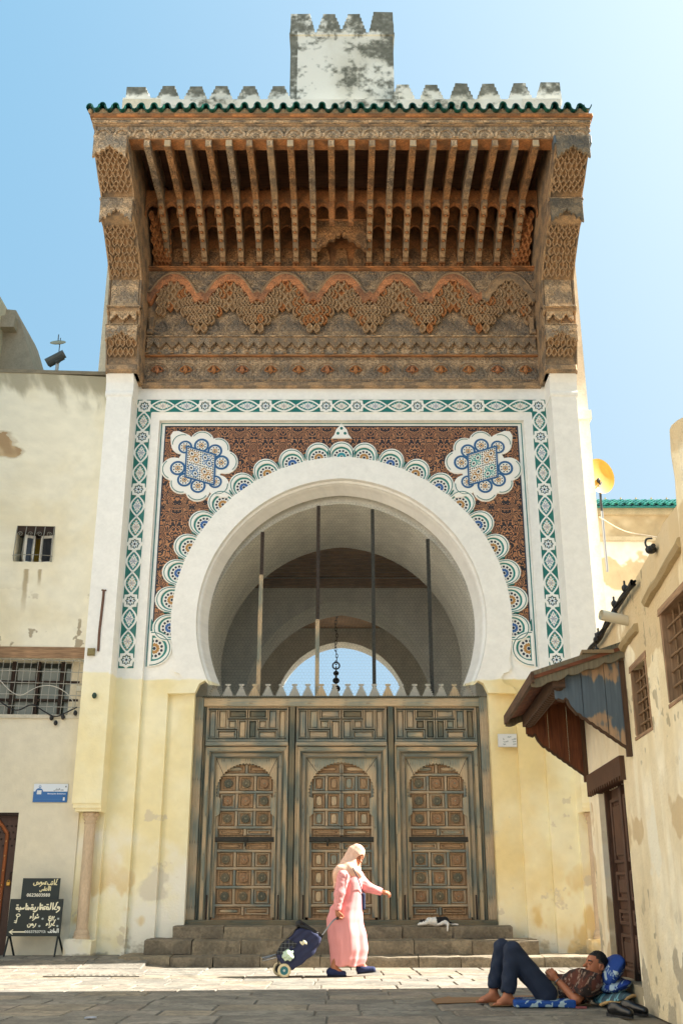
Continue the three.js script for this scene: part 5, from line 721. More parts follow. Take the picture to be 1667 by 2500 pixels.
{ // fittings on the left pilaster
  const p = (px, py) => pt(px, py, 0.46); const L = [p(254, 1440), p(252, 1465), p(248, 1500), p(243, 1545), p(241, 1580), p(240, 1590)];
  const g = thing('conduit', 'rusty brown conduit with square junction box on the left pilaster', 'conduit', [p(240, 1590).x, p(240, 1590).y, 0.46]); const rust = plain(128, 96, 80);
  part(g, 'pipe', base(tube(L, 0.022, 6, 24), g), rust); part(g, 'fork', base(mg([rod(p(254, 1442), p(249, 1440), 0.015), rod(p(254, 1442), p(260, 1441), 0.015)]), g), rust); const b = p(223, 1592); part(g, 'junction_box', base(ch(b.x - 0.055, b.x + 0.065, b.y - 0.06, b.y + 0.06, 0.44, 0.51, 0.015), g), plain(150, 138, 96));
  const k = p(232, 1699); single('wall_lamp_stub', ball(k.x, k.y, 0.49, 0.04, 0.05, 0.04, 10, 8), M({ color: col(28, 62, 50), roughness: 0.4 }), 'small dark green knob fixed on the yellow pilaster', 'knob');
}
{ // roof camera and mast on the left house, concrete block behind
  const z = -1.2, q = (px, py) => pt(px, py, z), b = q(139, 905);
  const g = thing('roof_camera', 'grey surveillance camera with round antenna on a pole above the cream house', 'camera', [b.x, b.y - 0.9, z]);
  part(g, 'pole', base(rod([b.x, b.y - 1.0, z], [b.x, q(139, 880).y, z], 0.035), g), plain(220, 220, 220)); part(g, 'mast', base(rod([b.x, q(139, 890).y, z], [b.x + 0.01, q(141, 825).y, z], 0.01), g), metal);
  const c0 = q(118, 890), c1 = q(154, 869), ax = c1.clone().sub(c0).normalize(); part(g, 'camera_housing', base(mg([rod(c0, c1, 0.07, 0.08, 6), rod(c1.clone().add(V(0, -0.03, 0)), c1.clone().add(V(-0.12, -0.17, 0.02)), 0.04, 0.05, 6)]), g), plain(96, 96, 92)); part(g, 'hood', base(rod(c0.clone().add(V(-0.04, 0.04, 0)), c1.clone().add(V(0.03, 0.05, 0)), 0.085, 0.09, 5), g), plain(120, 118, 112));
  const d = q(142, 836), disc = ball(0, 0, 0, 0.16, 0.03, 0.16, 16, 8); disc.rotateX(0.7); disc.translate(d.x, d.y, z); part(g, 'antenna_disc', base(disc, g), plain(200, 190, 160)); part(g, 'antenna_tip', base(rod([d.x, d.y, z], [d.x, d.y + 0.18, z], 0.012), g), metal);
  const zb = -2.2, r = (px, py) => pt(px, py, zb), a = [r(-120, 742), r(40, 757), r(48, 775), r(86, 905), r(86, 990), r(-120, 990)], gb = thing('rooftop_block', 'weathered concrete stair block with slanted side above the cream house', 'building', [r(0, 900).x, 0, zb]);
  const cm = plain(196, 180, 156, { bumpScale: 0.012 }); part(gb, 'side_wall', base(ext(poly([[a[0].x, 2], [a[4].x, 2], [a[3].x, a[3].y], [a[2].x, a[2].y], [a[1].x, a[1].y], [a[0].x, a[0].y]]), zb - 1.5, zb), gb), cm);
  part(gb, 'roof_beam', base(box(a[0].x, r(44, 800).x, r(44, 812).y, r(44, 785).y, zb - 0.4, zb + 0.25), gb), cm); const e = r(10, 750); part(gb, 'chimney', base(rough(box(r(-60, 800).x, r(11, 800).x, 2, r(8, 752).y, zb - 0.2, zb + 0.6), 0.02, 4), gb), plain(238, 228, 200));
}
// ---------- low house on the right, its awning and door ----------
console.log('right house');
const rh = thing('low_house', 'low cream plastered house with barred windows along the right of the square', 'house', [2.82, 0, 5.25]); rh.rotation.y = -1.6165;
const rp = locator(rh);
{
  const T = tex(1024, 768, (u, v) => {
    const x = u * 5.6, y = v * 4.4, n1 = fbm(x * 1.2, y * 1.2, 5, 501), n2 = fbm(x * 9, y * 9, 4, 502), n3 = fbm(x * 3.5, y * 0.6, 4, 503);
    let c = mixc([250, 238, 208], [238, 221, 182], smooth(0.34, 0.68, n1)); c = mixc(c, [226, 206, 164], 0.55 * smooth(0.5, 0.66, n3)); c = c.map((k) => k * (1 + 0.09 * (n2 - 0.5)));
    const bare = smooth(0.56, 0.6, fbm(x * 1.3 + 5, y * 1.3, 5, 505) + 0.3 * smooth(2.7, 3.4, y) - 0.1); c = mixc(c, mixc([214, 186, 138], [196, 172, 132], n2), 0.75 * bare);
    c = mixc(c, [244, 236, 212], 0.8 * smooth(0.6, 0.64, fbm(x * 1.7, y * 1.5, 4, 507)) * smooth(3, 2, y)); const low = smooth(0.62, 0.66, fbm(x * 3.4, y * 3.0, 5, 509) + 0.1 * smooth(0.8, 0.1, y)); c = mixc(c, [176, 164, 140], 0.8 * low * smooth(1.0, 0.5, y));
    c = mixc(c, [120, 108, 84], 0.45 * smooth(0.66, 0.74, fbm(x * 10, y * 10, 3, 511)) * smooth(0.5, 0.6, n1)); return c;
  }, true, false);
  const m = M({ map: T, bumpMap: rep(plasterBump, 5, 4), bumpScale: 0.012, roughness: 0.94 });
  const uvR = (g) => { const p = g.attributes.position, uv = g.attributes.uv; for (let i = 0; i < p.count; i++) uv.setXY(i, clamp((p.getX(i) + p.getZ(i) * 0.4) / 5.6, 0.002, 0.998), clamp(p.getY(i) / 4.4, 0.002, 0.998)); return g; };
  const w1 = [rp(1540, 1652), rp(1568, 1612), rp(1590, 1768), rp(1558, 1796)], w2 = [rp(1616, 1515), rp(1667, 1440), rp(1667, 1690), rp(1636, 1722)];
  const R = (a, dx = 0) => [min(...a.map((p) => p[0])), max(...a.map((p) => p[0])) + dx, min(...a.map((p) => p[1])), max(...a.map((p) => p[1]))];
  const q1 = R(w1), q2 = R(w2, 0.25); q1[2] = w1[3][1]; q1[3] = w1[0][1] + 0.04; q2[2] = w2[3][1] + 0.02; q2[3] = w2[0][1] + 0.06;
  const dr = [rp(1461, 1960), rp(1518, 1868)], d0 = dr[0][0], d1 = min(dr[1][0], d0 + 1.55), dTop = (dr[0][1] + dr[1][1]) / 2;
  const hole = ([a, b, c, d]) => [[a, c], [a, d], [b, d], [b, c]];
  const tops = [[1421, 1618], [1480, 1520], [1545, 1422], [1578, 1365], [1600, 1318], [1617, 1279], [1653, 1231]].map(([x, y]) => rp(x, y));
  const xe = tops[6][0];
  const sh = poly([[0, 0], [d0, 0], [d0, dTop], [d1, dTop], [d1, 0], [5.6, 0], [5.6, tops[6][1] + 0.1], [xe + 0.05, tops[6][1] + 0.1], [xe, tops[6][1]], ...tops.slice(0, 6).reverse().filter((p) => p[0] > 0.02), [0, tops[0][1]]], [hole(q1), hole(q2)]);
  part(rh, 'wall', uvR(ext(sh, -0.35, 0)), m);
  part(rh, 'body', box(0.36, 5.6, 0, 3.45, -3.5, -1.6), plain(150, 124, 92)); part(rh, 'roof', box(0.36, 5.6, 3.3, 3.42, -1.6, -0.352), plain(170, 150, 118)); part(rh, 'floor', box(0.36, 5.6, 0.0, 0.15, -1.6, -0.352), plain(150, 130, 100)); part(rh, 'end_wall', box(0, 0.35, 0, tops[0][1] - 0.02, -3.5, -0.352), plain(232, 214, 172));
  const ti = tops[6]; part(rh, 'chimney', uvR(rough(wuv(new THREE.CylinderGeometry(0.24, 0.27, 1.2, 16, 6).translate(ti[0] + 0.36, ti[1] - 0.1, -0.16)), 0.02, 6)), m);
  // ledges
  const led = (a, b, r) => { const p = rp(...a), q = rp(...b); return rough(wuv(new THREE.CylinderGeometry(r, r, hypot(q[0] - p[0], q[1] - p[1]), 7, 8).rotateZ(-PI / 2 + Math.atan2(q[1] - p[1], q[0] - p[0])).translate((p[0] + q[0]) / 2, (p[1] + q[1]) / 2, 0.01)), 0.009, 8); };
  const lm = plain(196, 172, 128); part(rh, 'ledge', led([1507, 1602], [1557, 1530], 0.045), lm); part(rh, 'ledge', led([1580, 1470], [1667, 1325], 0.05), lm);
  for (const [q, nx] of [[q1, 4], [q2, 5]]) { // barred windows in deep frames
    const [a, b, c, d] = q, f = new THREE.Group(); f.name = 'window'; rh.add(f); 
    [box(a - 0.02, a + 0.025, c, d, -0.24, 0.006), box(b - 0.025, b + 0.02, c, d, -0.24, 0.006), box(a - 0.05, b + 0.05, d, d + 0.06, -0.24, 0.012, true), box(a - 0.04, b + 0.04, c - 0.03, c, -0.24, 0.01, true)].forEach((g, i) => part(f, 'frame_bar', rough(g, 0.012, 7, i + nx), W.tan));
    const rb = plain(150, 120, 88, { metalness: 0.2 }); for (let i = 1; i < nx; i++) part(f, 'bar', rod([lerp(a, b, i / nx), c, -0.05], [lerp(a, b, i / nx), d, -0.05], 0.01, 0.01, 6), rb); for (let i = 1; i < 6; i++) part(f, 'cross_bar', rod([a, lerp(c, d, i / 6), -0.038], [b, lerp(c, d, i / 6), -0.038], 0.011, 0.011, 6), rb);
  }
  { // brown double door with a notched lintel
    const f = new THREE.Group(); f.name = 'door'; rh.add(f); const bm = M({ color: col(104, 70, 48), map: grain, bumpMap: grainBump, bumpScale: 0.003, roughness: 0.6 }), P = (n, g, mm = bm) => part(f, n, g, mm), W2 = d1 - d0, y0 = 0.2, mid = d0 + W2 * 0.5;
    P('leaf', box(d0, d1, y0, dTop, -0.2, -0.13)); P('threshold', rough(box(d0 - 0.02, d1 + 0.05, 0, y0, -0.25, 0.0), 0.012, 5), plain(190, 176, 146));
    for (const [a, b] of [[d0 + 0.02, mid - 0.015], [mid + 0.015, d1 - 0.02]]) for (const [c, d] of [[0.27, 0.62], [0.7, 0.85], [0.93, 1.22], [1.3, dTop - 0.1]]) { P('panel_frame', ext(poly([[a + 0.05, c], [b - 0.05, c], [b - 0.05, d], [a + 0.05, d]], [[[a + 0.1, c + 0.04], [a + 0.1, d - 0.04], [b - 0.1, d - 0.04], [b - 0.1, c + 0.04]]]), -0.13, -0.1, { bevel: 0.008, off: true })); P('panel', ch(a + 0.13, b - 0.13, c + 0.07, d - 0.07, -0.13, -0.108, 0.015)); }
    P('middle_strip', ch(mid - 0.035, mid + 0.035, y0, dTop, -0.13, -0.08, 0.012)); for (const a of [d0, d1 - 0.05]) P('frame_post', box(a, a + 0.05, y0, dTop, -0.13, -0.06));
    const n = 15, a = rp(1443, 1925)[0], b = d1 + 0.12, lo = []; for (let i = 0; i <= n; i++) { const x = lerp(a, b, i / n); lo.push([x, dTop - 0.03], [x + (b - a) / n * 0.3, dTop + 0.015], [x + (b - a) / n * 0.6, dTop + 0.02]); } P('lintel', ext(poly([...lo.slice(0, -2), [b, dTop + 0.2], [a, dTop + 0.2]]), -0.05, 0.05));
  }
  { // drain spout and clay pipe
    const a = rp(1530, 1512), g = new THREE.CylinderGeometry(0.05, 0.05, 0.3, 12, 1, true).toNonIndexed(); g.rotateX(PI / 2 - 0.15); g.rotateY(0.3); g.translate(a[0] + 0.05, a[1], 0.12); part(rh, 'drain_spout', g, M({ color: col(236, 226, 200), roughness: 0.6, side: THREE.DoubleSide }));
  }
}
{ // wooden awning over the door
  const aw = thing('door_awning', 'weathered wooden awning with scalloped side panels over the brown door', 'awning', [2.82, 2.2, 5.25]); aw.rotation.y = rh.rotation.y; const P = (n, g, m) => { g.translate(0, -2.2, 0); return part(aw, n, g, m); };
  const uF = 0.06, uN = 2.38, blue = M({ map: tex(256, 256, (u, v) => { const a = fbm(u * 4, v * 4, 4, 601, 4), g = fbm(u * 30, v * 3, 3, 602, 3); const c = mixc([92, 104, 112], [176, 142, 108], smooth(0.52, 0.6, a * 0.75 + g * 0.25)); const k = 0.8 + 0.4 * g; return c.map((q) => q * k); }), roughness: 0.8, bumpMap: grainBump, bumpScale: 0.003 });
  const dk = wood(104, 74, 50), rd = wood(140, 80, 46), gr = W.greyDark;
  // roof boards, laid from wall to eave
  const yr = (n) => 3.2 - 0.32 * n, n0 = 0.0, n1 = 0.88; for (let i = 0; i < 11; i++) { const a = lerp(uF - 0.12, uN + 0.1, i / 11), b = lerp(uF - 0.12, uN + 0.1, (i + 1) / 11) - 0.008; const q = []; const c = [[a, yr(n0), n0], [b, yr(n0), n0], [b, yr(n1), n1], [a, yr(n1), n1]], t = 0.035 + 0.004 * (i % 2), up = c.map(([x, y, z]) => [x, y + t, z]); q.push([c[0], c[1], c[2], c[3]].reverse(), up.slice(), [c[3], c[2], up[2], up[3]], [c[0], c[3], up[3], up[0]], [c[2], c[1], up[1], up[2]]); P('roof_board', wuv(quads(q), 1, true, rnd() * 5, rnd()), rd); }
  P('eave_trim', (() => { const g = box(uF - 0.14, uN + 0.12, -0.05, 0.05, 0, 0.03, true); g.translate(0, yr(0.88) + 0.01, 0.88); return g; })(), dk);
  for (const u of [uF - 0.1, uN + 0.06]) { const q = []; P('verge_board', ext(poly([[0, yr(0) + 0.08], [0.9, yr(0.9) + 0.08], [0.9, yr(0.9) - 0.05], ...Array.from({ length: 19 }, (_, k) => { const n = 0.9 - k * 0.05; return [n, yr(n) - 0.06 - 0.03 * abs(sin(k * 0.9))]; })]), -0.02, 0.02).rotateY(-PI / 2).translate(u, 0, 0), gr); }
  P('front_beam', (() => { const g = box(uF - 0.1, uN + 0.05, 2.84, 2.96, 0.58, 0.7, true); return g; })(), dk); const tc = []; for (let i = 0; i < 22; i++) tc.push(ball(lerp(uF, uN, i / 21), 2.84, 0.64, 0.04, 0.03, 0.05, 6, 5)); P('beam_carving', mg(tc), dk);
  P('wall_beam', box(uF - 0.05, uN, 2.95, 3.06, 0.0, 0.1, true), dk);
  const side = (u, mats) => { const edge = []; const N = 22; for (let k = 0; k <= N; k++) { const t = k / N, n = lerp(0.66, 0.03, t), y = lerp(2.74, 2.26, pow(t, 0.95)); edge.push([n, y + 0.018 * abs(sin(k * 1.6)) + (k === 3 ? 0.06 : k === 2 || k === 4 ? 0.03 : 0)]); } const cut = [0, 0.2, 0.42, 0.68]; for (let i = 0; i < 3; i++) { const a = cut[i] + 0.003, b = cut[i + 1] - 0.003, e = edge.filter(([n]) => n > a && n < b), yAt = (n) => lerp(2.26, 2.74, clamp((n - 0.03) / 0.63)); P('side_panel', ext(poly([[b, yr(b) - 0.01], [a, yr(a) - 0.01], [a, yAt(a)], ...e.slice().reverse(), [b, yAt(b) + 0.005]].map((p) => p)), -0.015, 0.015 + 0.002 * i).rotateY(-PI / 2).translate(u, 0, 0), mats[i % mats.length]); } P('panel_edge', tube(edge.map(([n, y]) => [u, y, n]), 0.022, 5, 44), dk); P('wall_post', box(u - 0.03, u + 0.03, 2.2, 3.1, -0.01, 0.05), dk); };
  side(uN, [blue]); side(uF, [rd]);
  for (let i = 0; i < 7; i++) P('roof_tile_scrap', rough(box(uF + i * 0.36, uF + i * 0.36 + 0.26, yr(0.25 + 0.08 * (i % 3)) + 0.038, yr(0.25 + 0.08 * (i % 3)) + 0.07, 0.1 + 0.08 * (i % 3), 0.4 + 0.1 * (i % 2)), 0.02, 9, i), plain(150, 128, 96));
}
{ // twisted cables with clamps along the top of the low house
  const c = thing('cable_bundle', 'twisted black cables with clamps running down the top of the low house', 'cables', [2.8, 3.3, 5.4]); rh.updateMatrixWorld(true);
  const L = [[1415, 1632], [1438, 1590], [1462, 1556], [1488, 1510], [1512, 1470], [1545, 1422]].map(([x, y]) => { const [a, b] = rp(x, y, 0.06); return V(a, b, 0.06).applyMatrix4(rh.matrixWorld); });
  for (let k = 0; k < 4; k++) part(c, 'cable', base(tube(L.map((p, i) => p.clone().add(V(0.02 * cos(i * 2 + k * 1.6), 0.022 * sin(i * 2 + k * 1.6), 0))), 0.014, 5, 50), c), cable);
  for (const [px, py] of [[1460, 1550], [1454, 1562], [1498, 1474], [1524, 1436], [1500, 1500], [1456, 1588]]) { const [a, b] = rp(px, py, 0.08), w = V(a, b, 0.08).applyMatrix4(rh.matrixWorld); part(c, 'clamp', base(mg([ball(w.x, w.y, w.z, 0.03, 0.035, 0.04, 7, 6), rod(w, w.clone().add(V(0, 0.07, 0)), 0.01)]), c), cable); }
  for (const [px, py] of [[1590, 1342], [1584, 1335]]) { }
  const [a, b] = rp(1588, 1342, 0.05), w = V(a, b, 0.05).applyMatrix4(rh.matrixWorld); const h = thing('cable_hook', 'black cable clamp with curled end on the upper wall of the low house', 'clamp', w.toArray()); part(h, 'clamp', mg([ball(0, 0, 0, 0.05, 0.035, 0.05, 8, 6), rod([0, 0, -0.06], [0, 0.01, 0.08], 0.02)]), cable); part(h, 'curl', tube([[0, 0, 0], [-0.04, 0.04, 0], [-0.03, 0.09, 0], [0.02, 0.1, 0]], 0.009, 5, 16), cable);
}
// ---------- things behind ----------
{
  const z = -8.5, q = (px, py) => pt(px, py, z), a = q(1380, 1206), b = q(1760, 1200), fh = thing('tiled_roof_house', 'sunlit cream house with green tiled roof edge behind the gatehouse', 'house', [(a.x + b.x) / 2, 0, z]);
  const T = tex(512, 512, (u, v) => { const x = u * 9, y = v * 12, n = fbm(x * 0.9, y * 0.9, 5, 701), k = fbm(x * 5, y * 5, 4, 702); const band = y > hY(1320, z) - 0.0; let c = band ? mixc([206, 190, 158], [180, 160, 126], smooth(0.4, 0.6, n)) : mixc([232, 226, 210], [202, 180, 144], smooth(0.55, 0.58, n + 0.05 * (k - 0.5))); return c.map((w) => w * (0.93 + 0.14 * k)); }, true, false);
  const m = M({ map: T, bumpMap: rep(plasterBump, 4), bumpScale: 0.02, roughness: 0.95 }), g = box(a.x - 1.5, b.x, 0, a.y - 0.62, z - 4, z), p = g.attributes.position, uv = g.attributes.uv; for (let i = 0; i < p.count; i++) uv.setXY(i, clamp((p.getX(i) - a.x + 1.5) / 9), clamp(p.getY(i) / 12)); part(fh, 'wall', base(g, fh), m);
  part(fh, 'ledge', base(box(a.x - 1.5, b.x, hY(1322, z), hY(1312, z), z, z + 0.08), fh), plain(214, 198, 166)); part(fh, 'cornice', base(box(a.x - 1.5, b.x, a.y - 0.62, a.y - 0.42, z - 0.5, z + 0.12), fh), plain(210, 192, 158));
  const tm = [[40, 128, 116], [30, 110, 104], [58, 140, 126]].map(([r, gg, bb]) => M({ color: col(r, gg, bb), roughness: 0.3 })), tile = (() => { const q2 = [], N = 6; for (let i = 0; i < N; i++) { const f = (k) => [cos(PI * k / N), sin(PI * k / N)], c0 = f(i), c1 = f(i + 1); q2.push([[c0[0] * 0.07, c0[1] * 0.07, -0.3], [c0[0] * 0.085, c0[1] * 0.085, 0], [c1[0] * 0.085, c1[1] * 0.085, 0], [c1[0] * 0.07, c1[1] * 0.07, -0.3]]); q2.push([[c0[0] * 0.085, c0[1] * 0.085, 0], [c0[0] * 0.06, c0[1] * 0.06, 0], [c1[0] * 0.06, c1[1] * 0.06, 0], [c1[0] * 0.085, c1[1] * 0.085, 0]]); } return quads(q2); })();
  const n = floor((b.x - a.x) / 0.21); for (let i = 0; i < n; i++) for (let r = 0; r < 5; r++) { const o = part(fh, 'roof_tile', tile, tm[floor(rnd() * 3)]); o.position.set(a.x + i * 0.21 + (r % 2) * 0.0 - (a.x + b.x) / 2, a.y - 0.4 + r * 0.105, 0.2 - r * 0.22); o.rotation.x = 0.42; }
  const bed = box(a.x - 1.5, b.x, -0.04, 0.0, -1.3, 0.1); bed.rotateX(0.44); bed.translate(0, a.y - 0.42, z + 0.2); part(fh, 'roof_bed', base(bed, fh), tm[1]); for (let i = 0; i < 12; i++) part(fh, 'ridge_finial', base(rod([a.x + i * 0.42, a.y + 0.02, z - 0.8], [a.x + i * 0.42, a.y + 0.2, z - 0.8], 0.04, 0.02, 6), fh), plain(170, 150, 110));
  const zd = -7.2, c = pt(1461, 1164, zd), ds = thing('satellite_dish', 'yellow satellite dish seen edge on beside the gatehouse corner', 'dish', [c.x, c.y - 0.9, zd]);
  const pr = []; for (let i = 0; i <= 8; i++) { const r = 0.42 * i / 8; pr.push([r, 0.35 * r * r]); } const dg = lathe(pr, 32); dg.scale(1.0, 1, 1.13); dg.rotateX(PI / 2); dg.rotateY(0.35); dg.translate(0, 0.9, 0); part(ds, 'reflector', dg, M({ color: col(232, 178, 62), roughness: 0.55, side: THREE.DoubleSide, map: blotch }));
  part(ds, 'arm', tube([[0.05, 0.75, 0.02], [-0.02, 0.6, 0.2], [-0.12, 0.5, 0.35]], 0.016, 5, 12), cable); part(ds, 'bracket', mg([ball(-0.03, 0.78, 0.05, 0.05, 0.07, 0.05, 8, 6), rod([0, 0.78, 0], [0.02, 0, -0.1], 0.03)]), cable); part(ds, 'mount', rod([0.02, 0.0, -0.1], [0.02, -1.6, -0.1], 0.035), metal);
  const wA = pt(1462, 1262, -3), wB = pt(1605, 1312, 3); single('wire', tube([wA, wA.clone().lerp(wB, 0.5).add(V(0, -0.1, 0)), wB], 0.008, 4, 20), plain(240, 220, 190), 'thin pale wire strung across to the low house', 'wire');
  // sunlit house across the square: it throws warm light on the low house and on the shaded gatehouse
  const op = thing('facing_house', 'sunlit cream house facing the low house across the square', 'house', [-9.2, 0, 8.6]), om = plain(212, 207, 197);
  part(op, 'wall', box(-2, 2.1, 0, 11.5, -5.0, 8), om); part(op, 'parapet', box(-2.1, 2.2, 11.5, 11.9, -5.05, 8.1), om); for (let i = 0; i < 4; i++) { part(op, 'window', box(2.08, 2.13, 6.6, 8.0, -4 + i * 3, -3 + i * 3), W.brown); part(op, 'window', box(2.08, 2.13, 3.2, 4.6, -4 + i * 3, -3 + i * 3), W.brown); }
  // taller houses beyond the frame, right of the square: they cast the shade in front of the sunlit strip
  const nb = thing('neighbour_house', 'tall plain house standing behind the low house', 'house', [9.5, 0, 9.0]); part(nb, 'wall', box(-2.6, 2.6, 0, 15, -4.95, 1.6), plain(226, 208, 168)); part(nb, 'parapet', box(-2.7, 2.7, 15, 15.3, -5.0, 1.7), plain(226, 208, 168));
}
// ---------- smooth bodies: distance fields meshed on a grid ----------
const smin = (a, b, k) => { const h = clamp(0.5 + 0.5 * (b - a) / k); return lerp(b, a, h) - k * h * (1 - h); };
const smax = (a, b, k) => -smin(-a, -b, k);
function cap(p, a, b, r0, r1) { // tapered capsule
  const bx = b[0] - a[0], by = b[1] - a[1], bz = b[2] - a[2], px = p[0] - a[0], py = p[1] - a[1], pz = p[2] - a[2], t = clamp((px * bx + py * by + pz * bz) / (bx * bx + by * by + bz * bz + 1e-9));
  return hypot(px - bx * t, py - by * t, pz - bz * t) - lerp(r0, r1, t);
}
const ell = (p, c, r) => { const x = (p[0] - c[0]) / r[0], y = (p[1] - c[1]) / r[1], z = (p[2] - c[2]) / r[2], k = hypot(x, y, z); return (k - 1) * min(r[0], r[1], r[2]) * (k > 1 ? 1 : 1); };
function chain(p, L, k = 0.02) { let d = 1e9; for (let i = 0; i < L.length - 1; i++) d = smin(d, cap(p, L[i], L[i + 1], L[i][3], L[i + 1][3]), k); return d; }
function mesh(f, lo, hi, c, tint) { // surface nets; tint(p) may give a vertex colour (linear)
  const n = [0, 1, 2].map((k) => Math.ceil((hi[k] - lo[k]) / c) + 1), S = n[0] * n[1], F = new Float32Array(S * n[2]);
  for (let k = 0, i = 0; k < n[2]; k++) for (let j = 0; j < n[1]; j++) for (let x = 0; x < n[0]; x++, i++) F[i] = f([lo[0] + x * c, lo[1] + j * c, lo[2] + k * c]);
  const id = new Int32Array(S * n[2]).fill(-1), P = [], I = [], off = [0, 1, n[0], n[0] + 1, S, S + 1, S + n[0], S + n[0] + 1], E = [[0, 1], [2, 3], [4, 5], [6, 7], [0, 2], [1, 3], [4, 6], [5, 7], [0, 4], [1, 5], [2, 6], [3, 7]];
  for (let k = 0; k < n[2] - 1; k++) for (let j = 0; j < n[1] - 1; j++) for (let x = 0; x < n[0] - 1; x++) {
    const b = x + j * n[0] + k * S; let neg = 0; for (const o of off) if (F[b + o] < 0) neg++; if (!neg || neg === 8) continue;
    let sx = 0, sy = 0, sz = 0, m = 0; for (const [u, v] of E) { const a = F[b + off[u]], e = F[b + off[v]]; if ((a < 0) === (e < 0)) continue; const t = a / (a - e); sx += (u & 1) + t * ((v & 1) - (u & 1)); sy += ((u >> 1) & 1) + t * (((v >> 1) & 1) - ((u >> 1) & 1)); sz += (u >> 2) + t * ((v >> 2) - (u >> 2)); m++; }
    id[b] = P.length / 3; P.push(lo[0] + (x + sx / m) * c, lo[1] + (j + sy / m) * c, lo[2] + (k + sz / m) * c);
  }
  for (let k = 1; k < n[2] - 1; k++) for (let j = 1; j < n[1] - 1; j++) for (let x = 1; x < n[0] - 1; x++) {
    const b = x + j * n[0] + k * S, q = (a, e, g, h, flip) => { if (flip) I.push(a, g, e, a, h, g); else I.push(a, e, g, a, g, h); }, s = F[b] < 0;
    if (s !== F[b + 1] < 0) q(id[b - n[0] - S], id[b - S], id[b], id[b - n[0]], !s); if (s !== F[b + n[0]] < 0) q(id[b - 1 - S], id[b - 1], id[b], id[b - S], !s); if (s !== F[b + S] < 0) q(id[b - 1 - n[0]], id[b - n[0]], id[b], id[b - 1], !s);
  }
  const g = new THREE.BufferGeometry(); g.setAttribute('position', new THREE.Float32BufferAttribute(P, 3)); g.setIndex(I); const N = [], e = c * 0.5;
  for (let i = 0; i < P.length; i += 3) { const p = [P[i], P[i + 1], P[i + 2]], G = [0, 1, 2].map((k) => { const a = p.slice(), b = p.slice(); a[k] += e; b[k] -= e; return f(a) - f(b); }), l = hypot(...G) || 1; N.push(G[0] / l, G[1] / l, G[2] / l); }
  g.setAttribute('normal', new THREE.Float32BufferAttribute(N, 3)); const uv = new Float32Array(P.length / 3 * 2); for (let i = 0; i < uv.length / 2; i++) { uv[2 * i] = P[3 * i] + P[3 * i + 2] * 0.6; uv[2 * i + 1] = P[3 * i + 1] + P[3 * i + 2] * 0.3; } g.setAttribute('uv', new THREE.BufferAttribute(uv, 2));
  if (tint) { const C = []; for (let i = 0; i < P.length; i += 3) C.push(...tint([P[i], P[i + 1], P[i + 2]], [N[i], N[i + 1], N[i + 2]])); g.setAttribute('color', new THREE.Float32BufferAttribute(C, 3)); }
  return g;
}
function joinIndexed(list) { return mergeGeometries(list); }
const lin = (r, g, b) => { const c = col(r, g, b); return [c.r, c.g, c.b]; };
// hand: wrist w, direction d (unit, along the hand), palm normal n; curl bends the fingers towards -n
function hand(w, d, nrm, side, curl, s = 1) {
  const D = V(...d).normalize(), N = V(...nrm).sub(D.clone().multiplyScalar(V(...nrm).dot(D))).normalize(), T = D.clone().cross(N).multiplyScalar(side), W0 = V(...w), A = (a, b, c) => W0.clone().addScaledVector(D, a * s).addScaledVector(T, b * s).addScaledVector(N, c * s).toArray(), bones = [];
  const palm = [[A(0, 0, 0), A(0.045, 0.0, 0), 0.024, 0.03], [A(0.04, -0.022, 0), A(0.085, -0.027, 0), 0.018, 0.013], [A(0.04, 0.0, 0), A(0.09, 0.0, 0), 0.018, 0.013], [A(0.04, 0.018, 0), A(0.085, 0.025, 0), 0.018, 0.012]];
  const fing = [[-0.03, 0.085, 0.068], [-0.01, 0.09, 0.078], [0.01, 0.089, 0.072], [0.029, 0.083, 0.056]];
  fing.forEach(([b, a, l], i) => { let x = a, y = b, z = 0, an = 0.15; const P = [A(x, y, z)]; for (let k = 0; k < 3; k++) { an += curl * [0.7, 0.9, 0.6][k] * (1 + 0.08 * i); const q = l * [0.44, 0.31, 0.25][k]; x += q * cos(an); z -= q * sin(an); P.push(A(x, y * (1 + 0.03 * k), z)); } for (let k = 0; k < 3; k++) bones.push([P[k], P[k + 1], 0.0098 - k * 0.0011, 0.0088 - k * 0.0012]); });
  const th = [A(0.02, -0.025, -0.004), A(0.05, -0.05, -0.018), A(0.075, -0.058 + 0.02 * curl, -0.03 - 0.012 * curl), A(0.092, -0.056 + 0.034 * curl, -0.04 - 0.014 * curl)]; for (let k = 0; k < 3; k++) bones.push([th[k], th[k + 1], 0.0135 - k * 0.0018, 0.012 - k * 0.0018]);
  const sc = (L) => L.map(([a, b, r, q]) => [a, b, r * s, q * s]); const pb = sc(palm), bb = sc(bones);
  return (p) => { let e = 1e9; for (const [a, b, r, q] of pb) e = smin(e, cap(p, a, b, r, q), 0.012); let f = 1e9; for (const [a, b, r, q] of bb) f = min(f, cap(p, a, b, r, q)); return smin(e, f, 0.006); };
}
const bounds = (L, m) => { const lo = [1e9, 1e9, 1e9], hi = [-1e9, -1e9, -1e9]; for (const p of L) for (let k = 0; k < 3; k++) { lo[k] = min(lo[k], p[k] - m); hi[k] = max(hi[k], p[k] + m); } return [lo, hi]; };
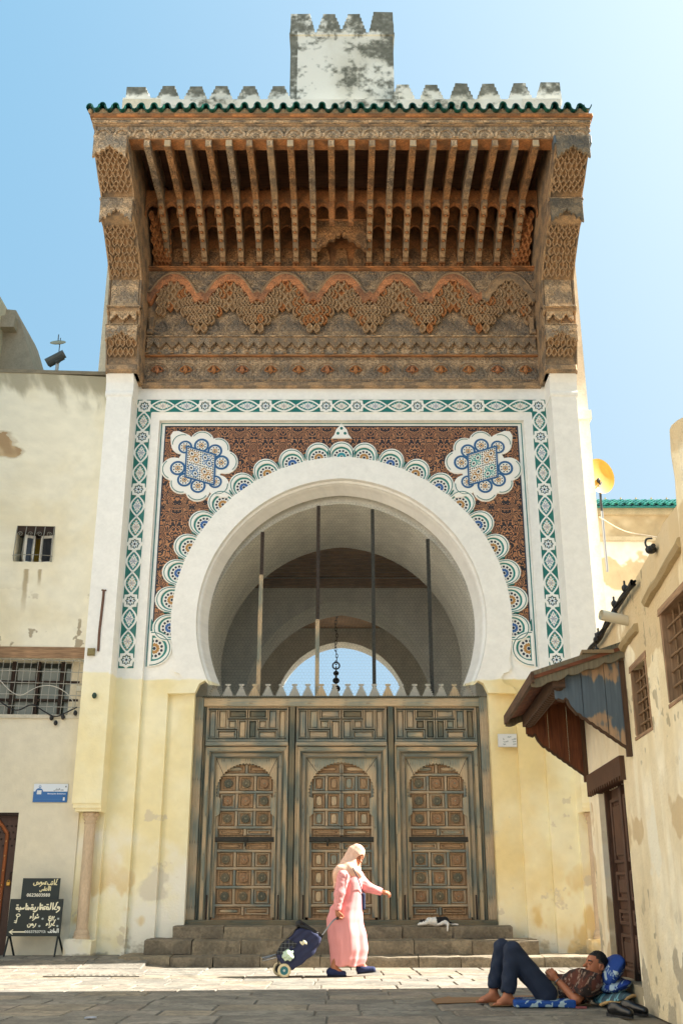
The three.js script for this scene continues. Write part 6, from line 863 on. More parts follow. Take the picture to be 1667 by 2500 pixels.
// ---------- walking woman with a shopping trolley ----------
console.log('woman');
{
  const z0 = 2.75, B = pt(620 + 930 / 4.126, 2384, z0), o = thing('person', 'person in long pink dress and peach headscarf walking and pulling a trolley', 'person', [B.x, 0, z0]);
  const w = (cx, cy, dz = 0) => { const p = pt(620 + cx / 4.126, 2030 + cy / 4.126, z0 + dz); return [p.x - B.x, p.y, dz]; }; // picture place at depth dz -> own axes
  const R = (cx, cy, dz, r) => [...w(cx, cy, dz), r];
  const skin = M({ vertexColors: true, roughness: 0.55 }), sk = lin(176, 112, 76);
  // head: centre, looking right and down, towards the viewer a little
  const hc = w(1030, 245, 0.0), hd = V(0.62, -0.42, 0.66).normalize(), up = V(0.42, 0.86, 0.2), rt = hd.clone().cross(up).normalize(), u2 = rt.clone().cross(hd);
  const hl = (f, s, u) => [hc[0] + hd.x * f + rt.x * s + u2.x * u, hc[1] + hd.y * f + rt.y * s + u2.y * u, hc[2] + hd.z * f + rt.z * s + u2.z * u]; // forward, side, up
  const toH = (p) => { const q = V(p[0] - hc[0], p[1] - hc[1], p[2] - hc[2]); return [q.dot(hd), q.dot(rt), q.dot(u2)]; };
  const headF = (p) => { const q = toH(p); let d = ell(q, [0, 0, 0.02], [0.098, 0.076, 0.105]); d = smin(d, ell(q, [0.03, 0, -0.05], [0.062, 0.056, 0.07]), 0.03); d = smin(d, cap(q, [0.09, 0, 0.0], [0.118, 0, -0.032], 0.008, 0.014), 0.014); d = smin(d, cap(q, [0.092, -0.016, -0.06], [0.092, 0.016, -0.06], 0.008, 0.008), 0.012); d = smin(d, ell(q, [0.078, 0, -0.098], [0.02, 0.022, 0.018]), 0.02); for (const s of [-1, 1]) { d = smax(d, -ell(q, [0.098, s * 0.032, -0.002], [0.016, 0.018, 0.012]), 0.01); d = smin(d, ell(q, [0.083, s * 0.031, -0.003], [0.013, 0.014, 0.012]), 0.004); d = smin(d, cap(q, [0.088, s * 0.014, 0.018], [0.078, s * 0.05, 0.02], 0.007, 0.005), 0.01); } return d; };
  const faceTint = (p) => { const q = toH(p); let c = sk; if (q[0] > 0.06) { for (const s of [-1, 1]) { if (hypot((q[1] - s * 0.031) / 0.014, (q[2] + 0.003) / 0.006) < 1) c = lin(40, 28, 24); if (abs(q[2] - 0.018 - 0.002 * cos(q[1] * 60)) < 0.005 && abs(abs(q[1]) - 0.032) < 0.02) c = lin(58, 38, 30); } if (hypot(q[1] / 0.02, (q[2] + 0.06) / 0.009) < 1) c = lin(160, 84, 70); } return c; };
  // body under the clothes
  const neck = hl(-0.03, 0, -0.1), chest = w(960, 470, -0.02), hip = w(930, 830, -0.02), kR = w(880, 1090, 0.03), kL = w(1010, 1090, -0.08), aR = w(800, 1370, 0.05), aL = w(1100, 1368, -0.1);
  const sR = w(900, 445, 0.13), eR = w(862, 620, 0.17), wR = w(836, 800, 0.16), sL = w(1045, 465, -0.13), eL = w(1135, 560, -0.13), wL = w(1285, 612, -0.1);
  const bodyF = (p) => { let d = chain(p, [[...hl(0, 0, -0.03), 0.055], [...neck, 0.05], [...chest, 0.11], [...hip, 0.13]], 0.04); d = smin(d, chain(p, [[...hip, 0.12], [...kR, 0.07], [...aR, 0.035]], 0.04), 0.04); d = smin(d, chain(p, [[...hip, 0.12], [...kL, 0.07], [...aL, 0.035]], 0.04), 0.04); d = smin(d, chain(p, [[...sR, 0.055], [...eR, 0.042], [...wR, 0.026]], 0.02), 0.04); d = smin(d, chain(p, [[...sL, 0.055], [...eL, 0.042], [...wL, 0.026]], 0.02), 0.04); d = smin(d, cap(p, aR, [aR[0] + 0.1, 0.05, aR[2]], 0.035, 0.03), 0.02); d = smin(d, cap(p, aL, [aL[0] + 0.1, 0.07, aL[2]], 0.035, 0.03), 0.02); return d; };
  const all = [hc, neck, chest, hip, kR, kL, aR, aL, sR, eR, wR, sL, eL, wL], [blo, bhi] = bounds(all, 0.18); blo[1] = 0.01;
  const hR = hand(wR, [0.25, -0.95, 0.1], [-0.85, -0.25, 0.45], 1, 1.25, 1.06), hL = hand(wL, [0.93, -0.1, 0.1], [0.1, 0.85, 0.45], 1, 0.75, 1.0);
  const parts = [mesh(bodyF, blo, bhi, 0.014, () => sk), mesh(headF, ...bounds([hc], 0.16), 0.0045, faceTint), mesh(hR, ...bounds([wR, w(860, 870, 0.16)], 0.09), 0.004, () => sk), mesh(hL, ...bounds([wL, w(1390, 650, -0.1)], 0.08), 0.004, () => sk)];
  const body = part(o, 'body', joinIndexed(parts), skin);
  // dress: stacked ellipses with folds that run down and bunch towards the hem
  const tab = [[415, 905, 1050, 0.1], [450, 850, 1075, 0.15], [520, 868, 1082, 0.16], [620, 855, 1085, 0.155], [700, 815, 1088, 0.16], [780, 765, 1090, 0.175], [900, 735, 1096, 0.2], [1060, 748, 1128, 0.215], [1180, 765, 1138, 0.215], [1270, 770, 1122, 0.205], [1352, 776, 1098, 0.19]].map(([y, l, r, b]) => { const p = w(l, y), q = w(r, y); return [p[1], (p[0] + q[0]) / 2, (q[0] - p[0]) / 2, b]; });
  const yHem = tab[tab.length - 1][0], yTop = tab[0][0];
  const dressF = (p) => { const y = clamp(p[1], yHem, yTop); let i = 0; while (i < tab.length - 2 && tab[i + 1][0] > y) i++; const A = tab[i], C = tab[i + 1], t = smooth(A[0], C[0], y), cx = lerp(A[1], C[1], t), a = lerp(A[2], C[2], t), b = lerp(A[3], C[3], t), ph = Math.atan2(p[2], (p[0] - cx) * b / a), low = smooth(1.05, 0.3, y), amp = 0.004 + 0.018 * low;
    const f = 1 + (amp * (sin(ph * 4 + 2.6 * y + 0.6) + 0.6 * sin(ph * 7 - 3.4 * y + 1.3) + 0.25 * sin(ph * 13 + 5 * y)) ) / a * 0.62 - 0.5 * low * 0.05 * pow(max(0, cos(ph - 1.15 - 0.8 * (y - 0.6))), 12);
    const k = hypot((p[0] - cx) / a, (p[2] + 0.03) / b); let d = (k - f) * min(a, b) * 0.85; d = smax(d, yHem - p[1] + 0.012 * sin(ph * 5), 0.012); d = smax(d, p[1] - yTop, 0.04);
    d = smin(d, cap(p, w(905, 440, 0.08), w(1045, 450, -0.08), 0.085, 0.08), 0.05); return d; };
  const sleeve = (S, E, W2, seed) => (p) => { let d = chain(p, [[...S, 0.085], [...E, 0.07], [...W2, 0.05]], 0.03); const t = p[0] * 38 + p[1] * 46; return d - 0.0045 * (vn(t * 0.5 + seed, p[1] * 22 + p[2] * 20, 6) - 0.5) * 2.2; };
  const wR2 = w(838, 772, 0.165), wL2 = w(1272, 608, -0.1), cloth = (c, s = 6) => M({ color: c, roughness: 0.85, bumpMap: rep(fine, s * 3), bumpScale: 0.0006 }), pink = cloth(col(232, 154, 150));
  const sR3 = sleeve(sR, eR, wR2, 0), sL3 = sleeve(sL, eL, wL2, 2), fullF = (p) => { let d = smin(dressF(p), sR3(p), 0.025); d = smin(d, sL3(p), 0.03); d = smax(d, -cap(p, wR2, w(832, 800, 0.16), 0.034, 0.04), 0.006); return smax(d, -cap(p, wL2, w(1300, 614, -0.1), 0.034, 0.04), 0.006); };
  const [dlo, dhi] = bounds([...all, w(735, 900), w(1140, 1150)], 0.12); dlo[1] = 0.04; dlo[2] = -0.32; dhi[2] = 0.34; part(o, 'dress', mesh(fullF, dlo, dhi, 0.0105), pink);
  // headscarf: hood, fall over the back and shoulders, front fold
  const scarfF = (p) => { const q = toH(p); let d = ell(q, [-0.012, 0, 0.025], [0.122, 0.1, 0.126]); d = smin(d, cap(p, hl(-0.02, 0, -0.09), w(960, 400, 0.0), 0.098, 0.13), 0.05); d = smin(d, cap(p, hl(-0.06, 0, 0.0), w(850, 440, 0.04), 0.085, 0.075), 0.06); d = smin(d, cap(p, w(860, 395, 0.1), w(960, 385, 0.11), 0.058, 0.06), 0.09); d = smin(d, cap(p, w(845, 440, 0.0), w(812, 560, -0.02), 0.06, 0.02), 0.04); d = smin(d, cap(p, w(1005, 350, 0.05), w(1058, 440, 0.03), 0.07, 0.035), 0.09);
    const fold = 0.0022 * sin(p[0] * 42 + p[1] * 55) + 0.001 * sin(p[0] * 80 - p[1] * 40 + p[2] * 50); d -= fold; const face = ell(q, [0.125, 0.0, -0.035], [0.11, 0.066, 0.092]); d = smax(d, -face, 0.012); d = smax(d, -headF(p) - 0.012 + 0.0, 0.004); return d; };
  const [slo, shi] = bounds([hc, w(812, 570), w(1070, 470), w(860, 400, 0.12)], 0.17); part(o, 'headscarf', mesh(scarfF, slo, shi, 0.008), cloth(col(238, 192, 164), 9));
  // shoes
  const navy = cloth(col(34, 46, 84), 12), sole = M({ color: col(22, 26, 40), roughness: 0.8 });
  for (const [cx, cy, dz, tilt] of [[832, 1440, 0.05, 0], [1132, 1432, -0.1, 0.1]]) { const s = w(cx, cy, dz); s[1] = tilt ? 0.035 : 0.002; const F = (p) => { const c = cos(tilt), n = sin(tilt), x = (p[0] - s[0]) * c + (p[1] - s[1]) * n, y = -(p[0] - s[0]) * n + (p[1] - s[1]) * c, q = [x, y, p[2] - dz]; let d = smin(cap(q, [-0.085, 0.05, 0], [0.09, 0.035, 0], 0.042, 0.036), ell(q, [-0.06, 0.065, 0], [0.06, 0.045, 0.042]), 0.04); return smax(d, 0.012 - y, 0.008); }; const g = part(o, 'shoe', mesh(F, [s[0] - 0.17, s[1] - 0.03, dz - 0.08], [s[0] + 0.17, s[1] + 0.14, dz + 0.08], 0.007), navy);
    const sg = ext(poly(Array.from({ length: 24 }, (_, k) => { const t = k / 24 * 2 * PI; return [0.126 * cos(t), 0.037 * sin(t) * (1 + 0.12 * cos(t))]; })), 0, 0.022); sg.rotateX(-PI / 2); sg.rotateZ(tilt); sg.translate(s[0] + 0.002, s[1] - 0.002, dz); part(g, 'sole', sg, sole); }
  // shoulder bag
  const bg = thing('shoulder_bag', 'small dark blue shoulder bag on a thin strap over pink dress', 'bag', [B.x, 0, z0]), st = [w(995, 365, 0.19), w(1030, 440, 0.19), w(1056, 500, 0.15), w(1078, 570, 0.08), w(1096, 650, -0.02)];
  part(bg, 'strap', tube(st.map((p) => [p[0], p[1], p[2] + 0.0]), 0.007, 5, 30), M({ color: col(30, 36, 58) })); const bp = w(1092, 705, -0.09); part(bg, 'pouch', mesh((p) => { const q = [abs(p[0] - bp[0]) - 0.014, abs(p[1] - bp[1]) - 0.085, abs(p[2] - bp[2]) - 0.07]; return hypot(max(q[0], 0), max(q[1], 0), max(q[2], 0)) + min(0, max(...q)) - 0.022; }, [bp[0] - 0.06, bp[1] - 0.15, bp[2] - 0.12], [bp[0] + 0.06, bp[1] + 0.15, bp[2] + 0.12], 0.009), cloth(col(38, 48, 78), 10)); part(bg, 'buckle', ball(w(1097, 655, -0.02)[0], w(1097, 655)[1], -0.01, 0.016, 0.02, 0.01, 8, 6), metal);
  // trolley
  const c = thing('shopping_trolley', 'dark blue checked shopping trolley with cream wheels pulled by the handle', 'trolley', [B.x, 0, z0]), T = (cx, cy, dz = 0.1) => w(cx, cy, dz);
  const P0 = [[232, 1240], [300, 1130], [345, 1080], [430, 985], [470, 965], [560, 985], [685, 1055], [660, 1130], [620, 1215], [520, 1300], [400, 1385], [350, 1382], [300, 1345], [245, 1290]].map(([a, b]) => { const p = T(a, b); return [p[0], p[1]]; });
  const dp = (x, y, A) => { let d = 1e9, s = 1; for (let i = 0, j = A.length - 1; i < A.length; j = i++) { const [ax, ay] = A[i], [bx, by] = A[j], ex = bx - ax, ey = by - ay, wx = x - ax, wy = y - ay, t = clamp((wx * ex + wy * ey) / (ex * ex + ey * ey)), q = hypot(wx - ex * t, wy - ey * t); d = min(d, q); if ((ay > y) !== (by > y) && x < (bx - ax) * (y - ay) / (by - ay) + ax) s = -s; } return s * d; };
  const zc = 0.1, bagF = (p) => { const a = dp(p[0], p[1], P0) + 0.03, b = abs(p[2] - zc) - 0.12, d = hypot(max(a, 0), max(b, 0)) + min(max(a, b), 0) - 0.03; return d + 0.007 * sin(p[0] * 31 + p[1] * 22) + 0.005 * sin(p[1] * 60 - p[0] * 45 + p[2] * 30); };
  const allB = P0.map(([x, y]) => [x, y, zc]), [clo, chi] = bounds(allB, 0.06); clo[2] = zc - 0.2; chi[2] = zc + 0.2; const bagM = cloth(col(44, 48, 76), 8); part(c, 'bag', mesh(bagF, clo, chi, 0.012), bagM);
  const plaid = M({ map: ctex(128, 128, (k) => { k.fillStyle = '#23262c'; k.fillRect(0, 0, 128, 128); k.strokeStyle = '#b9b9b0'; k.lineWidth = 3; for (const v of [20, 64, 108]) { k.globalAlpha = 0.4; k.beginPath(); k.moveTo(v, 0); k.lineTo(v, 128); k.moveTo(0, v); k.lineTo(128, v); k.stroke(); k.globalAlpha = 0.18; k.lineWidth = 10; k.stroke(); k.lineWidth = 3; } }, true), roughness: 0.9 });
  const sheetQ = (L, z, m, n, d = 0.16) => { const q = []; for (let i = 0; i < L.length - 1; i++) for (let k = 0; k < 4; k++) { const zz = (t) => zc - d + 2 * d * t; q.push([[...L[i], zz(k / 4)], [...L[i], zz((k + 1) / 4)], [...L[i + 1], zz((k + 1) / 4)], [...L[i + 1], zz(k / 4)]]); } const g = quads(q); return part(c, n, wuv(g, 7), m); };
  const fl = P0.slice(0, 5).map(([x, y]) => [x - 0.012, y + 0.012]); sheetQ(fl, zc, plaid, 'checked_flap', 0.15); const pl = [[225, 1215], [280, 1122], [340, 1078], [430, 1130], [415, 1170], [330, 1200], [262, 1262]].map(([a, b]) => { const p = T(a, b, 0.26); return [p[0], p[1]]; }); part(c, 'checked_side', wuv(ext(poly(pl), zc + 0.148, zc + 0.158), 7), plaid);
  part(c, 'top_rim', tube([T(690, 1062, 0.0), T(600, 1000, 0.0), T(520, 945, 0.0), T(470, 915, 0.0), T(450, 925, 0.06), T(455, 950, 0.2), T(520, 965, 0.22), T(610, 1012, 0.22), T(690, 1062, 0.2)], 0.022, 6, 50), black); part(c, 'lid_roll', mesh((p) => cap(p, T(448, 940, 0.02), T(455, 930, 0.2), 0.042, 0.046) + 0.004 * sin(p[2] * 60), ...bounds([T(448, 940, 0), T(455, 930, 0.22)], 0.07), 0.009), black);
  const tu = (L, r = 0.011) => tube(L, r, 6, 30); for (const dz of [0.02, 0.2]) part(c, 'handle_tube', tu([T(350, 1385, dz), T(520, 1225, dz), T(690, 1040, dz), T(775, 925, dz), T(820, 882, 0.5 * (dz + 0.15)), T(858, 872, 0.14)]), metal); part(c, 'grip', rod(T(815, 886, 0.08), T(858, 868, 0.2), 0.017, 0.017, 8), black);
  part(c, 'foot_frame', mg([tu([T(235, 1240, 0.02), T(170, 1262, 0.02), T(95, 1290, 0.05), T(110, 1300, 0.15), T(230, 1270, 0.2)], 0.009), tu([T(80, 1275, 0.1), T(160, 1255, 0.1), T(235, 1235, 0.1)], 0.008)]), metal); part(c, 'axle_frame', mg([rod(T(225, 1235, 0.02), T(370, 1390, 0.02), 0.012), rod(T(225, 1235, 0.2), T(370, 1390, 0.2), 0.012), rod(T(240, 1250, 0.1), T(250, 1400, 0.1), 0.009)]), black);
  const tyre = M({ color: col(226, 206, 164), roughness: 0.7 }), hub = M({ color: col(44, 110, 116), roughness: 0.6 }); const yw = T(305, 1432, 0.24); const rw = 0.088;
  for (const [cx, cy, dz] of [[305, 1432, 0.25], [255, 1402, -0.07]]) { const p = T(cx, cy, dz), wg = part(c, 'wheel', new THREE.TorusGeometry(0.066, 0.019, 8, 28).translate(p[0], max(0.086, p[1]), dz), tyre); const dg = new THREE.CylinderGeometry(0.052, 0.052, 0.024, 24).rotateX(PI / 2).translate(p[0], max(0.086, p[1]), dz); part(wg, 'hub', dg, dz > 0 ? hub : black); part(wg, 'hub_cap', ball(p[0], max(0.086, p[1]), dz + 0.012, 0.016, 0.016, 0.008, 8, 6), M({ color: col(190, 200, 196) })); } part(c, 'axle', rod([T(305, 1432, 0.25)[0], 0.086, 0.26], [T(255, 1402, -0.07)[0], 0.086, -0.08], 0.008), metal);
  const lump = (f0, m, n, L, cell = 0.009) => 0; const vg = T(345, 1245, 0.25); single('produce_bag', mesh((p) => ell(p, [vg[0], vg[1], 0.27], [0.075, 0.07, 0.05]) + 0.008 * sin(p[0] * 90) * sin(p[1] * 80 + p[2] * 60), ...bounds([[vg[0], vg[1], 0.27]], 0.12), 0.008).translate(B.x, 0, z0), M({ color: col(196, 214, 186), roughness: 0.4 }), 'pale green plastic bag of vegetables in the trolley side pocket', 'bag');
  const wp = T(505, 1120, 0.24); single('paper_wrapper', mesh((p) => ell(p, [wp[0], wp[1], 0.245], [0.055, 0.03, 0.025]) + 0.006 * sin(p[0] * 110 + p[1] * 90), ...bounds([[wp[0], wp[1], 0.245]], 0.09), 0.008).translate(B.x, 0, z0), M({ color: col(232, 222, 186), roughness: 0.7 }), 'crumpled cream wrapper sticking out of the trolley pocket', 'wrapper');
}
// ---------- man asleep on the ground, his bedding and shoes, the cat ----------
console.log('man');
{
  const z0 = 6.62, B = pt(1330, 2440, z0), w = (cx, cy, dz = 0) => { const p = pt(1000 + cx / 2.613, 2200 + cy / 2.613, z0 + dz); return [p.x - B.x, p.y, dz]; };
  const o = thing('person', 'person asleep on the ground in brown shirt and dark jeans with knees up', 'person', [B.x, 0, z0]), sk = lin(178, 110, 74), skin = M({ vertexColors: true, roughness: 0.5 });
  const cloth = (c, s = 6, x = {}) => M({ color: c, roughness: 0.88, bumpMap: rep(fine, s), bumpScale: 0.002, ...x });
  // head on the pillow, face up and to the left
  const hc = w(1188, 408, -0.02), hd = V(-0.93, 0.22, 0.3).normalize(), u0 = V(0.2, 0.93, 0.0), rt = hd.clone().cross(u0).normalize(), u2 = rt.clone().cross(hd), toH = (p) => { const q = V(p[0] - hc[0], p[1] - hc[1], p[2] - hc[2]); return [q.dot(hd), q.dot(rt), q.dot(u2)]; }, fromH = (f, s, u) => [0, 1, 2].map((k) => hc[k] + hd.getComponent(k) * f + rt.getComponent(k) * s + u2.getComponent(k) * u);
  const headF = (p) => { const q = toH(p); let d = ell(q, [0, 0, 0.025], [0.1, 0.077, 0.098]); d = smin(d, ell(q, [0.035, 0, -0.05], [0.066, 0.058, 0.07]), 0.03); d = smin(d, cap(q, [0.095, 0, 0.004], [0.126, 0, -0.034], 0.008, 0.015), 0.014); d = smin(d, cap(q, [0.096, -0.02, -0.064], [0.096, 0.02, -0.064], 0.008, 0.008), 0.012); d = smin(d, ell(q, [0.085, 0, -0.102], [0.02, 0.024, 0.018]), 0.02); for (const s of [-1, 1]) { d = smax(d, -ell(q, [0.104, s * 0.033, 0.0], [0.016, 0.018, 0.012]), 0.01); d = smin(d, ell(q, [0.086, s * 0.032, -0.001], [0.014, 0.015, 0.013]), 0.004); d = smin(d, cap(q, [0.095, s * 0.014, 0.024], [0.082, s * 0.05, 0.024], 0.008, 0.006), 0.01); d = smin(d, smax(ell(q, [-0.012, s * 0.08, -0.008], [0.028, 0.014, 0.036]), -ell(q, [-0.008, s * 0.094, -0.008], [0.014, 0.01, 0.02]), 0.006), 0.006); } return d; };
  const faceTint = (p) => { const q = toH(p); let c = sk; if (q[2] > 0.055 + (q[0] > 0.05 ? 0.02 : 0) || (q[0] < -0.01 && q[2] > -0.045 && hypot((q[0] + 0.012) / 0.03, (q[2] + 0.008) / 0.038) > 1) || (q[0] < 0.015 && q[2] > 0.03)) c = lin(34, 28, 25); if (q[0] > -0.015 && q[0] < 0.025 && q[2] > 0.02 && q[2] < 0.06 && abs(q[1]) > 0.05) c = lin(74, 64, 56); if (q[0] > 0.06) { for (const s of [-1, 1]) { if (abs(q[2] + 0.004) < 0.0025 && abs(abs(q[1]) - 0.032) < 0.014) c = lin(50, 30, 22); if (abs(q[2] - 0.024) < 0.006 && abs(abs(q[1]) - 0.034) < 0.02) c = lin(44, 30, 24); } if (hypot(q[1] / 0.024, (q[2] + 0.064) / 0.008) < 1) c = lin(120, 66, 50); } return c; };
  const neck = w(1165, 462, -0.02), ch0 = w(1075, 545, -0.03), bel = w(960, 572, -0.03), hip = w(880, 578, -0.03), sN = w(1135, 540, 0.14), sF = w(1130, 500, -0.2), eN = w(1060, 632, 0.22), wN = w(935, 500, 0.1), eF = w(1010, 560, -0.25), wF = w(925, 470, -0.1);
  const kN = w(655, 318, 0.1), kF = w(590, 302, -0.12), aN = w(625, 590, 0.12), aF = w(535, 560, -0.14), hN = w(865, 588, 0.09), hF = w(865, 570, -0.13), tN = w(535, 655, 0.14), tF = w(425, 605, -0.14);
  const bodyF = (p) => { let d = chain(p, [[...fromH(-0.01, 0, -0.05), 0.055], [...neck, 0.058], [...ch0, 0.1], [...bel, 0.095], [...hip, 0.1]], 0.05); for (const [S, E, W2] of [[sN, eN, wN], [sF, eF, wF]]) d = smin(d, chain(p, [[...S, 0.06], [...E, 0.042], [...W2, 0.028]], 0.02), 0.04); for (const [h, k, a, t] of [[hN, kN, aN, tN], [hF, kF, aF, tF]]) { d = smin(d, chain(p, [[...h, 0.08], [...k, 0.055], [...a, 0.036]], 0.03), 0.04); const heel = [a[0] + 0.03, 0.045, a[2]], ball1 = [t[0] + 0.06, 0.032, t[2] + 0.005]; d = smin(d, cap(p, [a[0], 0.1, a[2]], heel, 0.036, 0.034), 0.03); d = smin(d, cap(p, [a[0] - 0.01, 0.085, a[2]], ball1, 0.036, 0.03), 0.03); d = smin(d, cap(p, heel, [ball1[0], 0.03, ball1[2] - 0.015], 0.03, 0.03), 0.03); } return d; };
  const toes = (t) => (p) => { let d = 1e9; for (let i = 0; i < 5; i++) { const z = t[2] + 0.03 - i * 0.019, l = i === 0 ? 0.0 : 0.006 + 0.006 * i; d = min(d, cap(p, [t[0] + 0.06, 0.028, z], [t[0] + l, 0.02 + (i ? 0 : 0.004), z + 0.004], i ? 0.0105 : 0.014, i ? 0.009 : 0.013)); } return d; };
  const P = [hc, neck, ch0, bel, hip, sN, sF, eN, wN, eF, wF, kN, kF, aN, aF, tN, tF], [blo, bhi] = bounds(P, 0.15); blo[1] = 0.002;
  const hnN = hand(wN, [-0.55, 0.72, -0.25], [-0.2, 0.4, 0.9], 1, 0.95, 1.05), hnF = hand(wF, [-0.4, 0.25, 0.75], [-0.3, 0.9, 0.1], -1, 0.7, 1.05);
  part(o, 'body', joinIndexed([mesh(bodyF, blo, bhi, 0.012, () => sk), mesh(headF, ...bounds([hc], 0.16), 0.0042, faceTint), mesh(hnN, ...bounds([wN, w(880, 440, 0.05)], 0.1), 0.004, () => sk), mesh(hnF, ...bounds([wF, w(890, 455, 0.02)], 0.1), 0.004, () => sk), ...[tN, tF].map((t) => mesh(toes(t), ...bounds([t], 0.1).map((q, i) => (i ? q : [q[0], 0.004, q[2]])), 0.004, () => sk))]), skin);
  // hair cap gives the close crop some depth
  part(o, 'hair', mesh((p) => { const q = toH(p); let d = ell(q, [-0.012, 0, 0.032], [0.1, 0.081, 0.101]) + 0.002 * sin(q[0] * 200) * sin(q[1] * 200); d = smax(d, 0.055 - q[2] - 1.05 * (-q[0] + 0.02), 0.01); d = smax(d, -(hypot((q[0] + 0.012) / 0.034, (q[2] + 0.008) / 0.042) - 1) * 0.03 - (abs(q[1]) < 0.05 ? 1 : 0), 0.004); return d; }, ...bounds([hc], 0.16), 0.005), M({ color: col(32, 27, 25), roughness: 0.8 }));
  const shirtM = M({ map: tex(256, 256, (u, v) => { const a = fbm(u * 10, v * 10, 4, 801, 10), b = fbm(u * 22 + a * 3, v * 22, 3, 802, 22), c = mixc([104, 56, 40], [52, 40, 36], smooth(0.4, 0.6, a)); return mixc(c, [172, 146, 124], 0.85 * smooth(0.6, 0.72, b)); }), roughness: 0.85 }); shirtM.map.repeat.set(2.5, 2.5);
  const shirtF = (p) => { let d = chain(p, [[...w(1150, 520, -0.02), 0.13], [...ch0, 0.142], [...bel, 0.125], [...w(925, 568, -0.03), 0.118]], 0.06); d = smin(d, cap(p, sN, w(1085, 590, 0.2), 0.09, 0.082), 0.05); d = smin(d, cap(p, sF, w(1050, 530, -0.24), 0.085, 0.08), 0.05); d = smin(d, cap(p, w(1160, 540, 0.12), w(1135, 640, 0.14), 0.06, 0.02), 0.05); d -= 0.006 * sin(p[0] * 40 + p[1] * 20) * sin(p[1] * 45 + p[2] * 30); d = smax(d, -cap(p, neck, fromH(0, 0, -0.03), 0.066, 0.08), 0.01); d = smax(d, -cap(p, w(1085, 600, 0.2), w(1060, 640, 0.23), 0.06, 0.07), 0.006); return smax(d, 0.012 - p[1], 0.01); };
  { const [a, b] = bounds([ch0, bel, sN, sF, w(1160, 480), w(1135, 650, 0.15)], 0.2); a[1] = 0; part(o, 'shirt', mesh(shirtF, a, b, 0.011), shirtM); }
  const jeanF = (p) => { let d = chain(p, [[...w(905, 575, -0.03), 0.118], [...hip, 0.13]], 0.05); for (const [h, k, a] of [[hN, kN, aN], [hF, kF, aF]]) d = smin(d, chain(p, [[...h, 0.11], [...k, 0.082], [lerp(k[0], a[0], 0.9), lerp(k[1], a[1], 0.9), a[2], 0.072]], 0.03), 0.03); d -= 0.005 * sin(p[1] * 46 + p[0] * 25) * sin(p[0] * 38 + p[2] * 50); d = smax(d, -cap(p, [lerp(kN[0], aN[0], 0.95), lerp(kN[1], aN[1], 0.95), aN[2]], [aN[0], aN[1] - 0.1, aN[2]], 0.056, 0.06), 0.006); d = smax(d, -cap(p, [lerp(kF[0], aF[0], 0.95), lerp(kF[1], aF[1], 0.95), aF[2]], [aF[0], aF[1] - 0.1, aF[2]], 0.056, 0.06), 0.006); return smax(d, 0.02 - p[1], 0.01); };
  { const [a, b] = bounds([hip, kN, kF, aN, aF, w(920, 560)], 0.17); a[1] = 0; part(o, 'jeans', mesh(jeanF, a, b, 0.011), cloth(col(36, 46, 66), 14)); }
  { const c = w(912, 572, -0.03), ax = V(...bel).sub(V(...hip)).normalize(), g = new THREE.TorusGeometry(0.128, 0.012, 8, 40); g.scale(1, 1, 2.4); g.applyQuaternion(new THREE.Quaternion().setFromUnitVectors(V(0, 0, 1), ax)); g.translate(...c); const p = g.attributes.position; for (let i = 0; i < p.count; i++) p.setY(i, max(0.03, p.getY(i))); g.computeVertexNormals(); part(o, 'belt', g, cloth(col(196, 172, 128), 20)); }
  { const c = w(940, 515, 0.11), g = new THREE.TorusGeometry(0.034, 0.005, 6, 20); g.applyQuaternion(new THREE.Quaternion().setFromUnitVectors(V(0, 0, 1), V(...wN).sub(V(...eN)).normalize())); g.translate(...c); part(o, 'bracelet', g, metal); }
  // bedding
  const at3 = (cx, cy, dz) => { const p = w(cx, cy, dz); return [p[0] + B.x, p[1], p[2] + z0]; };
  const pillow = (name, label, a, b, r, thick, m, cat = 'pillow') => { const A = at3(...a), C = at3(...b); const F = (p) => { const bx = C[0] - A[0], by = C[1] - A[1], px = p[0] - A[0], py = p[1] - A[1], L = hypot(bx, by), t = (px * bx + py * by) / (L * L), dd = (px * -by + py * bx) / L, zz = (p[2] - (A[2] + C[2]) / 2) / r, tt = (t - 0.5) * 2, sq = (x) => pow(abs(x), 3.2), e = pow(sq(tt) + sq(zz), 1 / 3.2), th = thick * sqrt(max(0.02, 1 - pow(min(1, e), 2.4))); return max(abs(dd) - th, (e - 1) * min(L / 2, r)) * 0.8 + 0.006 * sin(p[0] * 30 + p[2] * 22) * sin(p[1] * 35); }; const [lo, hi] = bounds([A, C], max(thick, 0.05) + 0.08); lo[2] = (A[2] + C[2]) / 2 - r - 0.06; hi[2] = (A[2] + C[2]) / 2 + r + 0.06; return single(name, mesh(F, lo, hi, 0.013), m, label, cat); };
  const printT = (bgc, fg, seed, sc) => tex(256, 256, (u, v) => { const b = ((v * 4) % 1), n = fbm(u * 8, v * 8, 3, seed, 8), mot = smooth(0.54, 0.57, fbm(u * 14 + n, v * 14, 3, seed + 5, 14)) * smooth(0.36, 0.38, abs(v - 0.5) < 0.28 ? 1 : 0); const g = (b > 0.8 && (floor(u * 40) + floor(v * 40)) % 2) ? 0.8 : 0; return mixc(bgc, fg, max(mot, g)); });
  const pm = (bgc, fg, s) => { const t = printT(bgc, fg, s); t.repeat.set(1.6, 1.6); return M({ map: t, roughness: 0.8 }); };
  pillow('pillow', 'upper blue patterned pillow leaning on the brown door behind the head', [1235, 545, -0.02], [1335, 345, -0.05], 0.25, 0.075, pm([22, 64, 140], [176, 192, 196], 810)); pillow('pillow', 'lower blue patterned pillow beneath the upper one', [1215, 565, 0.0], [1385, 510, -0.02], 0.26, 0.055, pm([20, 58, 136], [170, 190, 200], 820));
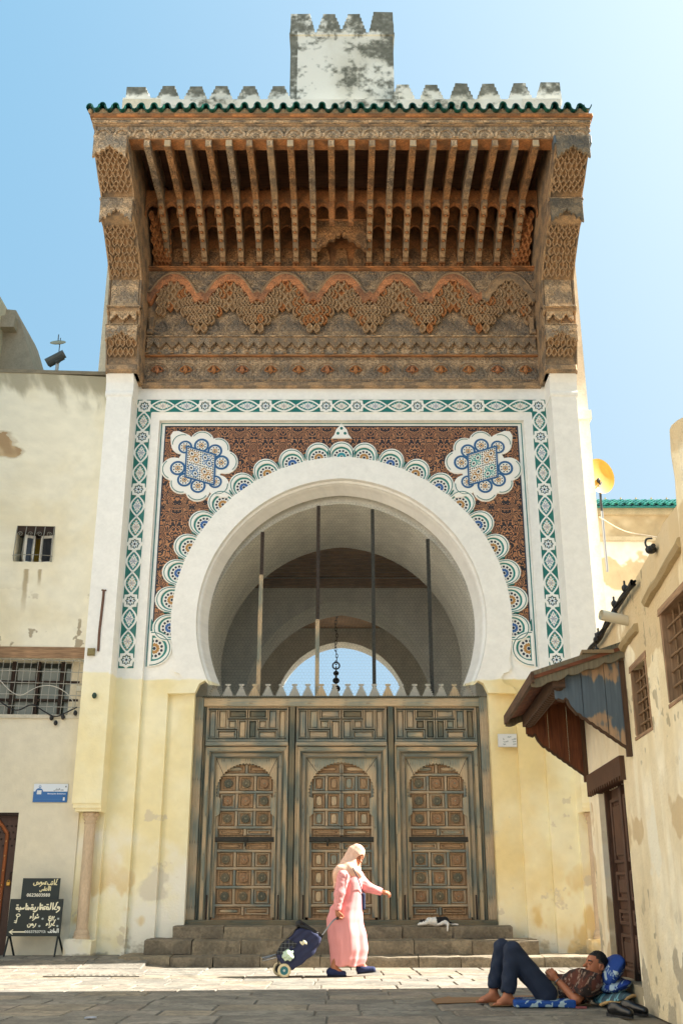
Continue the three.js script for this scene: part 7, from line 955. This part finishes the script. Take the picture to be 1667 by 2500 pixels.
  pillow('mat_cushion', 'pale turquoise floor cushion with tan piping under the blue pillows', [1175, 640, 0.05], [1392, 585, 0.05], 0.3, 0.045, pm([130, 186, 192], [70, 92, 100], 830), 'cushion');
  { const A = at3(1175, 640, 0.05), C = at3(1392, 585, 0.05), L = []; for (let i = 0; i <= 12; i++) { const t = i / 12; L.push([lerp(A[0], C[0], t), max(0.018, lerp(A[1], C[1], t) - 0.012 + 0.012 * sin(t * 9)), A[2] + 0.29 - 0.05 * pow(abs(t - 0.5) * 2, 3)]); } single('cushion_piping', tube(L, 0.014, 6, 40), M({ color: col(196, 158, 104), roughness: 0.9 }), 'tan fringe along the edge of the turquoise cushion', 'fringe'); }
  { const m = pm([24, 74, 150], [176, 196, 204], 840), a = at3(650, 640, 0), b = at3(1010, 640, 0); single('ground_mat', mesh((p) => { const q = [abs(p[0] - (a[0] + b[0]) / 2) - (b[0] - a[0]) / 2, abs(p[1] - 0.035) - 0.008 - 0.018 * vn(p[0] * 6, p[2] * 6, 3), abs(p[2] - z0 - 0.05) - 0.24]; return hypot(max(q[0], 0), max(q[1], 0), max(q[2], 0)) + min(0, max(...q)) - 0.014; }, [a[0] - 0.05, 0.0, z0 - 0.25], [b[0] + 0.05, 0.13, z0 + 0.35], 0.013), m, 'blue patterned mat under the sleeper’s hips', 'mat'); }
  { const m = plain(150, 112, 74, { bumpScale: 0.002 }), sheet = (n, l, px, y) => { const P2 = px.map(([a, b]) => onY(1000 + a / 2.613, 2200 + b / 2.613, y)); const g = ext(poly(P2.map((p) => [p.x, -p.z])), 0, 0.006); g.rotateX(-PI / 2); g.translate(0, y, 0); single(n, g, m, l, 'cardboard', 'cardboard sheets under the sleeper'); };
    sheet('cardboard_sheet', 'torn brown cardboard strip lying past the bare feet', [[135, 630], [250, 612], [270, 618], [500, 616], [560, 620], [520, 648], [380, 650], [170, 657]], 0.004); sheet('cardboard_sheet', 'brown cardboard sheet under feet and blue mat', [[480, 622], [700, 606], [1040, 606], [1060, 640], [960, 662], [790, 655], [640, 670], [515, 672]], 0.011); const c = at3(965, 622, 0.3); }
  // shoes by the wall
  const blk = M({ color: col(20, 20, 22), roughness: 0.28 }); const shoe = (n, px, py, ry, l) => { const g = onY(px, py, 0), s = thing(n, l, 'shoe', [g.x, 0, g.z], 'pair of black shoes by the wall'); s.rotation.y = ry; const F = (p) => { let d = cap(p, [-0.1, 0.05, 0], [0.1, 0.038, 0], 0.042, 0.036); d = smin(d, ell(p, [-0.075, 0.075, 0], [0.06, 0.055, 0.04]), 0.03); d = smin(d, cap(p, [-0.02, 0.075, 0], [0.06, 0.05, 0], 0.03, 0.03), 0.03); d = smax(d, -ell(p, [-0.075, 0.13, 0], [0.045, 0.05, 0.026]), 0.006); return smax(d, 0.012 - p[1], 0.006); }; part(s, 'upper', mesh(F, [-0.17, -0.01, -0.07], [0.17, 0.15, 0.07], 0.006), blk); const sg = ext(poly(Array.from({ length: 24 }, (_, k) => { const t = k / 24 * 2 * PI; return [0.137 * cos(t), 0.037 * sin(t)]; })), 0, 0.016); sg.rotateX(-PI / 2); part(s, 'sole', sg, black); part(s, 'heel', box(-0.14, -0.07, 0, 0.03, -0.035, 0.035), black); for (let k = 0; k < 3; k++) part(s, 'lace', tube([[0.0 + k * 0.025, 0.085 - k * 0.008, -0.025], [0.01 + k * 0.025, 0.1 - k * 0.008, 0], [0.0 + k * 0.025, 0.085 - k * 0.008, 0.025]], 0.003, 4, 8), black); };
  shoe('black_shoe', 1516, 2484, -1.0, 'black leather lace-up shoe standing by the right wall'); shoe('black_shoe', 1549, 2478, -0.85, 'black leather lace-up shoe standing by the right wall');
  { const g = onY(1418, 2463, 0); single('cigarette_packet', mg([ch(g.x - 0.05, g.x + 0.05, 0.001, 0.02, g.z - 0.02, g.z + 0.02, 0.004)]), M({ color: col(150, 80, 80), roughness: 0.5 }), 'small red and white packet lying on the ground near the sleeper', 'packet'); const h = onY(221, 2489, 0); single('paper_scrap', rough(new THREE.BoxGeometry(0.09, 0.012, 0.06, 4, 1, 4).translate(h.x, 0.012, h.z), 0.008, 20), plain(226, 228, 240), 'small white paper scrap on the shaded paving', 'paper'); }
  // cat on the landing
  const cz = 0.02, cb = pt(1062, 2268, cz), ca = thing('cat', 'black and white cat asleep on the top stone step', 'cat', [cb.x, 0.55, cz]), k = (cx, cy, dz = 0) => { const p = pt(1000 + cx / 2.613, 2200 + cy / 2.613, cz + dz); return [p.x - cb.x, p.y - 0.55, dz]; };
  const hd2 = k(82, 160, 0.02), sh = k(125, 158, -0.02), hp = k(225, 160, -0.02); hd2[1] = 0.045; sh[1] = 0.06; hp[1] = 0.065; const hang = k(243, 190, 0.12);
  const catF = (p) => { let d = chain(p, [[...sh, 0.06], [(sh[0] + hp[0]) / 2, 0.055, -0.02, 0.062], [...hp, 0.066]], 0.04); d = smin(d, ell(p, hd2, [0.05, 0.042, 0.045]), 0.03); d = smin(d, ell(p, [hd2[0] - 0.035, 0.035, 0.035], [0.022, 0.018, 0.022]), 0.014); for (const s of [-1, 1]) d = smin(d, cap(p, [hd2[0] - 0.005 + s * 0.02, 0.075, 0.02], [hd2[0] + s * 0.028, 0.105, 0.015], 0.015, 0.004), 0.01); d = smin(d, chain(p, [[...sh, 0.035], [sh[0] - 0.07, 0.03, 0.07, 0.02], [hd2[0] - 0.07, 0.018, 0.075, 0.016]], 0.01), 0.015); d = smin(d, chain(p, [[hp[0] - 0.02, 0.05, 0.03, 0.04], [hp[0] - 0.08, 0.025, 0.07, 0.02], [hp[0] - 0.12, 0.018, 0.08, 0.016]], 0.01), 0.015); d = smin(d, chain(p, [[hp[0], 0.05, 0.03, 0.04], [hp[0] + 0.03, 0.03, 0.09, 0.022], [hang[0], 0.005, 0.125, 0.017], [hang[0] - 0.01, -0.07, 0.135, 0.014]], 0.01), 0.015); d = smin(d, chain(p, [[hp[0] + 0.04, 0.05, -0.02, 0.024], [hp[0] + 0.12, 0.022, 0.0, 0.016], [hp[0] + 0.19, 0.016, 0.05, 0.012]], 0.01), 0.012); return d - 0.002 * sin(p[0] * 220) * sin(p[1] * 200 + p[2] * 160); };
  const wh = lin(226, 222, 214), bk = lin(26, 25, 27); part(ca, 'body', mesh(catF, [hd2[0] - 0.12, -0.1, -0.14], [hp[0] + 0.24, 0.16, 0.19], 0.0075, (p) => { const n = vn(p[0] * 14, p[1] * 14 + p[2] * 9, 6) * 0.06; if (p[2] > 0.06 && p[0] > hd2[0]) return wh; if (p[0] > sh[0] + 0.1 + n) return p[1] < 0.03 ? wh : bk; if (p[0] < hd2[0] + 0.0 + n && p[1] > 0.05) return bk; return wh; }), M({ vertexColors: true, roughness: 0.95 }));
}
renderer.render(scene, camera);
